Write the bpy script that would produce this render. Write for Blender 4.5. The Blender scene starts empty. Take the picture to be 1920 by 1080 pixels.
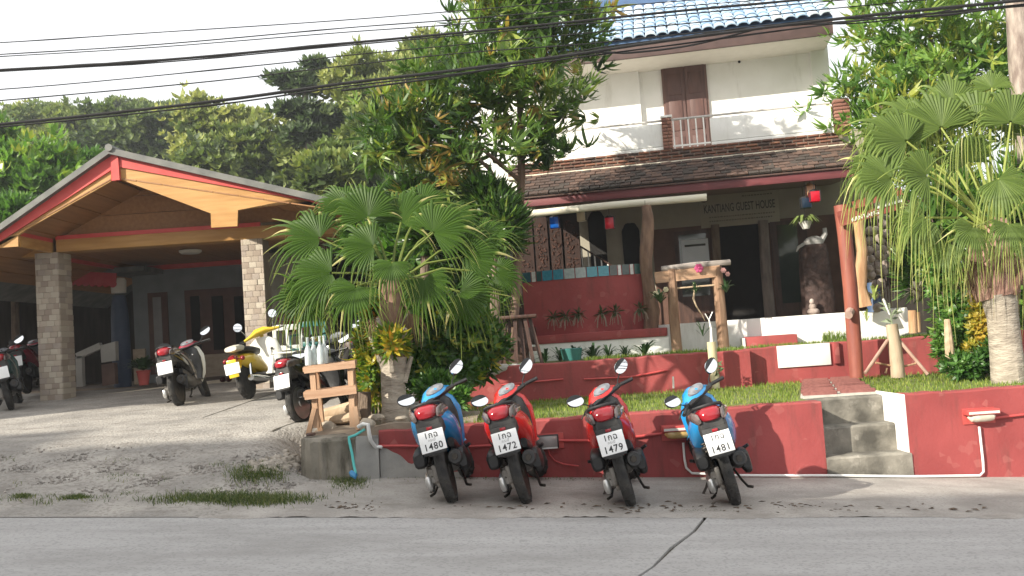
import bpy, bmesh, math, random
import numpy as np
from mathutils import Vector, Matrix, Euler
R = math.radians
scene = bpy.context.scene
COL = scene.collection
# ------------------------------------------------------------------ camera
CAM_Z, FPX, ROLL, PITCH = 1.5, 1700.0, 0.0675, R(3.2)
_f = Vector((0, math.cos(PITCH), math.sin(PITCH)))
_r0 = Vector((1, 0, 0)); _u0 = Vector((0, -math.sin(PITCH), math.cos(PITCH)))
_r = _r0 * math.cos(ROLL) - _u0 * math.sin(ROLL)
_u = _u0 * math.cos(ROLL) + _r0 * math.sin(ROLL)
cam = bpy.data.cameras.new('camera'); cam_o = bpy.data.objects.new('camera', cam); COL.objects.link(cam_o)
cam.sensor_width = 36; cam.lens = 36 * FPX / 1920; cam.clip_start = 0.05; cam.clip_end = 2000
m = Matrix.Identity(4)
for i in range(3):
    m[i][0] = _r[i]; m[i][1] = _u[i]; m[i][2] = -_f[i]; m[i][3] = (0, 0, CAM_Z)[i]
cam_o.matrix_world = m
scene.camera = cam_o
# ------------------------------------------------------------------ light
SUN_DIR = Vector((0.78, 0.55, -0.46)).normalized()
EL = math.asin(-SUN_DIR.z); AZ = math.atan2(-SUN_DIR.x, -SUN_DIR.y)
w = bpy.data.worlds.new('World'); scene.world = w; w.use_nodes = True
nt = w.node_tree; nt.nodes.clear()
sky = nt.nodes.new('ShaderNodeTexSky'); sky.sky_type = 'NISHITA'; sky.sun_disc = False
sky.sun_elevation = EL; sky.sun_rotation = AZ; sky.dust_density = 3.0; sky.air_density = 1.0
veil = nt.nodes.new('ShaderNodeMix'); veil.data_type = 'RGBA'
veil.inputs[0].default_value = 0.74
veil.inputs[7].default_value = (7.7, 7.6, 7.45, 1)          # thin bright overcast veil
nt.links.new(sky.outputs[0], veil.inputs[6])
bg = nt.nodes.new('ShaderNodeBackground'); bg.inputs[1].default_value = 0.105
nt.links.new(veil.outputs[2], bg.inputs[0])
wo = nt.nodes.new('ShaderNodeOutputWorld'); nt.links.new(bg.outputs[0], wo.inputs[0])
sl = bpy.data.lights.new('sun', 'SUN'); sl.energy = 5.0; sl.angle = R(0.6); sl.color = (1.0, 0.93, 0.80)
so = bpy.data.objects.new('sun', sl); COL.objects.link(so); so.location = (-20, -15, 30)
so.rotation_euler = SUN_DIR.to_track_quat('-Z', 'Y').to_euler()
vs = scene.view_settings; vs.view_transform = 'Standard'; vs.look = 'None'; vs.gamma = 1.0
vs.use_curve_mapping = False; vs.exposure = 0.98
# ------------------------------------------------------------------ measuring helpers (photo pixel -> place)
def ray(px, py):
    return _f + _r * ((px - 960) / FPX) + _u * ((540 - py) / FPX)
C0 = Vector((0, 0, CAM_Z))
def P(px, py, Y):
    d = ray(px, py); return C0 + d * (Y / d.y)
def Pz(px, py, z):
    d = ray(px, py); return C0 + d * ((z - CAM_Z) / d.z)
def clamp(x, a, b): return max(a, min(b, x))
def sstep(a, b, x):
    t = clamp((x - a) / (b - a), 0, 1); return t * t * (3 - 2 * t)
def zroad(X): return -0.0665 * (clamp(X, -16, 12) - 2.0)
def zground(X, Y):
    z = zroad(X)
    if Y > 6.9 and X < 0:
        plat = .71 + .045 * (min(Y, 17) - 10) - .012 * (X + 2.3)
        xe = -2.0 + 1.3 * sstep(9.6, 10.6, Y)
        s = 1 - sstep(xe - .7, xe, X)
        z += (plat - z) * s * sstep(6.95, 9.9, Y)
    return z
def G(px, py):
    d = ray(px, py); t = 3.0
    for _ in range(400):
        p = C0 + d * t
        if p.z <= zground(p.x, p.y): break
        t += .04
    return Vector((p.x, p.y, zground(p.x, p.y)))
TH = R(10)
HU = Vector((math.cos(TH), -math.sin(TH), 0)); HV = Vector((math.sin(TH), math.cos(TH), 0))
def H(px, py, v):
    d = ray(px, py); t = v / d.dot(HV); p = C0 + d * t
    return p.dot(HU), p.z
# ------------------------------------------------------------------ materials
MATS = {}
def mat(name, c1, c2=None, rough=.7, scale=6.0, stretch=(1, 1, 1), bump=0.0, bscale=40.0, metal=0.0, spots=None, alpha=None,
        transl=0.0, coat=0.0, detail=6.0, speck=None, bdist=.01, contrast=(.35, .65)):
    if name in MATS: return MATS[name]
    M = bpy.data.materials.new(name); M.use_nodes = True; nt = M.node_tree; N = nt.nodes; L = nt.links
    b = N['Principled BSDF']; b.inputs['Roughness'].default_value = rough; b.inputs['Metallic'].default_value = metal
    if coat: b.inputs['Coat Weight'].default_value = coat; b.inputs['Coat Roughness'].default_value = .12
    tc = N.new('ShaderNodeTexCoord'); mp = N.new('ShaderNodeMapping'); mp.inputs['Scale'].default_value = stretch
    L.new(tc.outputs['Object'], mp.inputs[0])
    if c2 is None: c2 = tuple(x * .8 for x in c1)
    n = N.new('ShaderNodeTexNoise'); n.inputs['Scale'].default_value = scale; n.inputs['Detail'].default_value = detail
    L.new(mp.outputs[0], n.inputs['Vector'])
    rp = N.new('ShaderNodeValToRGB'); rp.color_ramp.elements[0].position = contrast[0]; rp.color_ramp.elements[1].position = contrast[1]
    rp.color_ramp.elements[0].color = (*c1, 1); rp.color_ramp.elements[1].color = (*c2, 1)
    L.new(n.outputs[0], rp.inputs[0]); col = rp.outputs[0]
    if spots:                     # (colour, scale, threshold, amount, stretch)
        sc, ss, th, am, st = spots
        mp2 = N.new('ShaderNodeMapping'); mp2.inputs['Scale'].default_value = st; L.new(tc.outputs['Object'], mp2.inputs[0])
        n2 = N.new('ShaderNodeTexNoise'); n2.inputs['Scale'].default_value = ss; n2.inputs['Detail'].default_value = 8; n2.inputs['Roughness'].default_value = .65
        L.new(mp2.outputs[0], n2.inputs['Vector'])
        mr = N.new('ShaderNodeMapRange'); mr.inputs[1].default_value = th; mr.inputs[2].default_value = th + .16; mr.inputs[4].default_value = am
        L.new(n2.outputs[0], mr.inputs[0])
        mx = N.new('ShaderNodeMix'); mx.data_type = 'RGBA'; mx.inputs[7].default_value = (*sc, 1)
        L.new(mr.outputs[0], mx.inputs[0]); L.new(col, mx.inputs[6]); col = mx.outputs[2]
    if speck:                     # (colour, scale, threshold, amount) small voronoi stones
        sc, ss, th, am = speck
        vo = N.new('ShaderNodeTexVoronoi'); vo.inputs['Scale'].default_value = ss; L.new(tc.outputs['Object'], vo.inputs['Vector'])
        sep = N.new('ShaderNodeSeparateColor'); L.new(vo.outputs['Color'], sep.inputs[0])
        mr = N.new('ShaderNodeMapRange'); mr.inputs[1].default_value = th; mr.inputs[2].default_value = th + .1; mr.inputs[4].default_value = am
        L.new(sep.outputs[0], mr.inputs[0])
        mx = N.new('ShaderNodeMix'); mx.data_type = 'RGBA'; mx.inputs[7].default_value = (*sc, 1)
        L.new(mr.outputs[0], mx.inputs[0]); L.new(col, mx.inputs[6]); col = mx.outputs[2]
    L.new(col, b.inputs['Base Color'])
    if bump:
        n3 = N.new('ShaderNodeTexNoise'); n3.inputs['Scale'].default_value = bscale; n3.inputs['Detail'].default_value = 5
        L.new(mp.outputs[0], n3.inputs['Vector'])
        bp = N.new('ShaderNodeBump'); bp.inputs['Strength'].default_value = bump; bp.inputs['Distance'].default_value = bdist
        L.new(n3.outputs[0], bp.inputs['Height']); L.new(bp.outputs[0], b.inputs['Normal'])
    if transl:
        tr = N.new('ShaderNodeBsdfTranslucent'); L.new(col, tr.inputs[0])
        ms = N.new('ShaderNodeMixShader'); ms.inputs[0].default_value = transl
        L.new(b.outputs[0], ms.inputs[1]); L.new(tr.outputs[0], ms.inputs[2]); L.new(ms.outputs[0], N['Material Output'].inputs[0])
    MATS[name] = M; return M
def leafmat(name, stops, rough=.45, transl=.3, spec=.5):
    """leaf colour from the per-leaf 'tint' attribute"""
    if name in MATS: return MATS[name]
    M = bpy.data.materials.new(name); M.use_nodes = True; nt = M.node_tree; N = nt.nodes; L = nt.links
    b = N['Principled BSDF']; b.inputs['Roughness'].default_value = rough; b.inputs['Specular IOR Level'].default_value = spec
    at = N.new('ShaderNodeAttribute'); at.attribute_name = 'tint'
    rp = N.new('ShaderNodeValToRGB'); e = rp.color_ramp.elements
    e[0].position = stops[0][0]; e[0].color = (*stops[0][1], 1); e[1].position = stops[-1][0]; e[1].color = (*stops[-1][1], 1)
    for p, c in stops[1:-1]:
        x = e.new(p); x.color = (*c, 1)
    L.new(at.outputs['Fac'], rp.inputs[0]); L.new(rp.outputs[0], b.inputs['Base Color'])
    hs = N.new('ShaderNodeHueSaturation'); hs.inputs['Saturation'].default_value = 1.1; hs.inputs['Value'].default_value = 1.5
    L.new(rp.outputs[0], hs.inputs['Color'])
    tr = N.new('ShaderNodeBsdfTranslucent'); L.new(hs.outputs[0], tr.inputs[0])
    ms = N.new('ShaderNodeMixShader'); ms.inputs[0].default_value = transl
    L.new(b.outputs[0], ms.inputs[1]); L.new(tr.outputs[0], ms.inputs[2]); L.new(ms.outputs[0], N['Material Output'].inputs[0])
    MATS[name] = M; return M
def glassmat(name, col=(.9, .95, .95), rough=.02):
    if name in MATS: return MATS[name]
    M = bpy.data.materials.new(name); M.use_nodes = True; b = M.node_tree.nodes['Principled BSDF']
    b.inputs['Base Color'].default_value = (*col, 1); b.inputs['Transmission Weight'].default_value = 1; b.inputs['Roughness'].default_value = rough
    b.inputs['IOR'].default_value = 1.35
    MATS[name] = M; return M
# ------------------------------------------------------------------ mesh builder
class MB:
    def __init__(s): s.v = []; s.f = []; s.mi = []
    def add(s, vs, fs, mi=0):
        o = len(s.v); s.v += [tuple(x) for x in vs]; s.f += [tuple(i + o for i in f) for f in fs]; s.mi += [mi] * len(fs); return s
    def box(s, x0, x1, y0, y1, z0, z1, mi=0, bev=0.0):
        if bev:
            bm = bmesh.new(); bmesh.ops.create_cube(bm, size=1)
            for v in bm.verts: v.co = Vector(((x0 + x1) / 2 + v.co.x * (x1 - x0), (y0 + y1) / 2 + v.co.y * (y1 - y0), (z0 + z1) / 2 + v.co.z * (z1 - z0)))
            bmesh.ops.bevel(bm, geom=bm.edges[:], offset=bev, segments=2, affect='EDGES', profile=.5)
            bm.verts.index_update()
            s.add([v.co for v in bm.verts], [[v.index for v in f.verts] for f in bm.faces], mi); bm.free(); return s
        return s.add([(x0, y0, z0), (x1, y0, z0), (x1, y1, z0), (x0, y1, z0), (x0, y0, z1), (x1, y0, z1), (x1, y1, z1), (x0, y1, z1)],
                     [(0, 3, 2, 1), (4, 5, 6, 7), (0, 1, 5, 4), (1, 2, 6, 5), (2, 3, 7, 6), (3, 0, 4, 7)], mi)
    def obox(s, p0, p1, w, h, up=(0, 0, 1), mi=0):
        """box beam from p0 to p1, width w sideways, height h along up"""
        p0 = Vector(p0); p1 = Vector(p1); d = (p1 - p0).normalized(); sd = d.cross(Vector(up))
        if sd.length < 1e-4: sd = d.cross(Vector((1, 0, 0)))
        sd.normalize(); u = sd.cross(d).normalized()
        vs = []
        for p in (p0, p1):
            for a, b in ((-1, -1), (1, -1), (1, 1), (-1, 1)): vs.append(p + sd * (a * w / 2) + u * (b * h / 2))
        return s.add(vs, [(3, 2, 1, 0), (4, 5, 6, 7), (0, 1, 5, 4), (1, 2, 6, 5), (2, 3, 7, 6), (3, 0, 4, 7)], mi)
    def tube(s, pts, r, n=8, mi=0, cap=True, wob=0, rnd=None):
        pts = [Vector(p) for p in pts]; rs = r if isinstance(r, (list, tuple)) else [r] * len(pts)
        vs = []; fs = []; k = len(pts); prev = None
        for i, p in enumerate(pts):
            t = (pts[min(i + 1, k - 1)] - pts[max(i - 1, 0)]).normalized()
            if prev is None:
                a = t.cross(Vector((0, 0, 1)))
                if a.length < .05: a = t.cross(Vector((1, 0, 0)))
            else: a = prev - t * prev.dot(t)
            a.normalize(); prev = a; b = t.cross(a)
            for j in range(n):
                an = 2 * math.pi * j / n; q = rs[i] * (1 + (rnd.uniform(-wob, wob) if rnd else 0))
                vs.append(p + (a * math.cos(an) + b * math.sin(an)) * q)
        for i in range(k - 1):
            for j in range(n):
                fs.append((i * n + j, i * n + (j + 1) % n, (i + 1) * n + (j + 1) % n, (i + 1) * n + j))
        if cap: fs.append(tuple(range(n - 1, -1, -1))); fs.append(tuple(range((k - 1) * n, k * n)))
        return s.add(vs, fs, mi)
    def loft(s, rings, mi=0, cap=True, closed=True):
        n = len(rings[0]); vs = [p for r in rings for p in r]; fs = []
        for i in range(len(rings) - 1):
            for j in range(n if closed else n - 1):
                fs.append((i * n + j, i * n + (j + 1) % n, (i + 1) * n + (j + 1) % n, (i + 1) * n + j))
        if cap and closed: fs.append(tuple(range(n - 1, -1, -1))); fs.append(tuple(range((len(rings) - 1) * n, len(rings) * n)))
        return s.add(vs, fs, mi)
    def lathe(s, prof, c=(0, 0, 0), axis='z', n=24, mi=0):
        """prof: list of (along axis, radius)"""
        c = Vector(c); rings = []
        for a, r in prof:
            ring = []
            for j in range(n):
                t = 2 * math.pi * j / n; x, y = r * math.cos(t), r * math.sin(t)
                ring.append(c + (Vector((x, y, a)) if axis == 'z' else Vector((a, x, y)) if axis == 'x' else Vector((y, a, x))))
            rings.append(ring)
        return s.loft(rings, mi, cap=True)
    def ball(s, c, rx, ry=None, rz=None, n=10, k=7, mi=0, rnd=None, wob=0):
        ry = ry or rx; rz = rz or rx; c = Vector(c); vs = [c + Vector((0, 0, -rz))]
        for i in range(1, k):
            ph = -math.pi / 2 + math.pi * i / k
            for j in range(n):
                t = 2 * math.pi * j / n; q = 1 + (rnd.uniform(-wob, wob) if rnd else 0)
                vs.append(c + Vector((rx * math.cos(ph) * math.cos(t), ry * math.cos(ph) * math.sin(t), rz * math.sin(ph))) * q)
        vs.append(c + Vector((0, 0, rz))); fs = []
        for j in range(n): fs.append((0, 1 + (j + 1) % n, 1 + j))
        for i in range(k - 2):
            for j in range(n): fs.append((1 + i * n + j, 1 + i * n + (j + 1) % n, 1 + (i + 1) * n + (j + 1) % n, 1 + (i + 1) * n + j))
        o = 1 + (k - 2) * n; l = len(vs) - 1
        for j in range(n): fs.append((o + j, o + (j + 1) % n, l))
        return s.add(vs, fs, mi)
    def xf(s, M):
        s.v = [tuple(M @ Vector(v)) for v in s.v]; return s
    def shift(s, p):
        p = Vector(p); s.v = [(v[0] - p.x, v[1] - p.y, v[2] - p.z) for v in s.v]; return s
    def mesh(s, name, mats, smooth=True, ang=35):
        me = bpy.data.meshes.new(name); me.from_pydata(s.v, [], s.f); me.validate()
        for q in (mats if isinstance(mats, (list, tuple)) else [mats]): me.materials.append(q)
        if len(me.polygons) == len(s.mi): me.polygons.foreach_set('material_index', s.mi)
        bm = bmesh.new(); bm.from_mesh(me); bmesh.ops.recalc_face_normals(bm, faces=bm.faces[:]); bm.to_mesh(me); bm.free()
        if smooth: me.shade_smooth(); me.set_sharp_from_angle(angle=R(ang))
        return me
    def build(s, name, mats, parent=None, smooth=True, ang=35, loc=None):
        return link(name, s.mesh(name, mats, smooth, ang), parent, loc)
def link(name, me, parent=None, loc=None, rot=None):
    o = bpy.data.objects.new(name, me); COL.objects.link(o)
    if parent: o.parent = parent
    if loc is not None: o.location = loc
    if rot is not None: o.rotation_euler = rot
    return o
def tag(o, label=None, cat=None, group=None, kind=None):
    if label: o['label'] = label
    if cat: o['category'] = cat
    if group: o['group'] = group
    if kind: o['kind'] = kind
    return o
def thing(name, label, cat, loc=(0, 0, 0), rot=(0, 0, 0), group=None):
    o = bpy.data.objects.new(name, None); COL.objects.link(o); o.location = loc; o.rotation_euler = rot
    o.empty_display_size = .1
    return tag(o, label, cat, group)
def single(name, mb, mats, label, cat, base, group=None, smooth=True, kind=None, ang=35):
    """a thing that is one mesh, origin at its base"""
    mb.shift(base); o = mb.build(name, mats, None, smooth, ang); o.location = base
    return tag(o, label, cat, group, kind)
def copy_tree(o, parent=None):
    c = o.copy(); COL.objects.link(c)
    if parent: c.parent = parent
    for ch in list(o.children): copy_tree(ch, c)
    return c
def fast_mesh(name, V, F, tint=None, mats=(), smooth=False):
    """V (n,3) array, F (m,k) array"""
    me = bpy.data.meshes.new(name); n = len(V); m_, k = F.shape
    me.vertices.add(n); me.vertices.foreach_set('co', np.ascontiguousarray(V, dtype=np.float32).ravel())
    me.loops.add(m_ * k); me.loops.foreach_set('vertex_index', np.ascontiguousarray(F, dtype=np.int32).ravel())
    me.polygons.add(m_); me.polygons.foreach_set('loop_start', np.arange(0, m_ * k, k, dtype=np.int32))
    me.polygons.foreach_set('use_smooth', np.full(m_, smooth))
    if tint is not None:
        a = me.attributes.new('tint', 'FLOAT', 'POINT'); a.data.foreach_set('value', np.ascontiguousarray(tint, dtype=np.float32))
    for q in mats: me.materials.append(q)
    me.update(calc_edges=True); return me
def textmesh(body, size, mats, extrude=.002, bold=False, space=1.0, align='CENTER'):
    cu = bpy.data.curves.new('lettering', 'FONT'); cu.body = body; cu.size = size; cu.extrude = extrude; cu.align_x = align; cu.align_y = 'CENTER'
    cu.space_character = space; cu.resolution_u = 3
    if bold: cu.offset = size * .012
    o = bpy.data.objects.new('lettering', cu); COL.objects.link(o)
    dg = bpy.context.evaluated_depsgraph_get(); me = bpy.data.meshes.new_from_object(o.evaluated_get(dg))
    bpy.data.objects.remove(o); bpy.data.curves.remove(cu); me.materials.clear(); me.materials.append(mats); return me
rnd = random.Random(7); rng = np.random.default_rng(11)
# ------------------------------------------------------------------ palette
concrete = mat('road_concrete', (.305, .295, .288), (.40, .39, .382), .88, 3.2, (.28, 1.6, 1), .7, 22, spots=((.235, .225, .215), 1.1, .52, .7, (.45, 1, 1)), speck=((.22, .22, .21), 60, .72, .5), contrast=(.25, .75))
apron_m = mat('apron_concrete', (.27, .25, .228), (.39, .365, .335), .9, 2.2, bump=.5, bscale=45, spots=((.2, .18, .155), 1.6, .55, .75, (1, 1.8, 1)), speck=((.22, .2, .18), 70, .75, .5))
drive_m = mat('washed_gravel_concrete', (.25, .235, .215), (.38, .355, .32), .9, 1.6, bump=.9, bscale=34, bdist=.02, spots=((.19, .17, .15), 2.6, .52, .8, (1, 2, 1)), speck=((.17, .15, .13), 45, .70, .5))
soil_m = mat('bare_soil', (.2, .15, .11), (.3, .25, .19), .95, 5, bump=.8, bscale=30)
lawn_m = mat('lawn_soil', (.10, .13, .035), (.17, .19, .06), .95, 6, bump=.8, bscale=50)
red_m = mat('red_wall_paint', (.25, .045, .044), (.32, .062, .060), .8, 2.0, bump=.5, bscale=28, bdist=.006, spots=((.17, .045, .04), 2.4, .52, .75, (2.6, 2.6, .45)), speck=((.42, .16, .14), 14, .93, .5))
white_m = mat('white_wall_paint', (.74, .735, .70), (.80, .795, .77), .75, 2.5, bump=.2, bscale=70, bdist=.003, spots=((.50, .48, .43), 1.6, .57, .6, (2.2, 2.2, .4)))
cream_m = mat('cream_plaster', (.62, .59, .52), (.68, .65, .58), .8, 2.5, bump=.2, bscale=70, bdist=.003)
step_m = mat('stained_concrete', (.065, .06, .05), (.25, .232, .195), .9, 3.6, bump=.5, bscale=40, spots=((.36, .335, .29), 5, .57, .8, (1, 1, 1)))
oldcon_m = mat('mossy_old_concrete', (.17, .155, .125), (.29, .265, .22), .95, 4, bump=.7, bscale=30, spots=((.06, .055, .04), 2.2, .46, .9, (2.2, 2.2, .5)))
greyrender_m = mat('grey_cement_render', (.26, .255, .24), (.36, .35, .33), .9, 4, bump=.6, bscale=25)
wood_m = mat('raw_timber', (.36, .21, .12), (.46, .30, .19), .75, 5, (1, 1, .25), .4, 60, spots=((.22, .12, .065), 6, .56, .7, (3, 3, .5)))
woodx_m = mat('sawn_plank', (.36, .21, .125), (.48, .31, .2), .75, 6, (.3, 3, 3), .4, 60, spots=((.22, .12, .07), 6, .56, .6, (.4, 4, 4)))
darkwood_m = mat('dark_wood', (.045, .022, .016), (.085, .042, .03), .5, 8, (3, 3, .5), .3, 60)
trunk_m = mat('bark', (.115, .082, .058), (.2, .15, .11), .9, 7, (2, 2, .5), .8, 25, bdist=.02)
palmtrunk_m = mat('palm_trunk', (.24, .205, .165), (.40, .355, .29), .9, 5, (1, 1, 3.5), .9, 18, bdist=.02, spots=((.13, .10, .08), 5, .56, .7, (1, 1, 3)))
fibre_m = mat('palm_fibre', (.13, .07, .045), (.26, .16, .11), .9, 9, (3, 3, .6), .8, 40)
post_m = mat('red_stained_log', (.19, .05, .035), (.28, .085, .055), .6, 5, (2, 2, .35), .3, 40)
paleLog_m = mat('pale_log', (.42, .30, .19), (.54, .42, .29), .75, 5, (2, 2, .4), .4, 40)
ply_m = mat('varnished_plank', (.38, .19, .05), (.48, .265, .085), .5, 4, (.4, 1, 4), .2, 50, spots=((.34, .18, .06), 5, .58, .6, (.4, 2, 6)))
ceil_m = mat('varnished_ceiling', (.27, .125, .042), (.34, .165, .06), .5, 4, (4, .3, 4), .2, 50)
redtrim_m = mat('red_trim_paint', (.50, .055, .05), (.56, .075, .065), .45, 5)
roofdark_m = mat('grey_roof_sheet', (.10, .105, .10), (.17, .17, .155), .7, 4, bump=.3)
black_m = mat('black_plastic', (.012, .012, .013), (.022, .022, .023), .42, 12)
blackgloss_m = mat('black_gloss_paint', (.008, .008, .009), (.014, .014, .014), .15, 5, coat=.5)
greyplas_m = mat('dusty_grey_plastic', (.026, .026, .028), (.055, .053, .05), .6, 9)
rubber_m = mat('tyre_rubber', (.016, .016, .016), (.04, .037, .034), .85, 14, bump=.5, bscale=120, spots=((.13, .115, .095), 8, .56, .6, (1, 1, 1)))
seat_m = mat('seat_vinyl', (.012, .012, .012), (.02, .02, .02), .5, 30, bump=.3, bscale=200, bdist=.002)
metal_m = mat('dull_cast_metal', (.20, .19, .175), (.34, .32, .30), .5, 8, metal=.7, bump=.3, bscale=60, spots=((.12, .09, .065), 9, .52, .8, (1, 1, 1)))
silver_m = mat('silver_cast_metal', (.58, .58, .57), (.70, .70, .69), .34, 8, metal=.85)
chrome_m = mat('chrome', (.75, .76, .77), (.8, .8, .8), .12, 4, metal=1.0)
mirror_m = mat('mirror_glass', (.88, .9, .92), (.9, .92, .93), .02, 2, metal=1.0)
steel_m = mat('dark_steel', (.05, .045, .04), (.10, .085, .07), .55, 9, metal=.6)
redlens_m = mat('red_lens', (.20, .006, .012), (.30, .012, .02), .12, 6, coat=.6)
clearlens_m = mat('clear_lens', (.06, .045, .045), (.16, .13, .125), .12, 9, coat=.5)
plate_m = mat('plate_white', (.78, .79, .80), (.82, .83, .83), .4, 9)
ink_m = mat('plate_black', (.012, .012, .014), (.02, .02, .02), .6, 9)
inkgrey_m = mat('plate_grey', (.35, .35, .36), (.4, .4, .4), .6, 9)
bluep_m = mat('blue_paint', (.012, .22, .52), (.018, .25, .56), .26, 5, coat=.6, spots=((.20, .22, .24), 7, .60, .4, (1, 1, .6)))
redp_m = mat('red_paint', (.56, .018, .018), (.62, .026, .022), .26, 5, coat=.6, spots=((.30, .12, .10), 7, .60, .45, (1, 1, .6)))
yellowp_m = mat('yellow_paint', (.66, .44, .02), (.72, .5, .03), .3, 5, coat=.5)
whitep_m = mat('white_paint', (.72, .72, .68), (.78, .78, .74), .3, 5, coat=.5)
darkred_m = mat('dark_red_paint', (.20, .012, .03), (.26, .02, .04), .25, 5, coat=.6)
teal_m = mat('dark_teal_paint', (.02, .06, .06), (.03, .08, .075), .25, 5, coat=.6)
dash_m = mat('instrument_glass', (.10, .105, .12), (.3, .31, .33), .1, 9, coat=.5)
# ================================================================== SETTING: terrain, road, apron, driveway
def hill(X, Y):
    h = 0.0
    if Y > 24:
        k = sstep(14, -2, X) if X > -2 else 1.0
        k = .25 + .75 * k
        h = (sstep(22, 40, Y) * 4.5 + max(0, Y - 34) * .25 - max(0, Y - 62) * .22) * k
    return h
def sheet(name, xs, ys, zf, m_, keep=None, **kw):
    V = [(x, y, zf(x, y)) for y in ys for x in xs]; n = len(xs); F = []
    for j in range(len(ys) - 1):
        for i in range(n - 1):
            if keep is None or keep((xs[i] + xs[i + 1]) / 2, (ys[j] + ys[j + 1]) / 2): F.append((j * n + i, j * n + i + 1, (j + 1) * n + i + 1, (j + 1) * n + i))
    me = bpy.data.meshes.new(name); me.from_pydata(V, [], F); me.materials.append(m_); me.shade_smooth()
    bm = bmesh.new(); bm.from_mesh(me); bmesh.ops.delete(bm, geom=[v for v in bm.verts if not v.link_faces], context='VERTS'); bm.to_mesh(me); bm.free()
    o = link(name, me); return o
def lin(a, b, n): return [a + (b - a) * i / (n - 1) for i in range(n)]
xs = lin(-160, -20, 20)[:-1] + lin(-20, 14, 69)[:-1] + lin(14, 160, 20)
ys = lin(-80, -4, 16)[:-1] + lin(-4, 18, 45)[:-1] + lin(18, 90, 37)[:-1] + lin(90, 240, 12)
def terr(x, y):
    z = zground(x, y) + hill(x, y) - .03
    if x > -2.6 and y > 9.0 and y < 22: z -= .12
    return z
tag(sheet('terrain', xs, ys, terr, soil_m), kind='structure')
# road: two cast slabs with an open skewed joint
seam_m = mat('joint_dirt', (.05, .045, .035), (.09, .08, .06), .95, 9)
road = sheet('road', lin(-60, 40, 101), lin(-5.0, 7.0, 13), lambda x, y: zroad(x) - .012, seam_m); tag(road, kind='structure')
def jx(y): return 1.36 + (y - 7.0) * .43
def slab(side):
    mb = MB(); yy = lin(-5.0, 6.985, 25); n = 60
    rows = []
    for y in yy:
        a = jx(y) + .02 * math.sin(y * 2.3) + .012 * math.sin(y * 7.1) + (.013 + rnd.uniform(-.008, .012)) * side; xx = [a + (i / n) ** 1.6 * (44 if side > 0 else 60) * side for i in range(n + 1)]
        rows.append([(x, y + (rnd.uniform(-.012, .0) if y > 6.9 else 0), zroad(x) + .006) for x in xx])
    mb.loft(rows, closed=False); bot = [[(p[0], p[1], p[2] - .03) for p in (r[0], )] for r in rows]
    mb.loft([[r[0] for r in rows], [(r[0][0], r[0][1], r[0][2] - .03) for r in rows]], closed=False)
    mb.loft([rows[-1], [(p[0], p[1], p[2] - .03) for p in rows[-1]]], closed=False)
    mb.build('concrete_slab', concrete, road, smooth=False)
slab(-1); slab(1)
apx = lin(-2.9, 13, 107); apy = [6.95] + lin(7.04, 9.0, 14)
def apz(x, y): return zroad(x) + .011 + .005 * math.sin(x * 2.1) * math.sin(y * 3.3) * (1 if 7.1 < y < 8.9 else 0)
random.seed(3)
ap = sheet('roadside_apron', lin(-2.9, 13, 320), apy, apz, apron_m, keep=lambda x, y: x > -2.5 + .08 * math.sin(y * 9)); 
for v_ in ap.data.vertices:
    if v_.co.y < 6.96: v_.co.y += rnd.uniform(-.02, .05) + .03 * math.sin(v_.co.x * 3.1); v_.co.z = zroad(v_.co.x) + .0075
tag(ap, kind='structure')
def xedge(y): return -1.9 + 1.3 * sstep(9.6, 10.6, y) + .10 * math.sin(y * 5.1) + .5 * sstep(8.9, 8.5, y)
dr = sheet('driveway', lin(-22, -.3, 150), lin(6.99, 16.6, 66), lambda x, y: zground(x, y) + .008 - .012 * sstep(-2.4, -2.1, x) * sstep(9, 8.6, y) + (.018 * math.sin(x * 7.3 + y * 2) * math.sin(y * 9.1 + x) * sstep(10.2, 9.2, y) * (1 if y > 7.1 else 0)), drive_m, keep=lambda x, y: x < xedge(y))
tag(dr, kind='structure')
# saw-cut joints in the drive
for (pa, pb) in (((380, 785), (560, 722)), ((510, 812), (640, 765))):
    a_, b_ = G(*pa), G(*pb); mb = MB(); prv = []
    for q in range(25):
        p_ = a_.lerp(b_, q / 24); p_.z = zground(p_.x, p_.y) + .0105 + .018 * 0; w_ = rnd.uniform(.008, .018); sd = Vector((-(b_ - a_).y, (b_ - a_).x, 0)).normalized(); prv.append([p_ - sd * w_, p_ + sd * w_])
    mb.loft(prv, closed=False); mb.build('joint', seam_m, dr)
# terraces
def terrace(name, x0, x1, y0, y1, z0, ztop, m_, amp=.012, nx=60, ny=24):
    xs, ys = lin(x0, x1, nx), lin(y0, y1, ny); rows = []
    for y in ys: rows.append([(x, y, ztop(x, y) + amp * math.sin(x * 5.3 + y * 3) * math.sin(y * 6.1 - x * 2)) for x in xs])
    mb = MB().loft(rows, closed=False)
    edge = [rows[0], rows[-1], [r[0] for r in rows], [r[-1] for r in rows]]
    for e in edge: mb.loft([e, [(p[0], p[1], z0) for p in e]], closed=False)
    o = mb.build(name, m_, None); return tag(o, kind='structure')
LZ = .675
terrace('lawn', -.45, 2.935, 9.15, 11.83, -.4, lambda x, y: LZ, lawn_m)
terrace('lawn', 3.78, 16, 9.15, 12.01, -.4, lambda x, y: LZ, lawn_m)
terrace('lawn', 2.935, 3.78, 9.62, 12.01, -.4, lambda x, y: LZ - .005, lawn_m, 0, 12, 10)
terrace('planting_bed', -2.1, -.45, 9.0, 11.3, -.2, lambda x, y: LZ + .02 + .04 * math.sin(x * 4) * math.sin(y * 3), soil_m, .025)
TZ = 1.14
terrace('upper_lawn', -1.35, 16, 12.05, 22, 0.2, lambda x, y: TZ - .02, lawn_m, .01, 80, 30)
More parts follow.
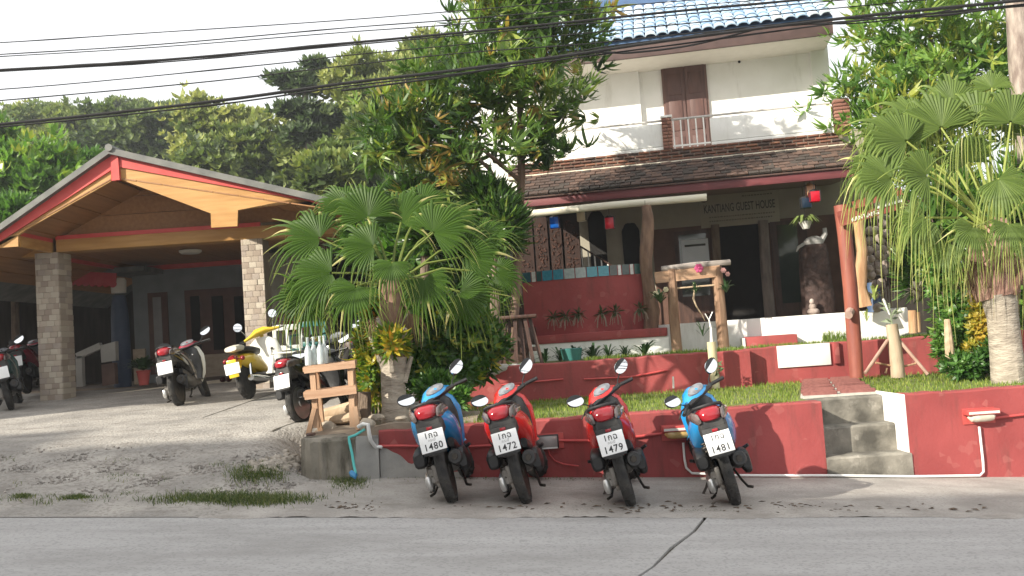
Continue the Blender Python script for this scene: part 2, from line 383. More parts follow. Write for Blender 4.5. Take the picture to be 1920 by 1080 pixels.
# ================================================================== RETAINING WALLS AND STEPS
WY = 8.95
def wallbox(name, label, cat, x0, x1, y0, y1, zb, zt, base, mats, ragged=True, n=40):
    mb = MB(); n = max(8, int((x1 - x0) * 8)); rows = []
    xs = lin(x0, x1, n)
    top_f = [(x, y0 + rnd.uniform(-.002, .002), zt + rnd.uniform(-.008, .006)) for x in xs]
    rings = []
    for i, x in enumerate(xs):
        t = top_f[i][2]
        rings.append([(x, y0, zb), (x, y0, t - .015), (x, y0 + .012, t), (x, y1 - .01, t), (x, y1, t - .01), (x, y1, zb)])
    mb.loft(rings, cap=True)
    return single(name, mb, mats, label, cat, base)
wl = wallbox('retaining_wall', 'red painted low wall behind the four scooters, left of the stairs', 'wall', -1.40, 2.95, WY, WY + .2, -.45, .69, Vector((.9, WY + .1, .1)), red_m)
wr = wallbox('retaining_wall', 'red painted low wall right of the concrete stairs with a hooded lamp', 'wall', 3.775, 15, WY, WY + .2, -.75, .70, Vector((8, WY + .1, -.2)), red_m)
sw = MB().box(3.755, 3.774, WY + .004, 9.66, -.25, .697, bev=.004).shift(wr.location).build('white_end_face', white_m, wr)
pc = []
for i in range(26):                                 # bare cement smear at the foot of the left wall
    a = i / 25; x = -1.40 + a * .85; pc.append((x, .17 + .0 + .24 * max(0, 1 - a * 1.3) + .035 * math.sin(i * .55) + .012 * math.sin(i * 1.3)))
mb = MB(); mb.loft([[(x, WY - .035 * (1 - i / 30), .05) for i, (x, z) in enumerate(pc)], [(x, WY - .022, (z + .12) / 2 + .05) for x, z in pc], [(x, WY - .004, z + .09) for x, z in pc], [(x, WY + .02, z + .10) for x, z in pc]], closed=False)
mb.shift(wl.location).build('cement_patch', greyrender_m, wl)
# concrete stairs
st = thing('concrete_stairs', 'three stained concrete steps between the red walls', 'stairs', (3.5, 9.3, -.1))
zs = zroad(3.5)
def stepmesh(x0, x1, y0, y1, z0, z1):
    n = 14; rings = []
    for i in range(n):
        x = x0 + (x1 - x0) * i / (n - 1); e = rnd.uniform(-.006, .006)
        rings.append([(x, y0 + e, z0), (x, y0 + e * .5, z1 - .02), (x, y0 + .018 + e, z1 + rnd.uniform(-.003, .003)), (x, y1, z1), (x, y1, z0)])
    return MB().loft(rings)
for (x1, y0, y1, z0, z1) in ((3.785, WY - .015, 9.35, -.4, zs + .235), (3.755, 9.20, 9.62, -.2, zs + .50), (3.753, 9.46, 9.63, 0, .665)):
    stepmesh(2.952, x1, y0, y1, z0, z1).shift(st.location).build('step', step_m, st)
# paved path: red bricks in pale mortar
pp = thing('brick_path', 'red brick path crossing the lawn from the stairs to the upper wall', 'path', (3.5, 10.5, LZ))
mb = MB(); mb.add([(2.95, 9.60, LZ + .012), (3.77, 9.60, LZ + .012), (4.42, 11.97, LZ + .012), (3.72, 11.97, LZ + .012)], [(0, 1, 2, 3)])
mb.add([(2.95, 9.60, LZ - .1), (3.77, 9.60, LZ - .1), (3.77, 9.60, LZ + .012), (2.95, 9.60, LZ + .012)], [(0, 1, 2, 3)])
mb.shift(pp.location).build('mortar_bed', mat('pale_mortar', (.42, .39, .34), (.52, .49, .43), .9, 9, bump=.4), pp)
brickm = mat('path_brick', (.17, .062, .055), (.25, .10, .085), .85, 9, bump=.4)
bms = [MB().box(-.5, .5, -.5, .5, 0, .02, bev=.05).mesh('brick', brickm) for _ in range(1)]
for j in range(9):
    t0 = (j + .24) / 9; t1 = (j + .74) / 9
    for i in range(2):
        s0 = (i + .08 - .05 * (j % 2)) / 2; s1 = (i + .93 - .05 * (j % 2)) / 2
        def pt(s, t):
            a = Vector((2.95, 9.60)).lerp(Vector((3.72, 11.97)), t); b = Vector((3.77, 9.60)).lerp(Vector((4.42, 11.97)), t); return a.lerp(b, s)
        c = (pt(s0, t0) + pt(s1, t1) + pt(s0, t1) + pt(s1, t0)) / 4; wd = (pt(s1, t0) - pt(s0, t0)).length; d = (pt(s0, t1) - pt(s0, t0)).length
        o = link('brick', bms[0], pp, (c.x - pp.location.x, c.y - pp.location.y, -.0045 + rnd.uniform(-.0015, .0015)), (0, 0, -.23 + rnd.uniform(-.03, .03)))
        o.scale = (wd, d * .97, 1)
# old concrete block at the left end of the wall
ob = MB(); rings = []
for i in range(16):
    x = -2.16 + .55 * i / 15; e = rnd.uniform(-.012, .012); f = -.05 * (1 - min(1, i / 3))
    rings.append([(x, 8.80 + e - f, .15), (x, 8.82 + e - f * 1.6, .45), (x, 8.83 + e - f * 2, .63 + rnd.uniform(-.012, .01)), (x, 8.87 + e - f, .66 + rnd.uniform(-.006, .006)), (x, 9.25, .67), (x, 9.25, .15)])
ob.loft(rings); single('concrete_block', ob, oldcon_m, 'old mossy concrete block under the wooden bottle stand', 'concrete block', Vector((-1.75, 9.0, .3)))
cb = MB(); rings = []
for i in range(8):
    x = -1.62 + .215 * i / 7; e = rnd.uniform(-.01, .01); rings.append([(x, 8.78 + e + i * .012, .1), (x, 8.80 + e + i * .012, .4), (x, 8.83 + e + i * .012, .62), (x, 8.88, .655), (x, 8.948, .65), (x, 8.948, .1)])
cb.loft(rings); single('concrete_block', cb, greyrender_m, 'grey cement lump where the concrete block meets the red wall', 'concrete block', Vector((-1.5, 8.9, .2)))
# upper retaining wall with the white step set in it
mw = wallbox('upper_retaining_wall', 'long dark red garden wall behind the front lawn', 'wall', -1.3, 3.02, 11.80, 12.06, .5, 1.155, Vector((1, 11.9, .7)), red_m)
m2 = wallbox('upper_retaining_wall', 'right hand dark red garden wall with a white step let into it', 'wall', 3.02, 7.05, 11.98, 12.16, .5, 1.165, Vector((5, 12.07, .7)), red_m)
u0 = P(1457, 662, 11.97); u1 = P(1560, 655, 11.97)
mb = MB().box(P(1457, 662, 11.97).x, P(1556, 655, 11.97).x, 11.955, 11.976, .88, 1.168, bev=.005); mb.shift(m2.location).build('white_step', white_m, m2)
mb = MB().box(P(1561, 655, 11.97).x, P(1572, 655, 11.97).x, 11.93, 11.976, .89, 1.17, bev=.005); mb.shift(m2.location).build('step_cheek', red_m, m2)
def pipe(name, label, cat, pts, r, m_, base=None, n=8, group=None):
    mb = MB().tube(pts, r, n); return single(name, mb, m_, label, cat, Vector(pts[0]) if base is None else base, group)
# pipes along the front wall
redpipe_m = mat('red_conduit', (.42, .05, .05), (.48, .07, .065), .45, 6)
pvc_m = mat('white_pvc', (.70, .70, .68), (.76, .76, .74), .35, 6)
yw = WY - .022
pipe('wall_conduit', 'red conduit pipe on the wall behind the left blue scooter', 'pipe', [P(700, 836, yw), P(760, 836, yw), P(860, 838, yw), P(1000, 832, yw)], .013, redpipe_m)
pipe('wall_conduit', 'red conduit pipe from the grey floodlight to the hooded lamp', 'pipe', [P(1046, 826, yw), P(1110, 826, yw), P(1200, 818, yw), P(1255, 811, yw)], .013, redpipe_m)
pipe('wall_conduit', 'thin red conduit beside the right wall lamp running out of frame', 'pipe', [P(1860, 784, yw), P(1880, 782, yw), P(1930, 776, yw), P(2100, 762, yw)], .012, redpipe_m)
a = P(1836, 800, yw); b = P(1850, 876, yw); b.x = a.x + .01
zz = lambda x: zroad(x) + .035
pts = [a, Vector((a.x + .005, yw, zz(a.x) + .12)), Vector((a.x, yw, zz(a.x) + .03)), Vector((a.x - .05, yw - .02, zz(a.x))), Vector((3.75, yw - .03, zz(3.9))), Vector((2.95, yw - .03, zz(2.95))), Vector((2.4, yw - .03, zz(2.4))), Vector((2.05, yw - .02, zz(2.05)))]
a2 = P(1281, 830, yw); pts += [Vector((a2.x + .06, yw, zz(a2.x) + .015)), Vector((a2.x + .01, yw, zz(a2.x) + .07)), Vector((a2.x, yw, zz(a2.x) + .16)), a2]
pipe('water_pipe', 'long white pipe along the foot of the wall joining the two hooded lamps', 'pipe', pts, .012, pvc_m)
pipe('drain_pipe', 'bent white plastic pipe at the left end of the red wall', 'pipe', [P(672, 800, 8.85), P(680, 795, 8.80), P(690, 796, 8.78), P(692, 812, 8.78), P(695, 826, 8.82), P(704, 838, 8.90), P(716, 838, yw)], .019, pvc_m)
hose_m = mat('green_hose', (.06, .42, .40), (.10, .5, .48), .45, 6)
pipe('garden_hose', 'turquoise hose hanging over the old concrete block', 'hose', [P(684, 805, 8.86), P(666, 816, 8.82), P(654, 820, 8.76), P(655, 828, 8.74), P(660, 850, 8.72), P(664, 875, 8.70), P(667, 888, 8.66)], .013, hose_m)
bl = MB().tube([P(657, 884, 8.65), P(661, 889, 8.64), P(667, 893, 8.63), P(668, 889, 8.64)], [.02, .03, .03, .015], 8)
single('hose_nozzle', bl, mat('blue_plastic', (.03, .2, .42), (.05, .25, .5), .4), 'blue nozzle lying at the end of the turquoise hose', 'nozzle', P(662, 892, 8.64))
# upper wall conduits
yu = 11.78
pipe('upper_wall_conduit', 'short red conduit on the upper wall behind the left red scooter', 'pipe', [P(940, 722, yu), P(990, 717, yu), P(1056, 711, yu)], .012, redpipe_m)
pipe('upper_wall_conduit', 'rising red conduit on the upper wall behind the right red scooter', 'pipe', [P(1095, 711, yu), P(1180, 707, yu), P(1240, 696, yu), P(1252, 694, yu)], .012, redpipe_m)
pipe('marker_stick', 'thin white stick standing in the lawn by the right blue scooter', 'stick', [P(1263, 728, 11.5), P(1262, 706, 11.5)], .012, pvc_m)
# wall lamps
def hoodlamp(px, py, wpx, label, glow):
    c = P(px, py, WY); s = WY / FPX; wd = wpx * s
    t = thing('wall_lamp', label, 'lamp', (c.x, WY, c.z), group='hooded lamps on the red front wall')
    mb = MB().box(-wd / 2, wd / 2, -.012, -.002, -.085, .07, bev=.003)
    mb.box(-wd / 2, wd / 2, -.125, -.012, .012, .065, bev=.005); mb.build('hood', redp_m if 0 else mat('lamp_red', (.40, .06, .055), (.46, .08, .07), .5), t)
    MB().box(-wd * .47, wd * .47, -.128, -.1255, .022, .045).build('pale_strip', cream_m, t)
    mb = MB(); rings = []
    for i in range(9):
        q = i / 8 * 2 - 1; rr = .05 * math.sqrt(max(0, 1 - q ** 4)) + .004
        rings.append([(q * wd * .44, -.065 + rr * 1.0 * math.cos(k * math.pi / 6), -.012 + rr * math.sin(k * math.pi / 6) * .95) for k in range(12)])
    mb.loft(rings); mb.build('lamp_glass', glow, t); return t
hoodlamp(1834, 778, 60, 'red hooded lamp on the wall right of the stairs', mat('bulkhead_glass', (.5, .46, .36), (.66, .62, .52), .2, 12, coat=.5))
hoodlamp(1268, 809, 56, 'red hooded lamp behind the right blue scooter', mat('amber_bulkhead_glass', (.50, .32, .10), (.6, .42, .18), .2, 12, coat=.5))
c = P(1027, 827, WY)
t = thing('floodlight', 'rectangular grey floodlight on the wall right of the left red scooter', 'floodlight', (c.x, WY, c.z))
MB().box(-.125, .155, -.02, -.003, -.075, .075, bev=.004).build('back_plate', mat('lamp_red', (.40, .06, .055)), t)
MB().box(-.125, .105, -.075, -.02, -.066, .066, bev=.008).build('housing', black_m, t)
MB().box(-.108, .09, -.079, -.0755, -.05, .055, bev=.0015).build('lens', mat('frosted_lens', (.20, .20, .20), (.27, .27, .26), .2, 5, coat=.4), t)
MB().box(-.10, .09, -.084, -.076, -.066, -.052).build('lower_rim', silver_m, t)
pipe('lamp_cable', 'red looped cable hanging below the grey floodlight', 'cable', [P(1027, 840, yw), P(1030, 852, yw), P(1040, 864, yw), P(1056, 870, yw), P(1085, 874, yw)], .008, redpipe_m)
# ================================================================== GUEST HOUSE (own axes: u along the front, v back, z up)
HO = HU * 3.0 + HV * 15.0 + Vector((0, 0, TZ))
house = thing('guest_house', 'white two storey guest house with tiled roof and brick balcony', 'building', HO, (0, 0, -TH))
HM = Matrix.Translation(HO) @ Matrix.Rotation(-TH, 4, 'Z')
def hl(u, v, z): return (u - 3.0, v - 15.0, z - TZ)
class HB(MB):
    def done(s, name, mats, parent=None, **k):
        s.v = [hl(*p) for p in s.v]; return s.build(name, mats, parent or house, **k)
def hw(u, v, z): return HU * u + HV * v + Vector((0, 0, z))
def hline(pa, pb, v):                         # average z, u0,u1 of a horizontal line seen at two pixels
    (ua, za), (ub, zb) = H(*pa, v), H(*pb, v); return ua, ub, (za + zb) / 2
FZ = 1.56
UL, UR = H(955, 300, 15.2)[0], H(1580, 255, 15.2)[0]
# --- ground floor plinth and veranda floor
VP = 14.55
plz = FZ
up0, up1 = H(1236, 630, VP)[0], H(1702, 600, VP)[0]
HB().box(up0, up1, VP, VP + .3, .9, plz, bev=.01).done('plinth', white_m)
HB().box(UL - .3, UR + .3, VP + .06, 19.2, .9, plz - .012).done('veranda_floor', mat('floor_tile', (.2, .12, .09), (.25, .16, .12), .5))
# --- curved red veranda parapet with a tile band
ua, ub, ztop = hline((975, 512), (1200, 492), 14.2)
_, _, zt0 = hline((975, 530), (1200, 513), 14.2)
def arc(a):                                  # gentle outward bow
    return 14.5 - .32 * math.sin(math.pi * clamp(a, 0, 1)) ** .8
n = 28; front = [(ua + (ub - ua) * i / n, arc(.12 + .76 * i / n)) for i in range(n + 1)]
rings = [[(u, v, FZ - .05), (u, v, zt0), (u, v, ztop - .006), (u, v + .14, ztop - .006), (u, v + .14, FZ - .05)] for u, v in front]
pz = HB(); pz.loft(rings); par = pz.done('veranda_parapet', red_m)
tcols = [(.03, .08, .10), (.45, .44, .42), (.03, .07, .07), (.035, .17, .24), (.035, .17, .24), (.27, .31, .31), (.27, .31, .31), (.03, .21, .27), (.03, .21, .27), (.05, .06, .055), (.55, .55, .53), (.05, .07, .065), (.55, .55, .53), (.03, .09, .08)]
tw = [.9, .45, .55, 1, 1, 1, 1, 1, 1, .7, .35, .7, .35, .6]; tot = sum(tw); acc = 0
for k, (cw, wd) in enumerate(zip(tcols, tw)):
    s0, s1 = acc / tot + .004, (acc + wd) / tot - .004; acc += wd; ring = []
    for q in range(4):
        s = s0 + (s1 - s0) * q / 3; u = ua + (ub - ua) * s; v = arc(.12 + .76 * s) - .012
        ring.append([(u, v, zt0 + .004), (u, v, ztop), (u, v + .15, ztop), (u, v + .15, ztop - .004), (u, v + .013, zt0 + .004)])
    HB().loft(ring).done('tile', mat('tile_%d' % k, cw, tuple(min(1, x * 1.25) for x in cw), .25, 25, spots=((.5, .5, .48), 30, .62, .35 if cw[0] > .2 else .12, (1, 1, 1)), coat=.3), par, smooth=False)
# red ledge and white base under the parapet
la, lb, lz = hline((1003, 632), (1250, 612), 14.0)
HB().box(la, lb, 13.92, 14.6, lz - .13, lz, bev=.012).done('red_ledge', red_m)
HB().box(la - .1, lb + .02, 13.95, 14.6, 1.0, lz - .131, bev=.008).done('white_base', white_m)
HB().box(la - .9, la - .02, 14.1, 14.7, 1.0, FZ + .1, bev=.01).done('base_end', darkwood_m)
# red step block in front of the plinth
sa, sb, sz = hline((1397, 633), (1495, 626), 14.0)
HB().box(sa, sb, 14.02, VP - .003, 1.05, sz, bev=.008).done('red_step', red_m)
HB().box(sa - .03, sa - .003, 14.0, VP - .003, 1.05, sz - .01).done('step_side', white_m)
# --- veranda back wall
VB = 17.2
soff = H(1270, 372, 14.45)[1]                # underside of the fascia
ga, gb, lintz = hline((1225, 430), (1500, 408), VB)
ulft = H(960, 450, VB)[0] - 1.0; urgt = H(1640, 450, VB)[0]
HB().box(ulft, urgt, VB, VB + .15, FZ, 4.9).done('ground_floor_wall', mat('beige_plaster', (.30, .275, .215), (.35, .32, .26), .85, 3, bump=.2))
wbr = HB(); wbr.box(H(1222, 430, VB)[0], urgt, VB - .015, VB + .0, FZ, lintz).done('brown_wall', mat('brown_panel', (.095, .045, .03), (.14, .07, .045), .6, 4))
# doorway: dark opening with frames, glazed leaf
def hrect(px0, px1, v, z0, z1, t=.04): return H(px0, 500, v)[0], H(px1, 500, v)[0], v - t, v, z0, z1
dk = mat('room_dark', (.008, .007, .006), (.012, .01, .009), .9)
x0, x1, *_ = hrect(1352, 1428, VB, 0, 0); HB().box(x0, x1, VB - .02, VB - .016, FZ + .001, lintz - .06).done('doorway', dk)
for (a, b, nm, m_, t) in ((1336, 1354, 'door_post', trunk_m, .12), (1424, 1446, 'door_post', mat('weathered_post', (.16, .13, .115), (.26, .22, .19), .8, 6, (2, 2, .5), .4), .14)):
    u0_, u1_ = H(a, 500, VB)[0], H(b, 500, VB)[0]
    HB().tube([((u0_ + u1_) / 2, VB - t, FZ), ((u0_ + u1_) / 2 - .01, VB - t, 2.4), ((u0_ + u1_) / 2 + .01, VB - t, lintz - .02)], [(u1_ - u0_) / 2, (u1_ - u0_) / 2 * .92, (u1_ - u0_) / 2 * .9], 10).done(nm, m_)
gd = HB().box(*hrect(1450, 1518, VB, FZ, lintz - .05, .05)).done('glazed_door', darkwood_m)
glass_dark = mat('dark_window_glass', (.035, .045, .04), (.055, .07, .06), .06, 1.5, coat=.6)
xx = hrect(1462, 1500, VB - .051, FZ + .25, lintz - .12, .008); HB().box(*xx).done('pane', glass_dark, gd)
wd_ = HB().box(*hrect(1268, 1334, VB, FZ, lintz - .08, .05)).done('window', darkwood_m)
HB().box(*hrect(1276, 1328, VB - .051, FZ + .5, lintz - .15, .008)).done('pane', glass_dark, wd_)
nb = HB(); a, b = H(1278, 470, VB - .1), H(1329, 470, VB - .1); z0, z1 = H(1300, 494, VB - .1)[1], H(1300, 449, VB - .1)[1]
nb.box(a[0], b[0], VB - .1, VB - .075, z0 - .1, z1, bev=.004).done('notice_paper', mat('paper_white', (.58, .62, .66), (.66, .70, .74), .6, 3))
HB().box(a[0] + .06, b[0] - .05, VB - .106, VB - .1005, z1 - .13, z1 - .09, bev=.002).done('notice_clip', black_m)
# left part: arched openings, carved screens, stair rail
def arch(px, py_top, py_bot, wpx):
    uc, zt = H(px, py_top, VB); _, zb = H(px, py_bot, VB); hw_ = wpx / 2 * (VB / FPX); pts = []
    for k in range(13):
        t = math.pi * k / 12; r = hw_ * (1 + .06 * math.cos(6 * t)); pts.append((uc + math.cos(t) * r, zt - hw_ + math.sin(t) * r))
    ring = [(uc + hw_, zb)] + pts + [(uc - hw_, zb)]
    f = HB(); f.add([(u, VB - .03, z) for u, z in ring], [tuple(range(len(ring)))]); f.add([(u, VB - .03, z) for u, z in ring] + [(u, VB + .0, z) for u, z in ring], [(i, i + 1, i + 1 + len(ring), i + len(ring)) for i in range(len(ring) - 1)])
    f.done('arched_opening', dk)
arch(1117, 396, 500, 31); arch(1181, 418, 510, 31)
carve_m = mat('carved_wood', (.06, .026, .018), (.10, .045, .03), .9, 14, bump=.6, bscale=40)
HB().box(H(930, 460, 16.1)[0], H(1088, 460, 16.1)[0], 16.1, 16.14, FZ, soff + .15).done('dark_gap_sheet', dk)  # black sheet added to darken the gaps between the screens
for (a, b) in ((962, 1000), (1003, 1028), (1032, 1054), (1058, 1087)):
    vs_ = 16.0; u0_, u1_ = H(a, 460, vs_)[0], H(b, 460, vs_)[0]; zt_ = soff + .1
    scn = HB().box(u0_, u1_, vs_, vs_ + .05, FZ, zt_).done('carved_screen', mat('screen_wood', (.020, .009, .006), (.034, .015, .010), .9, 8))
    rel = HB()
    for _ in range(60):
        cu, cz = rnd.uniform(u0_ + .04, u1_ - .04), rnd.uniform(FZ + 1.0, zt_ - .1); r = rnd.uniform(.012, .03)
        pts = [(cu + r * 1.6 * math.cos(t) * (1 - t / 9), vs_ - .012, cz + r * 1.6 * math.sin(t) * (1 - t / 9)) for t in [rnd.uniform(0, 6) + q * .8 for q in range(6)]]
        rel.tube(pts, r * .33, 5)
    rel.done('relief', carve_m, scn)['kind'] = 'stuff'
rail = HB(); pa = H(1088, 462, 16.4); pb = H(1150, 500, 16.4)
rail.tube([(pa[0], 16.4, pa[1]), (pb[0], 16.4, pb[1])], .018, 6).done('stair_handrail', darkwood_m)
for q in range(6):
    a = q / 5; u = pa[0] + (pb[0] - pa[0]) * a + .02; z = pa[1] + (pb[1] - pa[1]) * a
    HB().box(u - .012, u + .012, 16.39, 16.414, FZ, z).done('stair_baluster', whitep_m)
for q in range(7):                              # flight behind the rail
    u = pb[0] - .18 * q; HB().box(u - .18, u, 16.6, 17.1, FZ, FZ + .2 * (q + 1)).done('stair', mat('stair_grey', (.2, .19, .18)))
# rough tree-trunk posts carrying the porch roof
def trunkpost(px0, py0, px1, py1, v, r, m_, name='trunk_post', lump=.25):
    (a, za), (b, zb) = H(px0, py0, v), H(px1, py1, v); pts = []; rs = []
    for q in range(13):
        t = q / 12; pts.append((b + (a - b) * t + .03 * math.sin(t * 9), v + .02 * math.sin(t * 6), zb + (za - zb) * t)); rs.append(r * (1 + lump * (.5 - t) + .12 * math.sin(t * 11)))
    return HB().tube(pts, rs, 12, wob=.09, rnd=rnd).done(name, m_)
trunkpost(1210, 386, 1220, 622, 14.25, .10, mat('rough_trunk', (.13, .075, .05), (.24, .15, .10), .85, 6, (2, 2, .5), .8, 25, bdist=.02, spots=((.42, .28, .18), 5, .62, .8, (1, 1, .4))))
# --- porch roof: fascia, soffit, shingles
VE = 14.42
ea, eb, ez = hline((972, 367), (1553, 318), VE); _, _, ef = hline((970, 390), (1553, 335), VE)
ea -= .0; eb += .5
HB().box(ea, eb, VE, VE + .05, ef, ez - .01, bev=.006).done('red_fascia', mat('maroon_paint', (.10, .022, .026), (.15, .034, .038), .6, 4, (.4, 3, 3)))
ra, rb, rz = hline((985, 333), (1570, 276), 15.05)
HB().add([(ea, VE + .05, ef + .02), (eb, VE + .05, ef + .02), (eb, VB, ef + .3), (ea, VB, ef + .3)], [(0, 1, 2, 3)]).done('porch_soffit', mat('soffit', (.14, .10, .075), (.18, .13, .1), .8))
HB().add([(ea, VE - .03, ez - .02), (eb, VE - .03, ez - .02), (eb, 15.1, rz - .03), (ea, 15.1, rz - .03)], [(0, 1, 2, 3)]).done('roof_deck', dk)
shroot = HB().box(ea, eb, VE - .04, VE - .0, ez - .035, ez - .012).done('shingle_batten', darkwood_m)
sh_m = [mat('shingle_%d' % k, c, tuple(x * 1.5 for x in c), .95, 12, bump=.8, bscale=30, spots=((.20, .16, .12), 6, .58, .7, (1, 1, 1))) for k, c in enumerate(((.050, .032, .025), (.075, .045, .033), (.035, .027, .022)))]
shm = []
for k in range(6):
    mb = MB(); w_ = .16
    mb.add([(-w_ / 2, 0, 0), (w_ / 2, 0, .004), (w_ / 2 - .01, .30, 0), (-w_ / 2, .30, 0), (-w_ / 2 + rnd.uniform(0, .02), -.004, .028), (w_ / 2, rnd.uniform(-.012, .006), .032), (w_ / 2, .30, .006), (-w_ / 2, .30, .006)], [(0, 3, 2, 1), (4, 5, 6, 7), (0, 1, 5, 4), (1, 2, 6, 5), (2, 3, 7, 6), (3, 0, 4, 7)])
    shm.append(mb.mesh('shingle', sh_m[k % 3], smooth=False))
slope = math.atan2(rz - ez, 15.05 - VE); nrow = 7; cnt = 0; L_ = math.hypot(rz - ez, 15.05 - VE); rest = HB()
ncol = int((eb - ea) / .165)
for j in range(nrow):
    for i in range(ncol):
        u = ea + .08 + i * .165 + (j % 2) * .08; d = j / nrow * L_; v = VE - .04 + d * math.cos(slope); z = ez - .01 + d * math.sin(slope) + .012
        cnt += 1
        if cnt <= 299:
            o = link('shingle', shm[rnd.randrange(6)], shroot, hl(u, v + rnd.uniform(-.012, .012), z), (slope + rnd.uniform(-.05, .02), rnd.uniform(-.03, .03), rnd.uniform(-.03, .03)))
# --- balcony: cream ledge, brick band, panels, pillar, balusters
HB().box(ra - .3, rb + .15, 15.0, 15.2, rz - .025, rz + .035, bev=.01).done('cream_ledge', mat('aged_cream', (.50, .44, .34), (.62, .57, .46), .8, 6, bump=.4))
VBK = 15.08
_, _, bt = hline((1065, 296), (1565, 250), VBK)
bz0 = rz + .036
band = HB().box(ra - .3, rb + .1, VBK, VBK + .12, bz0, bt - .01).done('brick_band', mat('mortar', (.16, .12, .09), (.22, .17, .13), .95))
br_ms = [mat('brick_%d' % k, c, tuple(x * 1.35 for x in c), .9, 12, bump=.6, bscale=50, spots=((.33, .25, .19), 9, .64, .5, (1, 1, 1))) for k, c in enumerate(((.17, .075, .048), (.11, .055, .04), (.22, .10, .06), (.07, .045, .038)))]
brme = [MB().box(-.085, .085, -.012, .02, 0, 1, bev=.004).mesh('brick', br_ms[k]) for k in range(4)]
rowh = (bt - bz0) / 4; n = int((rb + .1 - ra + .3) / .18)
for j in range(4):
    for i in range(n):
        u = ra - .3 + .09 + i * .18 + (j % 2) * .06
        o = link('brick', brme[rnd.choice((0, 0, 1, 1, 2, 3))], band, hl(u, VBK + rnd.uniform(-.006, .008), bz0 + j * rowh + .004), (0, rnd.uniform(-.02, .02), rnd.uniform(-.03, .03))); o.scale = (rnd.uniform(.9, .98), 1, rowh - .010)
def zline(pa, pb, u, v=VBK):
    a, b = H(*pa, v), H(*pb, v); return a[1] + (b[1] - a[1]) * (u - a[0]) / (b[0] - a[0])
zr_ = (H(1062, 243, VBK)[1] + H(1560, 192, VBK)[1] + H(1300, 219, VBK)[1]) / 3
u65, u40, u58, u30, u62 = [H(p, 250, VBK)[0] for p in (1066, 1242, 1260, 1332, 1562)]
for (a, b) in ((u65, u40), (u30 + .01, u62)):
    HB().box(a, b, VBK + .02, VBK + .1, bt + .06, zr_ - .05, bev=.004).done('balcony_panel', white_m)
    HB().box(a, b, VBK + .0, VBK + .11, bt - .008, bt + .045, bev=.006).done('panel_base', white_m)
railing = HB().tube([(u65 - .9, VBK + .06, zr_), (u62, VBK + .06, zr_)], .02, 8).done('railing', mat('rail_grey', (.42, .40, .38), (.5, .48, .46), .5))
for u in [u58 + .03 + q * (u30 - u58 - .05) / 4.6 for q in range(5)] + [u65 - .02, u65 - .17, u65 - .3, u65 - .55, u65 - .7, u65 - .85]:
    HB().box(u - .011, u + .011, VBK + .05, VBK + .072, bt, zr_).done('baluster', whitep_m, railing)
HB().box(u58, u30, VBK + .045, VBK + .077, bt + .035, bt + .06).done('lower_rail', whitep_m, railing)
HB().box(u65 - .9, u65 - .0, VBK + .045, VBK + .077, bt + .035, bt + .06).done('lower_rail', whitep_m, railing)
HB().box(u65 - .34, u65, VBK + .045, VBK + .077, bt + .30, bt + .33).done('lower_rail', whitep_m, railing)
pil = HB().box(u40 + .005, u58 - .005, VBK - .0, VBK + .15, bt - .005, zr_ + .03).done('brick_pillar', mat('mortar', (.16, .12, .09)))
pm2 = [mat('pillar_brick_%d' % k, c, tuple(x * 1.3 for x in c), .9, 12, bump=.6) for k, c in enumerate(((.24, .115, .08), (.18, .08, .058)))]
pme = [MB().box(-.5, .5, -.5, .5, 0, 1, bev=.05).mesh('brick', q) for q in pm2]
ph = (zr_ + .03 - bt) / 9
for j in range(9):
    for q in range(2):
        sp = .5 if j % 2 else .62; a, b = (u40 - .004, u40 + (u58 - u40) * sp) if q == 0 else (u40 + (u58 - u40) * sp, u58 + .004)
        o = link('brick', pme[rnd.randrange(2)], pil, hl((a + b) / 2, VBK + .06, bt + j * ph + .003)); o.scale = (b - a - .008, .155 + rnd.uniform(0, .012), ph - .008)
HB().box(u40 - .02, u58 + .02, VBK - .03, VBK + .17, zr_ + .03, zr_ + .07, bev=.008).done('pillar_cap', whitep_m, pil)
# brick end pillar at the right
ue = H(1575, 230, VBK)[0]
p2 = HB().box(ue - .06, ue + .16, VBK + .02, VBK + .2, bt - .005, zr_ + .05).done('brick_pillar', mat('mortar', (.16, .12, .09)))
for j in range(9):
    o = link('brick', pme[rnd.randrange(2)], p2, hl(ue + .05, VBK + .1, bt + j * ph + .003)); o.scale = (.24, .2, ph - .008)
# balcony floor
HB().box(ra - .3, rb + .3, 15.2, VB + .1, bt - .2, bt - .02).done('balcony_floor', cream_m)
# --- upper floor wall, door, pilaster
VU = 17.0
_, _, eavz = hline((1130, 77), (1550, 34), 16.0)
ul, ur = H(1010, 200, VU)[0] - 1.2, H(1553, 150, VU)[0]
ztopw = eavz + .55
uc = H(1200, 180, VU)[0]
HB().box(uc, ur, VU, 21, bt - .2, ztopw).done('upper_wall', white_m)
HB().box(ul, uc, VU - .10, 21, bt - .2, ztopw).done('upper_wall', white_m)
HB().box(H(1522, 150, VU)[0], ur + .02, VU - .09, VU - .0, bt - .2, ztopw - .3).done('pilaster', white_m)
d0, d1 = H(1247, 195, VU)[0], H(1326, 195, VU)[0]; dz1 = (H(1247, 129, VU)[1] + H(1320, 122, VU)[1]) / 2
door = HB().box(d0 - .03, d1 + .03, VU - .05, VU - .002, bt - .02, dz1 + .04).done('door', mat('door_frame_wood', (.13, .07, .055), (.17, .095, .075), .6, 5))
leafm = mat('door_leaf_wood', (.075, .036, .03), (.105, .052, .043), .55, 6, (3, 3, .5))
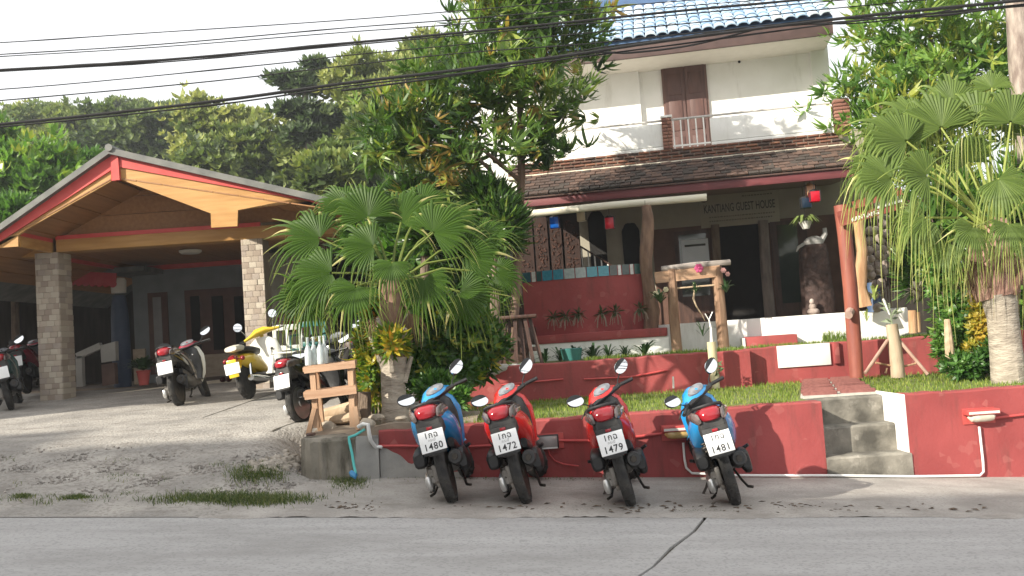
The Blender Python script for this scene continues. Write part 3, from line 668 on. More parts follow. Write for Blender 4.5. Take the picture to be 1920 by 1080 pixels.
for q in range(2):
    a = d0 + (d1 - d0) * (q * .5) + .01; b = d0 + (d1 - d0) * (.5 + q * .5) - .01
    lf = HB().box(a, b, VU - .075, VU - .051, bt, dz1 - .01).done('door_leaf', leafm, door)
    pb_ = HB()
    for (za, zb) in ((.08, .30), (.36, .66), (.72, .93)):
        H_ = dz1 - bt; pb_.box(a + .06, b - .06, VU - .090, VU - .0755, bt + H_ * za, bt + H_ * zb, bev=.006)
    # raised panels sit on the leaves as one relief per leaf
    pb_.done('raised_panel', leafm, door)
HB().ball((H(1386, 116, VU)[0], VU - .01, H(1386, 116, VU)[1]), .025).done('vent_hole', dk)
# --- tiled roof
VR = 15.95
fa, fb = H(1060, 85, VR)[0] - 1.2, H(1556, 40, VR)[0] + .05
HB().box(fa, fb, VR + .04, VR + .1, eavz - .33, eavz - .03, bev=.006).done('eave_board', mat('eave_brown', (.06, .035, .032), (.085, .05, .045), .6, 4))
HB().box(fa, fb, VR + .1, VU + .05, eavz - .32, eavz - .27).done('eave_soffit', mat('soffit_white', (.60, .57, .52), (.64, .61, .56), .8))
rp = R(33)
HB().add([(fa, VR, eavz - .03), (fb, VR, eavz - .03), (fb, VR + 3.4 * math.cos(rp), eavz - .03 + 3.4 * math.sin(rp)), (fa, VR + 3.4 * math.cos(rp), eavz - .03 + 3.4 * math.sin(rp))], [(0, 1, 2, 3)]).done('roof_underlay', mat('blue_shadow_tile', (.04, .09, .19)))
HB().add([(fb, VR, eavz - .03), (fb, VR + 3.4 * math.cos(rp), eavz - .03 + 3.4 * math.sin(rp)), (fb, VR + 3.4 * math.cos(rp), eavz - .3), (fb, VR, eavz - .3)], [(0, 1, 2, 3)]).done('gable_end', white_m)
troof = HB().box(fa, fb, VR - .0, VR + .03, eavz - .07, eavz - .02).done('tiled_roof', mat('blue_shadow_tile', (.04, .09, .19)))
tile_ms = [mat('glazed_tile_%d' % k, c, tuple(min(1, x * 1.15) for x in c), .3, 5, coat=.3) for k, c in enumerate(((.40, .52, .66), (.30, .44, .60), (.54, .62, .70)))]
tlen, tw_ = .30, .198
def tilemesh(m_):
    mb = MB(); rings = []
    for (y, s, dz) in ((-.02, 1.06, .016), (tlen * .5, 1.0, .006), (tlen, .94, 0)):
        ring = []
        for k in range(9):
            t = math.pi * k / 8; ring.append((-math.cos(t) * tw_ * .47 * s, y, math.sin(t) * .055 * s + dz))
        rings.append(ring)
    mb.loft(rings, closed=False); r0 = rings[0]; mb.loft([r0, [(p[0] * .86, p[1], p[2] * .72) for p in r0]], closed=False)
    mb.add([p for p in r0] + [(0, r0[0][1], 0.01)], [tuple([9, i + 1, i]) for i in range(8)]) if 0 else None
    return mb.mesh('roof_tile', m_)
tms = [tilemesh(q) for q in tile_ms]; nn = 0
ncol = int((fb - fa) / tw_)
for j in range(8):
    for i in range(ncol):
        u = fb - .1 - i * tw_; d = j * tlen * .93; nn += 1
        if nn > 299: break
        k = rnd.choice((0, 0, 1, 2))
        link('roof_tile', tms[k], troof, hl(u, VR - .05 + d * math.cos(rp), eavz - .02 + d * math.sin(rp) + rnd.uniform(-.004, .004)), (rp - .03, 0, rnd.uniform(-.02, .02)))
# --- awning roller, sign, lanterns (hang from the house: things of their own)
VW = 14.36
wa, wb_, wz = hline((972, 402), (1325, 370), VW)
mb = MB(); mb.tube([hw(wa, VW, wz - .01), hw((wa + wb_) / 2, VW, wz + .012), hw(wb_, VW, wz)], .058, 12)
aw = thing('rolled_awning', 'long cream rolled up awning under the porch eave', 'awning', hw((wa + wb_) / 2, VW, wz))
mb.shift(aw.location).build('fabric_roll', mat('awning_canvas', (.62, .58, .47), (.72, .68, .57), .8, 5, (.3, 3, 3), .2), aw)
for q in (.33, .68):
    p = hw(wa + (wb_ - wa) * q, VW, wz); e = HU * .012
    MB().tube([p - e, p + e], .061, 12).shift(aw.location).build('strap', mat('awning_strap', (.5, .46, .36)), aw)
VS = VB - .02
sa_, sb_ = H(1318, 400, VS)[0], H(1456, 400, VS)[0]; szt, szb = H(1390, 358, VS)[1], H(1390, 420, VS)[1]
sc = hw((sa_ + sb_) / 2, VS, szb)
sign = thing('guest_house_sign', 'painted sign reading KANTIANG GUEST HOUSE above the doorway', 'sign', sc, (0, 0, -TH))
MB().box((sa_ - sb_) / 2 - .05, (sb_ - sa_) / 2 + .05, -.02, .0, -.02, szt - szb, bev=.003).build('board', mat('sign_board', (.33, .30, .23), (.37, .34, .27), .7, 3), sign)
inks = mat('sign_ink', (.035, .035, .045), (.05, .05, .06), .6)
me = textmesh('KANTIANG GUEST HOUSE', .16, inks, .003, True, 1.0)
xs_ = [v.co.x for v in me.vertices]; W_ = max(xs_) - min(xs_); fy = (sb_ - sa_) * .97 / W_; hgt = szt - szb
o = link('lettering', me, sign, (0, -.022, hgt * .52), (R(90), 0, 0)); o.scale = (fy, fy * 2.0, 1)
sm = MB()
for (zq, a, b) in ((.84, .05, .46), (.27, -.42, .46), (.15, -.42, .44)):
    x = a * (sb_ - sa_)
    while x < b * (sb_ - sa_):
        w_ = rnd.uniform(.015, .05); sm.box(x, x + w_, -.0235, -.0205, hgt * zq - .012, hgt * zq + .012); x += w_ + .014
sm.build('small_print', mat('sign_ink_faded', (.16, .15, .13)), sign, smooth=False)['kind'] = 'stuff'
lg = MB().ball((-.47 * (sb_ - sa_), -.03, hgt * .8), .06, .008, .035).build('logo', mat('sign_logo', (.06, .03, .03)), sign)
def lantern(px, py, v, label, col, em, wd=.15, ht=.19):
    u, z = H(px, py, v); p = hw(u, v, z)
    t = thing('lantern', label, 'lantern', p, (0, 0, -TH), 'square coloured lanterns under the porch')
    cm = mat('lantern_' + label.split()[0], col, tuple(min(1, x * 1.3) for x in col), .25, 4, coat=.5, transl=.5)
    MB().box(-wd / 2, wd / 2, -wd / 2, wd / 2, -ht / 2, ht / 2 - .015, bev=.008).build('shade', cm, t)
    fr = MB()
    for sx in (-1, 1):
        for sy in (-1, 1): fr.box(sx * wd * .5 - .006, sx * wd * .5 + .006, sy * wd * .5 - .006, sy * wd * .5 + .006, -ht / 2, ht / 2)
    fr.build('frame', black_m, t); MB().lathe([(ht / 2 - .014, wd * .5), (ht / 2 + .005, wd * .45), (ht / 2 + .03, .02)], n=4).build('cap', cm if em else black_m, t)
    MB().tube([(0, 0, ht / 2 + .02), (0, 0, ef - z + .05)], .004, 5).build('cord', black_m, t)
lantern(1040, 417, 14.6, 'blue square lantern left of the cream one', (.005, .12, .50), 0)
lantern(1090, 404, 14.9, 'cream square lantern between the blue and the red one', (.62, .53, .36), 1)
lantern(1143, 418, 14.6, 'red square lantern left of the rough trunk post', (.55, .008, .03), 0)
lantern(1519, 357, 14.7, 'orange cream lantern topmost of the right hand three', (.66, .40, .22), 1, .14, .16)
lantern(1527, 368, 14.5, 'red square lantern at the right end of the porch', (.55, .008, .03), 0, .15, .17)
lantern(1511, 380, 14.6, 'dark navy lantern beside the red one at the right end', (.012, .03, .06), 0, .15, .17)
# ================================================================== CARPORT
CB = Vector((-5.8, 15.0, 1.0))
carport = thing('carport', 'open carport with varnished gable, red trim and stone clad pillars', 'carport', CB)
def cdone(mb, name, mats, parent=None, base=CB, **k):
    mb.shift(base); return mb.build(name, mats, parent or carport, **k)
def xpoly(pts, Y, th):
    a = [P(x, y, Y) for x, y in pts]; b = [p + Vector((0, th, 0)) for p in a]; n = len(a)
    return MB().add(a + b, [tuple(range(n)), tuple(range(2 * n - 1, n - 1, -1))] + [(i, (i + 1) % n, (i + 1) % n + n, i + n) for i in range(n)])
YG, YP = 13.9, 14.95
cdone(xpoly([(209, 292), (211, 317), (-120, 530), (-120, 503)], YG - .02, .05), 'red_bargeboard', redtrim_m, smooth=False)
cdone(xpoly([(218, 293), (630, 381), (618, 390), (575, 376), (218, 312)], YG - .02, .05), 'red_bargeboard', redtrim_m, smooth=False)
cdone(xpoly([(208, 316), (208, 340), (50, 430), (34, 441), (34, 462), (-120, 474), (-120, 525)], YG + .01, .05), 'fascia_board', ply_m, smooth=False)
cdone(xpoly([(221, 311), (580, 377), (560, 371.5), (446, 394), (445, 424), (396, 427), (395, 400), (225, 336)], YG + .01, .05), 'fascia_board', ply_m, smooth=False)
cdone(xpoly([(207, 291), (221, 291), (224, 337), (209, 339)], YG - .05, .08), 'king_post', redtrim_m, smooth=False)
def slab3(pa, pb, Y0, Y1, th):
    a, b = P(*pa, Y0), P(*pb, Y0); dn = Vector((0, 0, -th)); bk = Vector((0, Y1 - Y0, 0))
    return MB().add([a, b, b + bk, a + bk, a + dn, b + dn, b + bk + dn, a + bk + dn], [(0, 1, 2, 3), (7, 6, 5, 4), (0, 4, 5, 1), (1, 5, 6, 2), (2, 6, 7, 3), (3, 7, 4, 0)])
cdone(slab3((203, 276), (655, 379), YG - .12, 20.5, .10), 'roof_slope', roofdark_m, smooth=False)
cdone(slab3((203, 276), (-170, 539), YG - .12, 20.5, .10), 'roof_slope', roofdark_m, smooth=False)
rc = P(203, 274, YG - .15); cdone(MB().tube([rc + Vector((0, 0, -.02)), rc + Vector((0, 6.6, -.02))], .06, 8), 'ridge_cap', roofdark_m)
# soffit boards under the overhang (planks run front to back)
for (pa, pb, n) in (((209, 333), (640, 396), 9), ((209, 336), (-160, 545), 9)):
    a, b = P(*pa, YG), P(*pb, YG)
    for i in range(n):
        q0 = a.lerp(b, (i + .03) / n); q1 = a.lerp(b, (i + .97) / n); bk = Vector((0, 6.0, 0)); up = Vector((0, 0, .02))
        cdone(MB().add([q0, q1, q1 + bk, q0 + bk, q0 + up, q1 + up, q1 + bk + up, q0 + bk + up], [(0, 1, 2, 3), (4, 7, 6, 5), (0, 4, 5, 1), (1, 5, 6, 2), (2, 6, 7, 3), (3, 7, 4, 0)]), 'soffit_board', ceil_m, smooth=False)
# gable infill boards and tie beam
bl_, br_ = P(106, 470, YP), P(456, 445, YP)
zb = P(280, 461, YP).z; zt = P(280, 437, YP).z
for i in range(4):
    z0, z1 = zt + .06 + i * .30, zt + .06 + i * .30 + .292
    def xlim(z):
        tl = P(209, 330, YG); l = P(-160, 538, YG); r = P(640, 393, YG)
        k = (tl.z - z) / (tl.z - l.z); k2 = (tl.z - z) / (tl.z - r.z); return tl.x + (l.x - tl.x) * k, tl.x + (r.x - tl.x) * k2
    (a0, b0), (a1, b1) = xlim(z0), xlim(z1)
    if z1 > P(209, 338, YG).z: a1 = b1 = P(209, 338, YG).x
    cdone(MB().add([(a0, YP + .1, z0), (b0, YP + .1, z0), (b1, YP + .1, z1), (a1, YP + .1, z1), (a0, YP + .13, z0), (b0, YP + .13, z0), (b1, YP + .13, z1), (a1, YP + .13, z1)], [(0, 1, 2, 3), (7, 6, 5, 4), (0, 4, 5, 1), (2, 6, 7, 3)]), 'gable_board', ceil_m, smooth=False)
XR = P(640, 400, YP).x
cdone(MB().box(bl_.x, XR, YP - .01, YP + .35, zb, zt, bev=.004), 'tie_beam', ply_m)
cdone(MB().box(bl_.x, br_.x + .3, YP - .025, YP - .0, zt - .012, zt + .055), 'red_rail', redtrim_m)
xs_l = P(34, 450, YG).x
cdone(MB().box(xs_l - .06, xs_l, YG + .07, YP - .0, P(34, 462, YG).z, P(34, 438, YG).z), 'side_beam', ply_m)
cdone(MB().box(xs_l - .02, xs_l + .015, YG + .07, YP - .02, P(34, 438, YG).z - .03, P(34, 438, YG).z + .03), 'red_rail', redtrim_m)
cdone(MB().box(-16, xs_l - .062, YP, YP + .3, zb - .05, zb + .25), 'tie_beam', ply_m)
# flat ceiling of boards
for i in range(10):
    x0 = P(60, 460, YP).x + i * .52
    cdone(MB().box(x0, x0 + .51, YP + .36, 19.2, zb + .10, zb + .12), 'ceiling_board', ceil_m, smooth=False)
YBW = 19.0
cdone(MB().box(P(250, 505, YBW).x, XR + 1.2, YBW - .06, YBW - .001, zb - .0, zb + .10), 'red_cornice', redtrim_m)
cdone(MB().box(P(250, 505, YBW).x - .03, P(250, 505, YBW).x + .03, YP + .36, YBW - .062, zb - .02, zb + .06), 'red_cornice', redtrim_m)
c = P(357, 476, 16.6); cdone(MB().lathe([(0, .02), (.0, .16), (.03, .20), (.06, .2), (.08, .02)], (c.x, 16.6, zb + .02)), 'ceiling_light', mat('opal_glass', (.6, .58, .52), (.66, .64, .58), .3))
# stone clad pillars: core + split-face tiles
tile_c = [mat('split_tile_%d' % k, c, tuple(min(1, x * 1.25) for x in c), .8, 18, bump=.5, bscale=50) for k, c in enumerate(((.40, .34, .275), (.34, .285, .23), (.29, .235, .19), (.43, .38, .31), (.32, .27, .23)))]
tme = [MB().box(-.5, .5, -.5, .5, -.5, .5, bev=.03).mesh('stone_tile', q) for q in tile_c]
def pillar(px0, px1, ybase, depth, budget_side=True):
    a, b = P(px0, 600, YP), P(px1, 600, YP); w_ = b.x - a.x; z0 = P((px0 + px1) / 2, ybase, YP).z - .05; core = MB().box(a.x + .012, b.x - .012, YP + .012, YP + depth - .012, z0 - .2, zb)
    pl = cdone(core, 'pillar', mat('pillar_mortar', (.2, .17, .14)))
    nr = 26; h = (zb - z0) / nr; nc = 3
    for j in range(nr):
        zc = z0 + (j + .5) * h; offs = (j % 3) / 3.0
        edges = sorted(set([0] + [clamp((q + offs) / nc, 0, 1) for q in range(nc + 1)] + [1]))
        for q in range(len(edges) - 1):
            s0, s1 = edges[q], edges[q + 1]
            if s1 - s0 < .04: continue
            o = link('stone_tile', tme[(j + q * 2 + rnd.randrange(2)) % 5], pl, Vector((a.x + w_ * (s0 + s1) / 2, YP + rnd.uniform(-.004, .008), zc)) - CB); o.scale = (w_ * (s1 - s0) - .004, .03, h - .004)
        if budget_side:
            for q in range(2):
                s0, s1 = ((0, .45), (.45, 1)) if j % 2 else ((0, .6), (.6, 1))
                s0, s1 = (s0, s1) if isinstance(s0, float) or isinstance(s0, int) else s0
                r = (((0, .45), (.45, 1)) if j % 2 else ((0, .6), (.6, 1)))[q]
                o = link('stone_tile', tme[(j + q + 1 + rnd.randrange(2)) % 5], pl, Vector((b.x + rnd.uniform(-.008, .004), YP + depth * (r[0] + r[1]) / 2, zc)) - CB); o.scale = (.03, depth * (r[1] - r[0]) - .004, h - .004)
    return pl
pillar(70, 112, 746, .44)
pillar(459, 500, 726, .44, False)
# porch kerb, porch floor, back wall with door and window
k0, k1, k2 = P(140, 746, 15.3), P(330, 722, 16.3), P(640, 684, 18.6)
kerb = MB(); ring = []
for p in (Vector((-16, 15.2, 1.02)), k0, k1, k2, Vector((k2.x + 2.5, 18.9, k2.z + .05))): ring.append([(p.x, p.y, p.z - .14), (p.x, p.y, p.z), (p.x, p.y + .3, p.z), (p.x, p.y + .3, p.z - .14)])
kerb.loft(ring); cdone(kerb, 'porch_kerb', mat('cream_kerb', (.46, .40, .31), (.56, .5, .4), .8, 5, bump=.3))
fl = MB().loft([[(p.x, p.y + .31, p.z - .004) for p in (Vector((-16, 15.2, 1.02)), k0, k1, k2)], [(p.x, 20.8, p.z + .12) for p in (Vector((-16, 15.2, 1.02)), k0, k1, k2)]], closed=False)
cdone(fl, 'porch_floor', mat('porch_tile', (.13, .11, .095), (.17, .145, .125), .6, 5))
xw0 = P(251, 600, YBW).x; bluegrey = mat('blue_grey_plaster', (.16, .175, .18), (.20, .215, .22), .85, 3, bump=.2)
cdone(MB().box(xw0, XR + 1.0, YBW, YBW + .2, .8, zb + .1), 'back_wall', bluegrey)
def onwall(p0, p1, name, m_, y0, y1, parent=None, **k):
    a, b = P(*p0, YBW), P(*p1, YBW); return cdone(MB().box(min(a.x, b.x), max(a.x, b.x), y0, y1, min(a.z, b.z), max(a.z, b.z), **k), name, m_, parent)
brownf = mat('brown_frame', (.075, .032, .022), (.11, .05, .034), .55, 5)
dfr = onwall((278, 550), (321, 700), 'door', brownf, YBW - .05, YBW - .001)
onwall((288, 558), (310, 698), 'door_leaf', mat('grey_door_leaf', (.20, .195, .19), (.24, .235, .23), .6), YBW - .065, YBW - .051, carport)
wfr = onwall((347, 545), (520, 668), 'window', brownf, YBW - .05, YBW - .001)
for (a, b) in ((358, 380), (398, 424), (440, 462), (476, 505)): onwall((a, 556), (b, 655), 'pane', dk, YBW - .062, YBW - .051, carport)
onwall((340, 668), (560, 720), 'tiled_dado', mat('beige_dado', (.34, .27, .2), (.42, .34, .26), .7, 7, (1, 1, 3)), YBW - .08, YBW - .003)
onwall((252, 655), (277, 720), 'tiled_dado', mat('beige_dado', (.34, .27, .2)), YBW - .08, YBW - .003)
# ---- dim things round the porch
dkw = MB().box(-18, xw0 - .02, 20.6, 20.8, .8, 4.2); single('dark_backdrop', dkw, mat('near_black_sheet', (.022, .018, .014), (.04, .032, .026), .9, 4, (3, 3, .4)), 'near black sheet added for the darkness behind the left pillar', 'wall', Vector((-11, 20.7, 1)))  # near-black sheet added so the interior behind the pillar reads as deep shade
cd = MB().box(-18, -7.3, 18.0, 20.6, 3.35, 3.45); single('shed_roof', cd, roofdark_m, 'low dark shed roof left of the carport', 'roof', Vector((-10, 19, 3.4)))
va = thing('scalloped_valance', 'red scalloped awning valance hanging left of the porch', 'awning', P(100, 525, 17.6))
a, b = P(-60, 508, 17.6), P(218, 522, 17.6); dxx = (b - a)
mb = MB(); mb.obox(a, b, .03, .2); cdone(mb, 'valance_band', mat('red_cloth', (.36, .03, .04), (.42, .05, .05), .7), va, base=va.location)
for i in range(22):
    p = a + dxx * ((i + .5) / 22) + Vector((0, -.02, -.11)); mb = MB().lathe([(0, .001), (0, .075), (.012, .075), (.012, .001)], (0, 0, 0), 'y', 12); mb.v = [(v[0] + p.x, v[1] + p.y, v[2] + p.z) for v in mb.v]
    cdone(mb, 'scallop', mat('red_cloth', (.36, .03, .04)), va, base=va.location)
p = P(225, 600, 18.2); mb = MB().lathe([(-1.0, .16), (-.2, .18), (.5, .17), (.75, .15), (.95, .12)], (p.x, 18.2, 1.95), n=14)
single('porch_post', mb, mat('blue_post', (.035, .055, .10), (.05, .07, .12), .6), 'dark blue round post beside the porch wall', 'post', Vector((p.x, 18.2, 1.0)))
mb = MB().lathe([(0, .14), (.25, .15), (.3, .12)], (p.x, 18.2, 2.95), n=14); single('post_capital', mb, cream_m, 'pale capital on top of the dark blue porch post', 'capital', Vector((p.x, 18.2, 2.95)))
sr = thing('stair_balustrade', 'white sloping stair balustrade in the shade left of the porch', 'balustrade', P(180, 715, 17.4))
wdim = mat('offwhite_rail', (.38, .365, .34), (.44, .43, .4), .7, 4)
for (pa, pb, h) in (((146, 668), (190, 648), .12), ((150, 668), (152, 725), .12)):
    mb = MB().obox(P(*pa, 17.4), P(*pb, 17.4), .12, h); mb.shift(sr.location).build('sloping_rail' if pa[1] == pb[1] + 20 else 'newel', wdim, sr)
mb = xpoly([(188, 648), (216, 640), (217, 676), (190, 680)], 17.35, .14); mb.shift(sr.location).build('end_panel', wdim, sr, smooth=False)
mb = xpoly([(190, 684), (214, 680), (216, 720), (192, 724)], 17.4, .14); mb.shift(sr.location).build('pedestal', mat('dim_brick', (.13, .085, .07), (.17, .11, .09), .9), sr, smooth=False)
# right hand side building behind the palm
sbw = thing('side_building', 'pale grey rendered wall behind the left fan palm', 'building', (P(560, 690, 17.0).x, 17.0, 1.1))
mb = MB().box(P(500, 600, 17).x, P(618, 600, 17).x, 17.0, 17.2, .6, 3.6); mb.shift(sbw.location).build('wall', mat('grey_green_plaster', (.22, .215, .18), (.28, .27, .23), .85, 3, bump=.2), sbw)
mb = MB().box(P(608, 600, 16.95).x, P(622, 600, 16.95).x, 16.9, 16.999, .6, 3.6); mb.shift(sbw.location).build('post', trunk_m, sbw)
mb = MB().box(P(622, 600, 19).x, P(960, 600, 19).x, 19.0, 19.2, .6, 3.4); mb.shift(sbw.location).build('dark_gap_fill', mat('near_black_sheet', (.022, .018, .014)), sbw)  # shade of the open gap put into a near-black sheet
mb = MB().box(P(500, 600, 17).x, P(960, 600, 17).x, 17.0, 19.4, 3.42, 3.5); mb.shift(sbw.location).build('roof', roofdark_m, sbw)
# ---- pots, chairs, shoes
def pot(px, py, Y, r, h, m_, label, leaf, nleaf, ll, flow=None, name='potted_plant', cat='plant pot'):
    b = P(px, py, Y); t = thing(name, label, cat, b)
    MB().lathe([(0, r * .72), (h * .85, r), (h * .86, r * 1.1), (h, r * 1.1), (h, r * .9), (h * .9, r * .85)], n=14).build('pot', m_, t)
    mb = MB(); tl = []
    for _ in range(nleaf):
        az = rnd.uniform(0, 6.283); e = rnd.uniform(.3, 1.3); L = ll * rnd.uniform(.6, 1.1); d = Vector((math.cos(az) * math.cos(e), math.sin(az) * math.cos(e), math.sin(e))); s = Vector((-math.sin(az), math.cos(az), 0)) * L * .09
        p0 = Vector((0, 0, h)); p1 = p0 + d * L * .6; p2 = p0 + d * L + Vector((0, 0, -L * .25)); o = len(mb.v)
        mb.add([p0 - s * .3, p0 + s * .3, p1 + s, p1 - s, p2], [(0, 1, 2, 3), (3, 2, 4)])
    mb.build('foliage', leaf, t); return t
dimleaf = mat('dim_leaf', (.03, .06, .02), (.06, .11, .035), .5, 9)
redleaf = mat('red_leaf', (.30, .04, .03), (.42, .08, .05), .6, 9, transl=.2)
pot(270, 722, 16.0, .11, .26, mat('red_clay', (.34, .06, .05), (.4, .08, .07), .7), 'red clay pot with a bushy plant at the porch kerb', dimleaf, 90, .42)
hb = thing('hanging_basket', 'hanging basket of red leaved flowers beside the yellow scooter', 'hanging plant', P(545, 605, 15.4))
mb = MB(); o_ = 0
for _ in range(160):
    p = Vector((rnd.gauss(0, .13), rnd.gauss(0, .10), rnd.gauss(0, .08))); a_ = Vector((rnd.uniform(-1, 1), rnd.uniform(-1, 1), rnd.uniform(-1, 1))).normalized() * .05; b_ = Vector((rnd.uniform(-1, 1), rnd.uniform(-1, 1), rnd.uniform(-1, 1))).normalized() * .02
    mb.add([p - a_, p + b_, p + a_, p - b_], [(0, 1, 2, 3)])
mb.build('foliage', redleaf, hb); MB().lathe([(-.16, .06), (-.05, .12), (-.04, .11), (-.04, .02)], n=12).build('pot', darkwood_m, hb)
MB().tube([(0, 0, -.05), (0, .05, 1.1)], .006, 5).build('cord', black_m, hb)
def chair(px, py, Y, yaw, m_, label):
    t = thing('plastic_chair', label, 'chair', P(px, py, Y), (0, 0, yaw))
    MB().box(-.22, .22, -.22, .22, .41, .44, bev=.012).build('seat', m_, t)
    mb = MB()
    for (a, b, z0, z1) in ((-.23, -.17, .44, .86), (.17, .23, .44, .86), (-.025, .025, .48, .82), (-.17, .17, .78, .87), (-.17, .17, .46, .54)): mb.box(a, b, .20, .235, z0, z1, bev=.008)
    mb.build('backrest', m_, t)
    for sx in (-1, 1):
        for sy in (-1, 1): MB().tube([(sx * .19, sy * .19, .41), (sx * .23, sy * .23, 0)], [.025, .02], 6).build('leg', m_, t)
        MB().tube([(sx * .235, .2, .66), (sx * .25, 0, .65), (sx * .24, -.2, .62), (sx * .22, -.21, .42)], .018, 6).build('armrest', m_, t)
chair(541, 712, 14.2, .15, whitep_m, 'white plastic chair behind the wooden bottle stand')
chair(582, 703, 14.6, -.1, mat('green_plastic', (.03, .13, .12), (.04, .16, .15), .45), 'dark green plastic chair beside the white one')
sh = MB()
for dx in (0, .11): sh.ball((dx, rnd.uniform(-.03, .03), .04), .045, .13, .05)
c = P(418, 716, 16.6); sh.v = [(v[0] + c.x, v[1] + c.y, v[2] + c.z) for v in sh.v]; single('pair_of_shoes', sh, mat('maroon_leather', (.07, .02, .02)), 'dark shoes left at the porch kerb', 'shoes', c)
# ---- wooden bottle stand and bottles
bs = thing('bottle_stand', 'rough wooden two shelf stand holding glass petrol bottles', 'wooden stand', P(625, 812, 9.35) , (0, 0, 0))
bb = bs.location
def beam(pa, pb, Y0, w_, h, nm, m_=woodx_m, Y1=None):
    mb = MB().obox(P(*pa, Y0), P(*pb, Y1 if Y1 else Y0), w_, h); mb.shift(bb); return mb.build(nm, m_, bs, smooth=False)
for (yy, pa, pb) in ((9.22, (570, 693), (664, 682)), (9.34, (576, 691), (666, 680)), (9.46, (580, 689), (668, 678))): beam(pa, pb, yy, .11, .045, 'top_plank')
beam((570, 694), (666, 683), 9.15, .02, .07, 'edge_board')
for (yy, pa, pb) in ((9.20, (571, 740), (668, 728)), (9.32, (575, 736), (668, 725))): beam(pa, pb, yy, .10, .05, 'shelf_plank')
beam((571, 742), (668, 730), 9.13, .02, .085, 'edge_board')
for (pa, pb, yy) in (((586, 690), (594, 802), 9.20), ((657, 682), (662, 800), 9.20), ((592, 690), (604, 800), 9.48), ((660, 682), (668, 795), 9.48)): beam(pa, pb, yy, .06, .055, 'post', wood_m)
beam((590, 765), (578, 815), 9.17, .05, .045, 'brace', wood_m); beam((666, 762), (672, 806), 9.17, .05, .045, 'brace', wood_m); beam((594, 780), (604, 815), 9.3, .05, .045, 'brace', wood_m)
glass_b = glassmat('bottle_glass', (.80, .86, .86), .3); glass_b.node_tree.nodes['Principled BSDF'].inputs['Transmission Weight'].default_value = .55
for i, (px, lab) in enumerate(((579, 'leftmost clear glass bottle on the wooden stand'), (590, 'second clear glass bottle from the left on the stand'), (602, 'third clear glass bottle from the left on the stand'), (610, 'rightmost clear glass bottle on the wooden stand'))):
    p = P(px, 691 - i * 1.4, (9.22, 9.30, 9.22, 9.34)[i]); p.z = P(px, 689 - (px - 579) * .115, 9.3).z + .02
    t = thing('glass_bottle', lab, 'bottle', p, group='glass bottles on the wooden stand')
    MB().lathe([(0, .03), (.004, .035), (.15, .035), (.19, .02), (.215, .013), (.275, .013), (.28, .016), (.287, .016), (.287, .010), (.215, .009), (.18, .016), (.148, .031), (.01, .031)], n=14).build('body', glass_b, t)
# logs and stones under and beside the stand
def stone(px, py, Y, r, label, flat=.7, m_=None):
    p = P(px, py, Y); bm = bmesh.new(); bmesh.ops.create_icosphere(bm, subdivisions=2, radius=r); ph = rnd.uniform(0, 9)
    for v in bm.verts:
        k = 1 + .22 * math.sin(v.co.x / r * 2.3 + ph) * math.sin(v.co.y / r * 2.1 - ph) + rnd.uniform(-.07, .07); v.co *= k; v.co.z = v.co.z * flat + r * flat * .7
    me = bpy.data.meshes.new('stone'); bm.to_mesh(me); bm.free(); me.materials.append(m_ or mat('field_stone', (.27, .23, .18), (.40, .35, .28), .9, 8, bump=.6)); me.shade_smooth(); me.set_sharp_from_angle(angle=R(28))
    o = link('stone', me); o.location = p; o.rotation_euler = (0, 0, rnd.uniform(0, 6)); return tag(o, label, 'stone', 'stones round the stand and palm')
stone(614, 812, 9.45, .11, 'biggest brown stone under the wooden stand'); stone(632, 812, 9.55, .07, 'smaller stone right of the big one under the stand')
stone(690, 806, 9.1, .085, 'dark round stone at the left end of the red wall', .9); stone(707, 788, 9.4, .09, 'flat pale stone left of the palm trunk', .45); stone(752, 788, 9.35, .06, 'small stone at the right foot of the palm trunk', .5)
stone(583, 817, 9.0, .05, 'flat dark stone under the front leg of the stand', .4, darkwood_m)
lg = MB().tube([P(600, 782, 9.75), P(640, 771, 9.75), P(682, 760, 9.8)], [.075, .08, .085], 10, wob=.05, rnd=rnd); single('fallen_log', lg, paleLog_m, 'pale log lying behind the wooden stand', 'log', P(640, 790, 9.75))
lg = MB().tube([P(600, 792, 9.62), P(640, 786, 9.62), P(676, 778, 9.66)], [.05, .052, .055], 10, wob=.05, rnd=rnd); single('fallen_log', lg, paleLog_m, 'thinner log lying in front of the pale one behind the stand', 'log', P(640, 800, 9.62))
lg = MB().tube([P(681, 800, 9.75), P(683, 735, 9.75)], [.085, .075], 10, wob=.08, rnd=rnd); single('log_stump', lg, trunk_m, 'upright stump at the right end of the wooden stand', 'stump', P(681, 800, 9.75))
# ================================================================== SCOOTERS
MESH = {}
def part(key, fn, mats, parent, ang=40):
    nm = key.split('/')[-1]; mk = (key, tuple(q.name for q in (mats if isinstance(mats, (list, tuple)) else [mats])))
    if mk not in MESH:
        mb = MB(); fn(mb); MESH[mk] = mb.mesh(nm, mats, True, ang)
    return link(nm, MESH[mk], parent)
def ering(y, zc, hw_, hh, n=14, e=2.6, dy=0.0):
    o = []
    for k in range(n):
        t = 2 * math.pi * k / n; c, s = math.cos(t), math.sin(t)
        o.append((hw_ * math.copysign(abs(c) ** (2 / e), c), y + dy * s, zc + hh * math.copysign(abs(s) ** (2 / e), s)))
    return o
def zring(z, yc, hw_, hy, n=14, e=2.6, tilt=0):
    return [(hw_ * math.copysign(abs(math.cos(2 * math.pi * k / n)) ** (2 / e), math.cos(2 * math.pi * k / n)), yc + hy * math.copysign(abs(math.sin(2 * math.pi * k / n)) ** (2 / e), math.sin(2 * math.pi * k / n)), z) for k in range(n)]
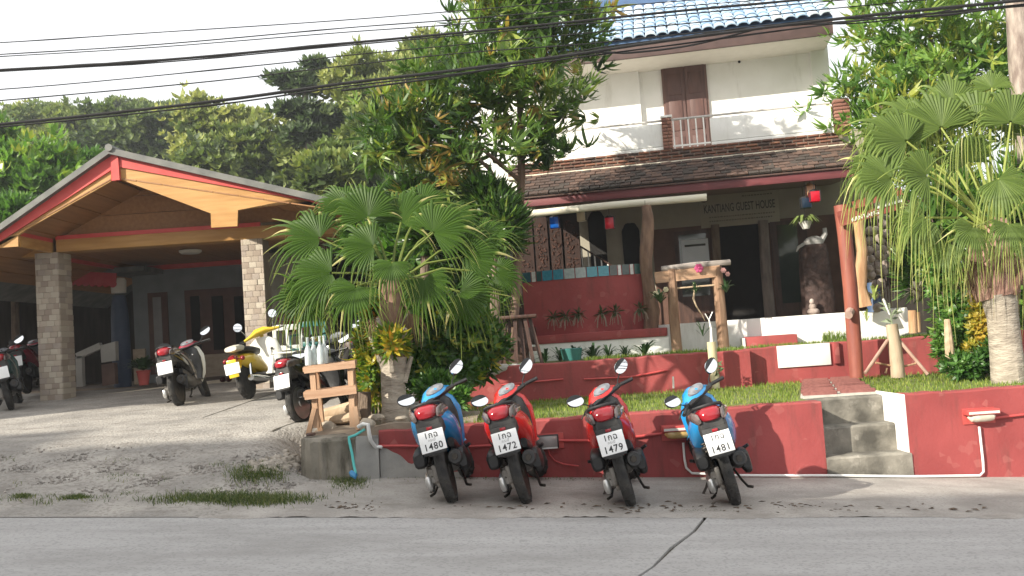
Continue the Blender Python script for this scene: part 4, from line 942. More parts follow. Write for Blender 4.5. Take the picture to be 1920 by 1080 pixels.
def tyre(mb, c, r, w_):
    p = [(-w_ * .42, r * .74), (-w_ * .52, r * .84), (-w_ * .47, r * .93), (-w_ * .28, r * .985), (-.004, r), (.004, r), (w_ * .28, r * .985), (w_ * .47, r * .93), (w_ * .52, r * .84), (w_ * .42, r * .74)]
    mb.lathe(p, c, 'x', 36)
    for k in range(36):                                   # tread blocks
        a = 2 * math.pi * k / 36; s = 1 if k % 2 else -1; x0, x1 = s * w_ * .10, s * w_ * .40
        for q in (0, 1):
            pass
        pa = Vector((c[0] + x0, c[1] + math.cos(a) * (r + .002), c[2] + math.sin(a) * (r + .002))); pb = Vector((c[0] + x1, c[1] + math.cos(a + .07) * (r * .965), c[2] + math.sin(a + .07) * (r * .965)))
        mb.obox(pa, pb, .018, .008, up=(0, math.cos(a), math.sin(a)))
def rim(mb, c, r, w_, ns=5):
    mb.lathe([(-w_ * .40, r * .70), (-w_ * .42, r * .775), (-w_ * .3, r * .73), (w_ * .3, r * .73), (w_ * .42, r * .775), (w_ * .40, r * .70)], c, 'x', 28)
    mb.lathe([(-w_ * .5, r * .12), (-w_ * .5, r * .2), (w_ * .5, r * .2), (w_ * .5, r * .12)], c, 'x', 14)
    for k in range(ns):
        a = 2 * math.pi * k / ns + .3; d = Vector((0, math.cos(a), math.sin(a))); cc = Vector(c); mb.obox(cc + d * r * .18, cc + d * r * .72, .028, .03, up=(1, 0, 0))
STP = Vector((0, 1.03, .80)); STA = Vector((0, -.42, .908)).normalized()
def steer_M(a): return Matrix.Translation(STP) @ Matrix.Rotation(a, 4, STA) @ Matrix.Translation(-STP)
RR = .275
def scooter(label, loc, yaw, lean, steer, paint, plate=None, group=None, shield=None, handle=None, lower=None, name='motor_scooter', slope=0.0, rimm=None, tailm=None, pitch=0.0):
    shield = shield or paint; handle = handle or paint; lower = lower or black_m; rimm = rimm or steel_m
    t = thing(name, label, 'scooter', loc, (pitch, lean, yaw), group); SK = 's%.2f/' % steer; SM = steer_M(steer)
    def sp(key, fn, mats, parent=t, ang=40):
        def g(mb): fn(mb); mb.xf(SM if key in ('front_wheel', 'rim', 'front_fender', 'fork') else Matrix.Translation((0, 0, -.075)) @ SM)
        return part(SK + key, g, mats, parent, ang)
    # wheels
    rw = part('rear_wheel', lambda mb: tyre(mb, (0, 0, RR), RR, .092), rubber_m, t)
    part('rim', lambda mb: rim(mb, (0, 0, RR), RR, .10), rimm, rw)
    fw = sp('front_wheel', lambda mb: tyre(mb, (0, 1.285, .27), .27, .085), rubber_m)
    sp('rim', lambda mb: rim(mb, (0, 1.285, .27), .27, .085), rimm, fw)
    def ffend(mb):
        rings = []
        for k in range(9):
            a = R(35 + k * 16); y = 1.285 + math.cos(a) * .305; z = .27 + math.sin(a) * .305
            rings.append([(x, y - math.cos(a) * abs(x) * .55, z - math.sin(a) * abs(x) * .55) for x in (-.065, -.045, 0, .045, .065)])
        mb.loft(rings, closed=False)
    sp('front_fender', ffend, paint)
    def fork(mb):
        for s in (-1, 1): mb.tube([(s * .062, 1.285, .27), (s * .062, 1.12, .58)], [.022, .026], 8)
        mb.tube([(0, 1.14, .56), (0, .98, .93)], .03, 8)
    sp('fork', fork, steel_m)
    # rear fender hugger over the wheel
    def hug(mb):
        rings = []
        for k in range(9):
            a = R(66 + k * 8.5); rr = RR + .03; y = math.cos(a) * rr; z = RR + math.sin(a) * rr
            rings.append([(x, y * (1 - abs(x) * .9), z - abs(x) * .42 * abs(math.sin(a)) - abs(x) * 0) for x in (-.066, -.045, 0, .045, .066)])
        mb.loft(rings, closed=False); mb.loft([[(p[0] * .98, p[1] * .985, p[2] - .006) for p in r] for r in rings], closed=False)
    part('rear_fender', hug, greyplas_m, t)
    # engine and drive case on the left, silver cover
    def eng(mb):
        mb.loft([[(x - .115, y, z) for x, y, z in ering(yy, zz, ww, hh, 10, 3)] for yy, zz, ww, hh in ((-.08, .27, .03, .06), (-.04, .275, .045, .10), (.15, .29, .05, .095), (.35, .30, .055, .10), (.5, .31, .05, .08))])
        mb.loft([[(x + .01, y, z) for x, y, z in ering(yy, zz, ww, hh, 10, 3)] for yy, zz, ww, hh in ((.36, .30, .10, .09), (.5, .31, .13, .12), (.62, .32, .12, .11))])
        mb.box(-.10, -.055, -.10, .02, .20, .36, bev=.008); mb.box(-.085, -.05, -.13, .0, .17, .21, bev=.006)
        for k in range(4): mb.tube([(-.165, -.02 + k * .1, .36), (-.175, -.02 + k * .1, .345)], .009, 6)
    en = part('engine', eng, metal_m, t)
    part('gear_cover', lambda mb: mb.loft([[(x - .155, y, z) for x, y, z in ering(yy, zz, ww, hh, 12, 2.4)] for yy, zz, ww, hh in ((-.115, .225, .012, .03), (-.10, .22, .03, .062), (-.03, .225, .035, .082), (.06, .24, .03, .07), (.12, .25, .015, .04))]), silver_m, en)
    part('air_box', lambda mb: mb.loft([[(x - .175, y, z) for x, y, z in ering(yy, zz, ww, hh, 12, 3)] for yy, zz, ww, hh in ((-.15, .43, .04, .05), (-.13, .43, .058, .072), (.0, .44, .06, .08), (.2, .45, .055, .075), (.26, .45, .03, .05))]), black_m, t)
    def shock(mb):
        a, b = Vector((-.115, -.07, .26)), Vector((-.10, .06, .62)); mb.tube([a, b], .016, 8)
        pts = [a.lerp(b, .2 + .75 * k / 64) + Vector((math.cos(k * .785) * .032, math.sin(k * .785) * .032, 0)) for k in range(65)]; mb.tube(pts, .006, 5)
    part('shock_absorber', shock, steel_m, t)
    # muffler
    def muf(mb):
        mb.tube([(.135, .52, .27), (.138, .30, .30), (.14, .15, .325), (.135, -.13, .385), (.135, -.155, .389)], [.045, .062, .068, .066, .055], 16)
        mb.tube([(.05, .55, .22), (.12, .5, .23), (.155, .42, .27)], .022, 8)
    mu = part('muffler', muf, greyplas_m, t)
    part('tail_pipe', lambda mb: (mb.tube([(.135, -.15, .388), (.135, -.168, .390)], [.03, .026], 12), mb.tube([(.135, -.160, .389), (.135, -.172, .3905)], .012, 10)), steel_m, mu)
    part('heat_shield', lambda mb: mb.loft([[(x + .188, y, z) for x, y, z in ering(yy, zz, ww, hh, 12, 3)] for yy, zz, ww, hh in ((-.10, .345, .035, .06), (-.06, .34, .045, .105), (.15, .33, .045, .105), (.32, .31, .035, .06))]), black_m, mu)
    # main body side covers
    def body(mb):
        mb.loft([ering(yy, zz, ww, hh, 18, 2.5) for yy, zz, ww, hh in ((.66, .40, .14, .12), (.52, .48, .185, .18), (.34, .56, .21, .19), (.15, .63, .212, .165), (-.02, .695, .19, .125), (-.16, .745, .15, .09), (-.225, .765, .10, .05))])
    part('body_cover', body, paint, t)
    def lowb(mb):
        mb.loft([ering(yy, zz, ww, hh, 14, 3) for yy, zz, ww, hh in ((.92, .30, .12, .05), (.7, .30, .135, .06), (.5, .33, .135, .09), (.34, .37, .13, .08))])
        for s in (-1, 1):
            mb.loft([[(x + s * .118, y, z) for x, y, z in ering(yy, zz, ww, hh, 10, 3)] for yy, zz, ww, hh in ((.42, .40, .04, .08), (.2, .44, .04, .07), (.0, .50, .03, .04))])
    part('lower_cover', lowb, lower, t)
    part('floor_board', lambda mb: mb.box(-.14, .14, .58, .97, .335, .36, bev=.008), black_m, t)
    # leg shield
    def shld(mb): mb.loft([zring(z, y, ww, hy, 16, 2.4) for z, y, ww, hy in ((.30, 1.02, .10, .045), (.42, 1.05, .165, .06), (.58, 1.055, .195, .07), (.72, 1.03, .205, .07), (.84, 1.0, .16, .055), (.90, .985, .09, .035))])
    part('leg_shield', shld, shield, t)
    part('inner_shield', lambda mb: mb.loft([zring(z, y, ww, hy, 14, 2.8) for z, y, ww, hy in ((.345, .965, .12, .045), (.5, .985, .158, .045), (.68, .965, .168, .05), (.82, .945, .135, .045), (.88, .94, .07, .03))]), black_m, t)
    part('ignition_hook', lambda mb: (mb.ball((.06, .915, .74), .014), mb.tube([(-.02, .925, .66), (-.02, .895, .65), (-.02, .89, .67)], .006, 5)), chrome_m, t)
    # seat
    part('seat', lambda mb: mb.loft([ering(yy, zz, ww, hh, 16, 2.6) for yy, zz, ww, hh in ((.66, .645, .075, .05), (.6, .70, .10, .065), (.45, .735, .125, .06), (.3, .745, .135, .06), (.22, .77, .138, .065), (.05, .785, .13, .06), (-.12, .785, .105, .05), (-.19, .775, .06, .03))]), seat_m, t)
    part('grab_rail', lambda mb: mb.tube([(-.13, .12, .79), (-.138, -.03, .835), (-.12, -.15, .868), (-.07, -.205, .878), (0, -.215, .88), (.07, -.205, .878), (.12, -.15, .868), (.138, -.03, .835), (.13, .12, .79)], .015, 8), black_m, t)
    # tail: light, clear wings, dark tail piece, plate
    def tailp(mb):
        mb.loft([ering(yy, zz, ww, hh, 16, 3.0) for yy, zz, ww, hh in ((-.06, .69, .13, .10), (-.17, .705, .128, .105), (-.235, .715, .118, .085), (-.26, .72, .095, .06))])
        mb.loft([zring(z, y, ww, hy, 12, 3.5) for z, y, ww, hy in ((.70, -.225, .118, .05), (.64, -.24, .118, .04), (.56, -.255, .105, .028), (.49, -.265, .08, .02), (.45, -.262, .065, .012))])
    tp = part('tail_section', tailp, greyplas_m, t)
    part('reflector', lambda mb: mb.box(-.026, .026, -.296, -.272, .668, .692, bev=.004), redlens_m, tp)
    part('tail_light', lambda mb: mb.loft([ering(yy, zz, ww, hh, 16, 2.8) for yy, zz, ww, hh in ((-.14, .81, .115, .055), (-.23, .81, .10, .06), (-.275, .80, .08, .045), (-.290, .795, .055, .028))]), redlens_m, t)
    for s in (-1, 1):
        part('indicator_%d' % s if 0 else ('turn_signal' if s < 0 else 'r/turn_signal'), (lambda s: lambda mb: mb.loft([[(s * (.098 + (y + .28) * .30) + x, y, z) for x, y, z in ering(yy, zz, ww, hh, 10, 2.6)] for yy, zz, ww, hh in ((-.278, .775, .010, .018), (-.25, .785, .020, .042), (-.15, .80, .018, .05), (-.03, .80, .006, .02))]))(s), clearlens_m, t)
    px = part('number_plate', lambda mb: mb.box(-.112, .112, -.002, .002, -.088, .088, bev=.0015), plate_m, t)
    px.location = (0, -.318, .578); px.rotation_euler = (R(-12), 0, 0)
    hold = part('plate_bracket', lambda mb: mb.box(-.10, .10, .004, .018, -.11, .085, bev=.004), black_m, px)
    if plate:
        for (txt, z, sz, m_) in (('1กฉ', .047, .068, ink_m), ('กระบี่', .006, .030, inkgrey_m), (plate, -.048, .078, ink_m)):
            k = ('txt', txt)
            if k not in MESH: MESH[k] = textmesh(txt, sz, m_, .0006, True, 1.12)
            link('plate_number', MESH[k], px, (0, -.0032, z), (R(90), 0, 0))
    # foot pegs, stands
    for s in (-1, 1): part('foot_peg' if s < 0 else 'r/foot_peg', (lambda s: lambda mb: mb.tube([(s * .13, .22, .40), (s * .22, .17, .41), (s * .27, .15, .43)], [.012, .016, .014], 8))(s), black_m, t)
    part('side_stand', lambda mb: (mb.tube([(-.10, .52, .24), (-.19, .47, .12), (-.30, .44, .012 - .275 * 0)], .012, 6), mb.tube([(-.27, .44, .012), (-.335, .44, .006)], [.016, .02], 6)), steel_m, t)
    part('center_stand', lambda mb: [mb.tube([(s * .10, .40, .22), (s * .13, .22, .14), (s * .15, .06, .11), (s * .19, .03, .10)], .012, 6) for s in (-1, 1)], steel_m, t)
    part('brake_cable', lambda mb: mb.tube([(-.17, .3, .20), (-.18, .1, .13), (-.14, -.03, .14), (-.10, -.06, .22)], .007, 5), black_m, t)
    # handlebar group, turned with the fork
    hc = sp('handle_cover', lambda mb: mb.loft([[(x, y, z) for (y, z) in [(yc + math.cos(2 * math.pi * k / 12) * hy + math.sin(2 * math.pi * k / 12) * hz * -.45, zc + math.sin(2 * math.pi * k / 12) * hz + math.cos(2 * math.pi * k / 12) * hy * .35) for k in range(12)]] for x, yc, zc, hy, hz in ((-.20, .95, .935, .018, .016), (-.15, .955, .955, .055, .03), (-.08, .965, .975, .095, .05), (0, .97, .985, .105, .06), (.08, .965, .975, .095, .05), (.15, .955, .955, .055, .03), (.20, .95, .935, .018, .016))]), handle)
    def dash(mb):
        ring = []
        M_ = Matrix.Translation((0, .915, 1.01)) @ Matrix.Rotation(R(38), 4, 'X')
        for zz, s in ((-.012, 1.04), (.012, 1.0), (.016, .88)): ring.append([M_ @ Vector((.105 * s * math.cos(2 * math.pi * k / 20), .055 * s * math.sin(2 * math.pi * k / 20), zz)) for k in range(20)])
        mb.loft(ring)
    sp('instrument_panel', dash, dash_m, hc)
    sp('dash_surround', lambda mb: mb.loft([[(x, y - .055, z + .012) for (y, z) in [(yc + math.cos(2 * math.pi * k / 10) * hy, zc + math.sin(2 * math.pi * k / 10) * hz) for k in range(10)]] for x, yc, zc, hy, hz in ((-.185, .96, .93, .02, .02), (-.1, .97, .935, .05, .03), (.0, .975, .935, .055, .035), (.1, .97, .935, .05, .03), (.185, .96, .93, .02, .02))]), black_m, hc)
    sp('handlebar', lambda mb: mb.tube([(-.34, .86, .925), (-.2, .92, .945), (-.1, .965, .94), (.1, .965, .94), (.2, .92, .945), (.34, .86, .925)], .012, 8), steel_m)
    for s in (-1, 1):
        tagk = 'L/' if s < 0 else 'R/'
        sp(tagk + 'grip', (lambda s: lambda mb: (mb.tube([(s * .225, .912, .943), (s * .345, .858, .925)], .018, 10), mb.ball((s * .20, .922, .945), .03, .026, .024)))(s), black_m)
        sp(tagk + 'brake_lever', (lambda s: lambda mb: mb.tube([(s * .19, .945, .945), (s * .25, .975, .935), (s * .36, .935, .905)], [.009, .008, .007], 6))(s), steel_m)
        mi = sp(tagk + 'mirror', (lambda s: lambda mb: (mb.tube([(s * .20, .925, .955), (s * .235, .935, .99), (s * .30, .93, 1.03), (s * .325, .92, 1.05)], .006, 6), mb.loft([[(s * .335 + x * 1.0, y, z + x * .22 * s) for x, y, z in ering(yy, 1.08, ww, hh, 16, 2.1)] for yy, ww, hh in ((.955, .03, .02), (.935, .075, .045), (.912, .092, .058), (.905, .094, .06))])))(s), black_m)
        sp(tagk + 'mirror_glass', (lambda s: lambda mb: mb.loft([[(s * .335 + x, y - (z - 1.08) * MT, z + x * .22 * s) for x, y, z in ering(yy, 1.08, ww, hh, 16, 2.1)] for yy, ww, hh in ((.904, .088, .055), (.898, .086, .053))]))(s), mirror_m, mi)
    t.scale = (.93, .97, .98)
    return t
MT = -.5
rowg = 'rental scooters parked in a row along the red wall'
RS = math.atan(.0665)
def park(px, py):
    return G(px, py)
scooter('blue scooter at the left end of the front row, plate 1480', park(851, 943), R(0), R(-12), R(37), bluep_m, '1480', rowg)
scooter('red scooter second from the left in the front row, plate 1472', park(990, 945), R(-4), R(-12.5), R(41), redp_m, '1472', rowg)
scooter('red scooter second from the right in the front row, plate 1479', park(1185, 950), R(-6), R(-12.5), R(39), redp_m, '1479', rowg)
scooter('blue scooter at the right end of the front row, plate 1481', park(1381, 948), R(-7), R(-13), R(43), bluep_m, '1481', rowg)
# scooters on the drive
p = P(338, 762, 12.9); scooter('black and white scooter with a maroon dash in front of the porch', p, R(3), R(-9), R(28), blackgloss_m, None, None, shield=whitep_m, handle=darkred_m, lower=black_m)
p = P(568, 795, 10.3); scooter('black scooter with a silver fender half hidden by the bottle stand', p, R(-16), R(-9), R(20), blackgloss_m, None, None, rimm=silver_m).scale = (.87, .87, .87)
p = P(22, 768, 13.6); scooter('dark teal motorbike cut off by the left edge of the photo', p, R(26), R(-11), R(25), teal_m, None, None, handle=blackgloss_m, name='motorbike')
p = P(52, 738, 15.6); scooter('dim red motorbike standing behind the left stone pillar', p, R(12), R(-8), R(10), darkred_m, None, None, name='motorbike')
p = P(690, 758, 11.5); scooter('black motorbike with a maroon tail standing behind the bottle stand', p, R(24), R(-9), R(15), blackgloss_m, None, None, shield=silver_m, lower=silver_m, name='motorbike')
# silver fender flap of the black scooter
# ---- retro yellow and white scooter
def retro(label, loc, yaw, lean, steer):
    t = thing('retro_scooter', label, 'scooter', loc, (0, lean, yaw)); SM = steer_M(steer)
    def bp(nm, mb, m_, par=t, st=False):
        if st: mb.xf(SM)
        return mb.build(nm, m_, par, ang=40)
    mb = MB(); tyre(mb, (0, 0, .27), .27, .09); rw = bp('rear_wheel', mb, rubber_m); mb = MB(); rim(mb, (0, 0, .27), .27, .09, 6); bp('rim', mb, steel_m, rw)
    mb = MB(); tyre(mb, (0, 1.22, .27), .27, .08); fw = bp('front_wheel', mb, rubber_m, t, True); mb = MB(); rim(mb, (0, 1.22, .27), .27, .08, 6); bp('rim', mb, steel_m, fw, True)
    mb = MB(); mb.loft([zring(z, y, ww, hy, 18, 2.2) for z, y, ww, hy in ((.28, .98, .08, .03), (.36, 1.0, .20, .05), (.5, 1.03, .24, .06), (.68, 1.02, .25, .06), (.82, .98, .22, .05), (.90, .96, .10, .03))]); bp('leg_shield', mb, whitep_m)
    mb = MB(); mb.ball((.12, .955, .70), .02, .01, .02); mb.ball((-.1, .955, .62), .02, .01, .02); bp('shield_plug', mb, black_m)
    mb = MB(); mb.loft([ering(yy, zz, ww, hh, 16, 2.4) for yy, zz, ww, hh in ((.72, .42, .09, .08), (.5, .50, .12, .13), (.25, .54, .14, .13), (.0, .56, .135, .10), (-.18, .56, .09, .06))]); bp('body_cover', mb, yellowp_m)
    mb = MB()
    rings = [[(x, .0 + math.cos(R(40 + k * 18)) * -.31 * 1.0, .27 + math.sin(R(40 + k * 18)) * .31 - abs(x) * .5) for x in (-.07, -.04, 0, .04, .07)] for k in range(9)]; mb.loft(rings, closed=False); bp('rear_fender', mb, yellowp_m)
    mb = MB(); mb.loft([ering(yy, zz, ww, hh, 14, 2.6) for yy, zz, ww, hh in ((.6, .66, .07, .03), (.5, .69, .12, .045), (.25, .71, .135, .05), (.0, .72, .12, .045), (-.1, .71, .06, .03))]); bp('seat', mb, seat_m)
    mb = MB(); mb.loft([ering(yy, zz, ww, hh, 12, 3) for yy, zz, ww, hh in ((.0, .735, .10, .045), (-.15, .74, .11, .05), (-.28, .735, .09, .035))]); bp('rear_pad', mb, mat('ivory_vinyl', (.55, .52, .42), (.6, .57, .48), .5))
    mb = MB(); mb.box(-.12, .12, .5, .98, .29, .32, bev=.01); mb.box(-.09, .09, .2, .62, .2, .36, bev=.02); bp('engine', mb, black_m)
    mb = MB(); mb.tube([(.14, .5, .24), (.15, .1, .27), (.15, -.15, .29)], [.035, .05, .045], 12); bp('muffler', mb, chrome_m)
    mb = MB(); mb.tube([(-.1, -.02, .27), (-.1, .08, .6)], .026, 8); mb.tube([(.1, -.02, .27), (.1, .08, .6)], .026, 8); bp('shock_absorber', mb, chrome_m)
    mb = MB(); mb.loft([ering(yy, zz, ww, hh, 12, 2.4) for yy, zz, ww, hh in ((-.2, .60, .05, .045), (-.28, .6, .06, .05), (-.34, .595, .045, .035))]); tl = bp('tail_light', mb, redlens_m)
    for s in (-1, 1): mb = MB(); mb.ball((s * .13, -.24, .58), .035, .04, .035); mb.tube([(0, -.22, .59), (s * .13, -.23, .58)], .009, 6); bp('turn_signal', mb, redlens_m)
    mb = MB().box(-.11, .11, -.36, -.356, .38, .53, bev=.002); bp('number_plate', mb, plate_m); mb = MB().box(-.07, .07, -.352, -.33, .33, .58, bev=.004); bp('plate_bracket', mb, yellowp_m)
    mb = MB(); mb.loft([[(x, yc + math.cos(2 * math.pi * k / 12) * hy, zc + math.sin(2 * math.pi * k / 12) * hz) for k in range(12)] for x, yc, zc, hy, hz in ((-.28, .86, .93, .02, .02), (-.16, .9, .955, .05, .035), (-.07, .93, .985, .08, .06), (.07, .93, .985, .08, .06), (.16, .9, .955, .05, .035), (.28, .86, .93, .02, .02))]); bp('handle_cover', mb, yellowp_m, t, True)
    for s in (-1, 1):
        mb = MB(); mb.tube([(s * .26, .87, .93), (s * .36, .82, .92)], .018, 8); bp('grip', mb, black_m, t, True)
        mb = MB(); mb.tube([(s * .2, .9, .96), (s * .26, .9, 1.12)], .006, 6); mb.lathe([(.0, .065), (.02, .06), (.035, .02)], (s * .28, .895, 1.17), 'y', 16); mi = bp('mirror', mb, chrome_m, t, True)
        mb = MB(); mb.lathe([(-.004, .06), (-.001, .06)], (s * .28, .895, 1.17), 'y', 16); bp('mirror_glass', mb, mirror_m, mi, True)
    mb = MB(); mb.tube([(0, 1.22, .27), (0, 1.12, .55), (0, .96, .95)], .03, 8); bp('fork', mb, yellowp_m, t, True)
    mb = MB(); mb.tube([(-.1, .45, .25), (-.27, .42, .0)], .011, 6); bp('side_stand', mb, steel_m)
    return t
retro('retro yellow scooter with a white leg shield on the drive', P(468, 748, 13.0), R(-6), R(-10), R(28))
# ================================================================== VEGETATION
mango_leaf = leafmat('mango_leaf', [(0, (.022, .052, .013)), (.45, (.06, .125, .024)), (.75, (.13, .21, .038)), (.93, (.26, .31, .06)), (1, (.36, .25, .07))], .34, .36)
bright_leaf = leafmat('bright_leaf', [(0, (.035, .085, .016)), (.5, (.085, .18, .03)), (.85, (.17, .28, .05)), (1, (.30, .33, .06))], .4, .38)
hill_leaf = leafmat('hill_leaf', [(0, (.04, .065, .022)), (.4, (.095, .14, .035)), (.75, (.19, .235, .055)), (1, (.29, .31, .09))], .6, .32)
dark_leaf = leafmat('dark_leaf', [(0, (.035, .06, .025)), (.6, (.075, .115, .04)), (1, (.14, .18, .06))], .55, .35)
croton_leaf = leafmat('croton_leaf', [(0, (.025, .07, .012)), (.4, (.06, .15, .02)), (.62, (.16, .24, .03)), (.8, (.45, .38, .04)), (1, (.42, .17, .04))], .4, .3)
hedge_leaf = leafmat('hedge_leaf', [(0, (.04, .11, .02)), (.5, (.10, .22, .04)), (1, (.22, .33, .07))], .4, .35)
gold_leaf = leafmat('gold_leaf', [(0, (.16, .22, .04)), (.35, (.40, .38, .06)), (1, (.60, .42, .07))], .4, .35)
palm_leaf = leafmat('palm_leaf', [(0, (.022, .055, .007)), (.5, (.055, .11, .014)), (.8, (.20, .24, .06)), (1, (.46, .43, .19))], .5, .3, .2)
palm_leaf2 = leafmat('palm_leaf_pale', [(0, (.055, .095, .02)), (.45, (.13, .19, .045)), (.75, (.35, .40, .11)), (1, (.60, .58, .27))], .5, .36, .2)
grass_leaf = leafmat('grass_blade', [(0, (.05, .09, .015)), (.6, (.15, .22, .03)), (1, (.32, .35, .08))], .6, .35)
weed_leaf = leafmat('weed_blade', [(0, (.035, .06, .015)), (.6, (.09, .13, .03)), (1, (.22, .22, .09))], .6, .3)
def randrot(n, axis):
    """n random frames whose z axis is `axis` (n,3)"""
    z = axis / np.linalg.norm(axis, axis=1, keepdims=True); a = rng.normal(size=(n, 3)); x = np.cross(a, z); x /= np.linalg.norm(x, axis=1, keepdims=True); y = np.cross(z, x)
    return np.stack([x, y, z], axis=2)                     # columns
def rosette(k, L, W_, droop, spread):
    """template: k lance leaves (6 verts, 4 faces as tris/quads -> quads)"""
    V = []; F = []; T = []
    for i in range(k):
        az = 2 * math.pi * (i + rng.uniform(-.3, .3)) / k * 1.0 + (i % 2) * .4; el = spread + rng.uniform(-.3, .3); l = L * rng.uniform(.65, 1.1); w_ = W_ * rng.uniform(.8, 1.15)
        d = np.array([math.cos(az) * math.cos(el), math.sin(az) * math.cos(el), math.sin(el)]); s = np.array([-math.sin(az), math.cos(az), 0]); u = np.cross(s, d)
        p = [d * .04 * l, d * .35 * l - u * droop * l * .06, d * .7 * l - u * droop * l * .28, d * l * .96 - u * droop * l * .62]
        ww = [.25, 1, .85, .06]; o = len(V)
        for q, wq in zip(p, ww): V += [q - s * w_ * wq * .5 + u * w_ * .12 * (wq > .5), q + s * w_ * wq * .5 + u * w_ * .12 * (wq > .5)]
        for j in range(3): F.append([o + 2 * j, o + 2 * j + 1, o + 2 * j + 3, o + 2 * j + 2])
        T += [rng.uniform(-.13, .13)] * 8
    return np.array(V), np.array(F), np.array(T)
def scatter(templates, pos, axis, scale, tint):
    Vs, Fs, Ts = [], [], []; off = 0; n = len(pos); Rm = randrot(n, axis); pick = rng.integers(0, len(templates), n)
    for k, (V, F, T) in enumerate(templates):
        idx = np.where(pick == k)[0]
        if not len(idx): continue
        W_ = np.einsum('nij,vj->nvi', Rm[idx], V) * scale[idx, None, None] + pos[idx, None, :]
        Vs.append(W_.reshape(-1, 3)); m_ = len(V); Fs.append((F[None] + (np.arange(len(idx)) * m_)[:, None, None] + off).reshape(-1, F.shape[1])); off += len(idx) * m_
        Ts.append(np.clip(T[None] + tint[idx, None], 0, 1).reshape(-1))
    return np.concatenate(Vs), np.concatenate(Fs), np.concatenate(Ts)
def in_blobs(blobs, n, shell=.55):
    """points in ellipsoids (centre, (rx,ry,rz)), denser near the skin; returns pos, outward, depth 0..1"""
    vol = np.array([b[1][0] * b[1][1] * b[1][2] for b in blobs]) ** .75; c = rng.choice(len(blobs), n, p=vol / vol.sum())
    d = rng.normal(size=(n, 3)); d /= np.linalg.norm(d, axis=1, keepdims=True); r = (shell + (1 - shell) * rng.random(n)) * (1 + .12 * rng.normal(size=n)).clip(.7, 1.25)
    cen = np.array([b[0] for b in blobs])[c]; rad = np.array([b[1] for b in blobs])[c]
    return cen + d * rad * r[:, None], d, r
def crown(name, blobs, n, templates, m_, parent, base, shell=.5, upw=.6, tint0=.35, tvar=.22, scale=(.8, 1.25), flush=0.0, clump=0, clumpr=.3):
    if clump:
        cp, cd, cr = in_blobs(blobs, clump, .75); k = rng.integers(0, clump, n); pos = cp[k] + rng.normal(size=(n, 3)) * clumpr * np.array([1, 1, .7]); d = cd[k] + rng.normal(size=(n, 3)) * .35
        ct = rng.normal(size=clump) * tvar * .8; t = tint0 + ct[k] + rng.normal(size=n) * tvar * .4
    else:
        pos, d, r = in_blobs(blobs, n, shell); t = tint0 + rng.normal(size=n) * tvar
    ax = d + np.array([0, 0, upw]); ax[np.linalg.norm(ax, axis=1) < .1] = (0, 0, 1)
    if flush: f = rng.random(n) < flush; t[f] = .9 + .12 * rng.random(f.sum())
    V, F, T = scatter(templates, pos - np.array(base), ax, rng.uniform(scale[0], scale[1], n), t)
    o = link(name, fast_mesh(name, V, F, T, [m_]), parent); o['kind'] = 'stuff'; return o
def pblob(px, py, Y, r, ry=None, rz=None):
    p = P(px, py, Y); s = Y / FPX; return (np.array(p), (r * s, (ry or r) * s, (rz or r) * s))
# ---- mango tree in front of the house
MT_B = Vector((.12, 12.75, TZ)); MT_B.x = P(962, 640, 12.75).x
mango = thing('mango_tree', 'tall mango tree with dark drooping leaves in front of the white guest house', 'tree', MT_B)
ros = [rosette(12, .225, .042, 1.5, .0) for _ in range(5)]
mb_ = [pblob(*b) for b in ((940, 50, 12.7, 85), (1040, 75, 12.9, 65), (870, 120, 12.4, 75), (800, 190, 12.2, 62), (745, 235, 12.2, 38), (890, 215, 12.1, 75), (990, 170, 12.3, 75), (1075, 120, 12.9, 42), (1085, 185, 12.6, 28), (950, 275, 12.2, 50), (840, 290, 12.2, 55), (1030, 262, 12.5, 20), (910, 5, 12.8, 55), (985, 0, 12.8, 75), (770, 290, 12.0, 38), (715, 265, 12.0, 32), (830, 325, 12.1, 40), (1040, 275, 12.4, 22), (700, 215, 12.2, 22), (1040, 10, 12.9, 60))]
crown('crown', mb_, 1080, ros, mango_leaf, mango, MT_B, .45, .7, .60, .26, (.55, 1.2), .012, clump=150, clumpr=.22)
tk = MB(); w0 = P(962, 640, 12.75)
def px3(*a): return [P(x, y, Y) for x, y, Y in a]
tk.tube(px3((958, 660, 12.75), (966, 560, 12.75), (972, 430, 12.75), (978, 330, 12.7), (975, 200, 12.7), (960, 60, 12.7), (945, -60, 12.7)), [.085, .07, .06, .055, .045, .03, .015], 10, wob=.06, rnd=rnd)
for br in (((972, 420, 12.75), (920, 320, 12.5), (850, 250, 12.3), (790, 205, 12.2)), ((976, 340, 12.7), (905, 280, 12.4), (830, 270, 12.2), (750, 260, 12.2)), ((976, 300, 12.7), (1020, 230, 12.5), (1090, 180, 12.6)), ((974, 250, 12.7), (920, 170, 12.4), (860, 110, 12.4)), ((972, 200, 12.7), (1030, 120, 12.8), (1085, 100, 12.9)), ((905, 280, 12.4), (850, 300, 12.2), (800, 320, 12.1))):
    tk.tube(px3(*br), [.035, .028, .02, .01][:len(br)], 7)
tk.shift(MT_B).build('trunk', mat('reddish_bark', (.14, .085, .06), (.22, .15, .11), .9, 7, (2, 2, .5), .7, 25), mango)
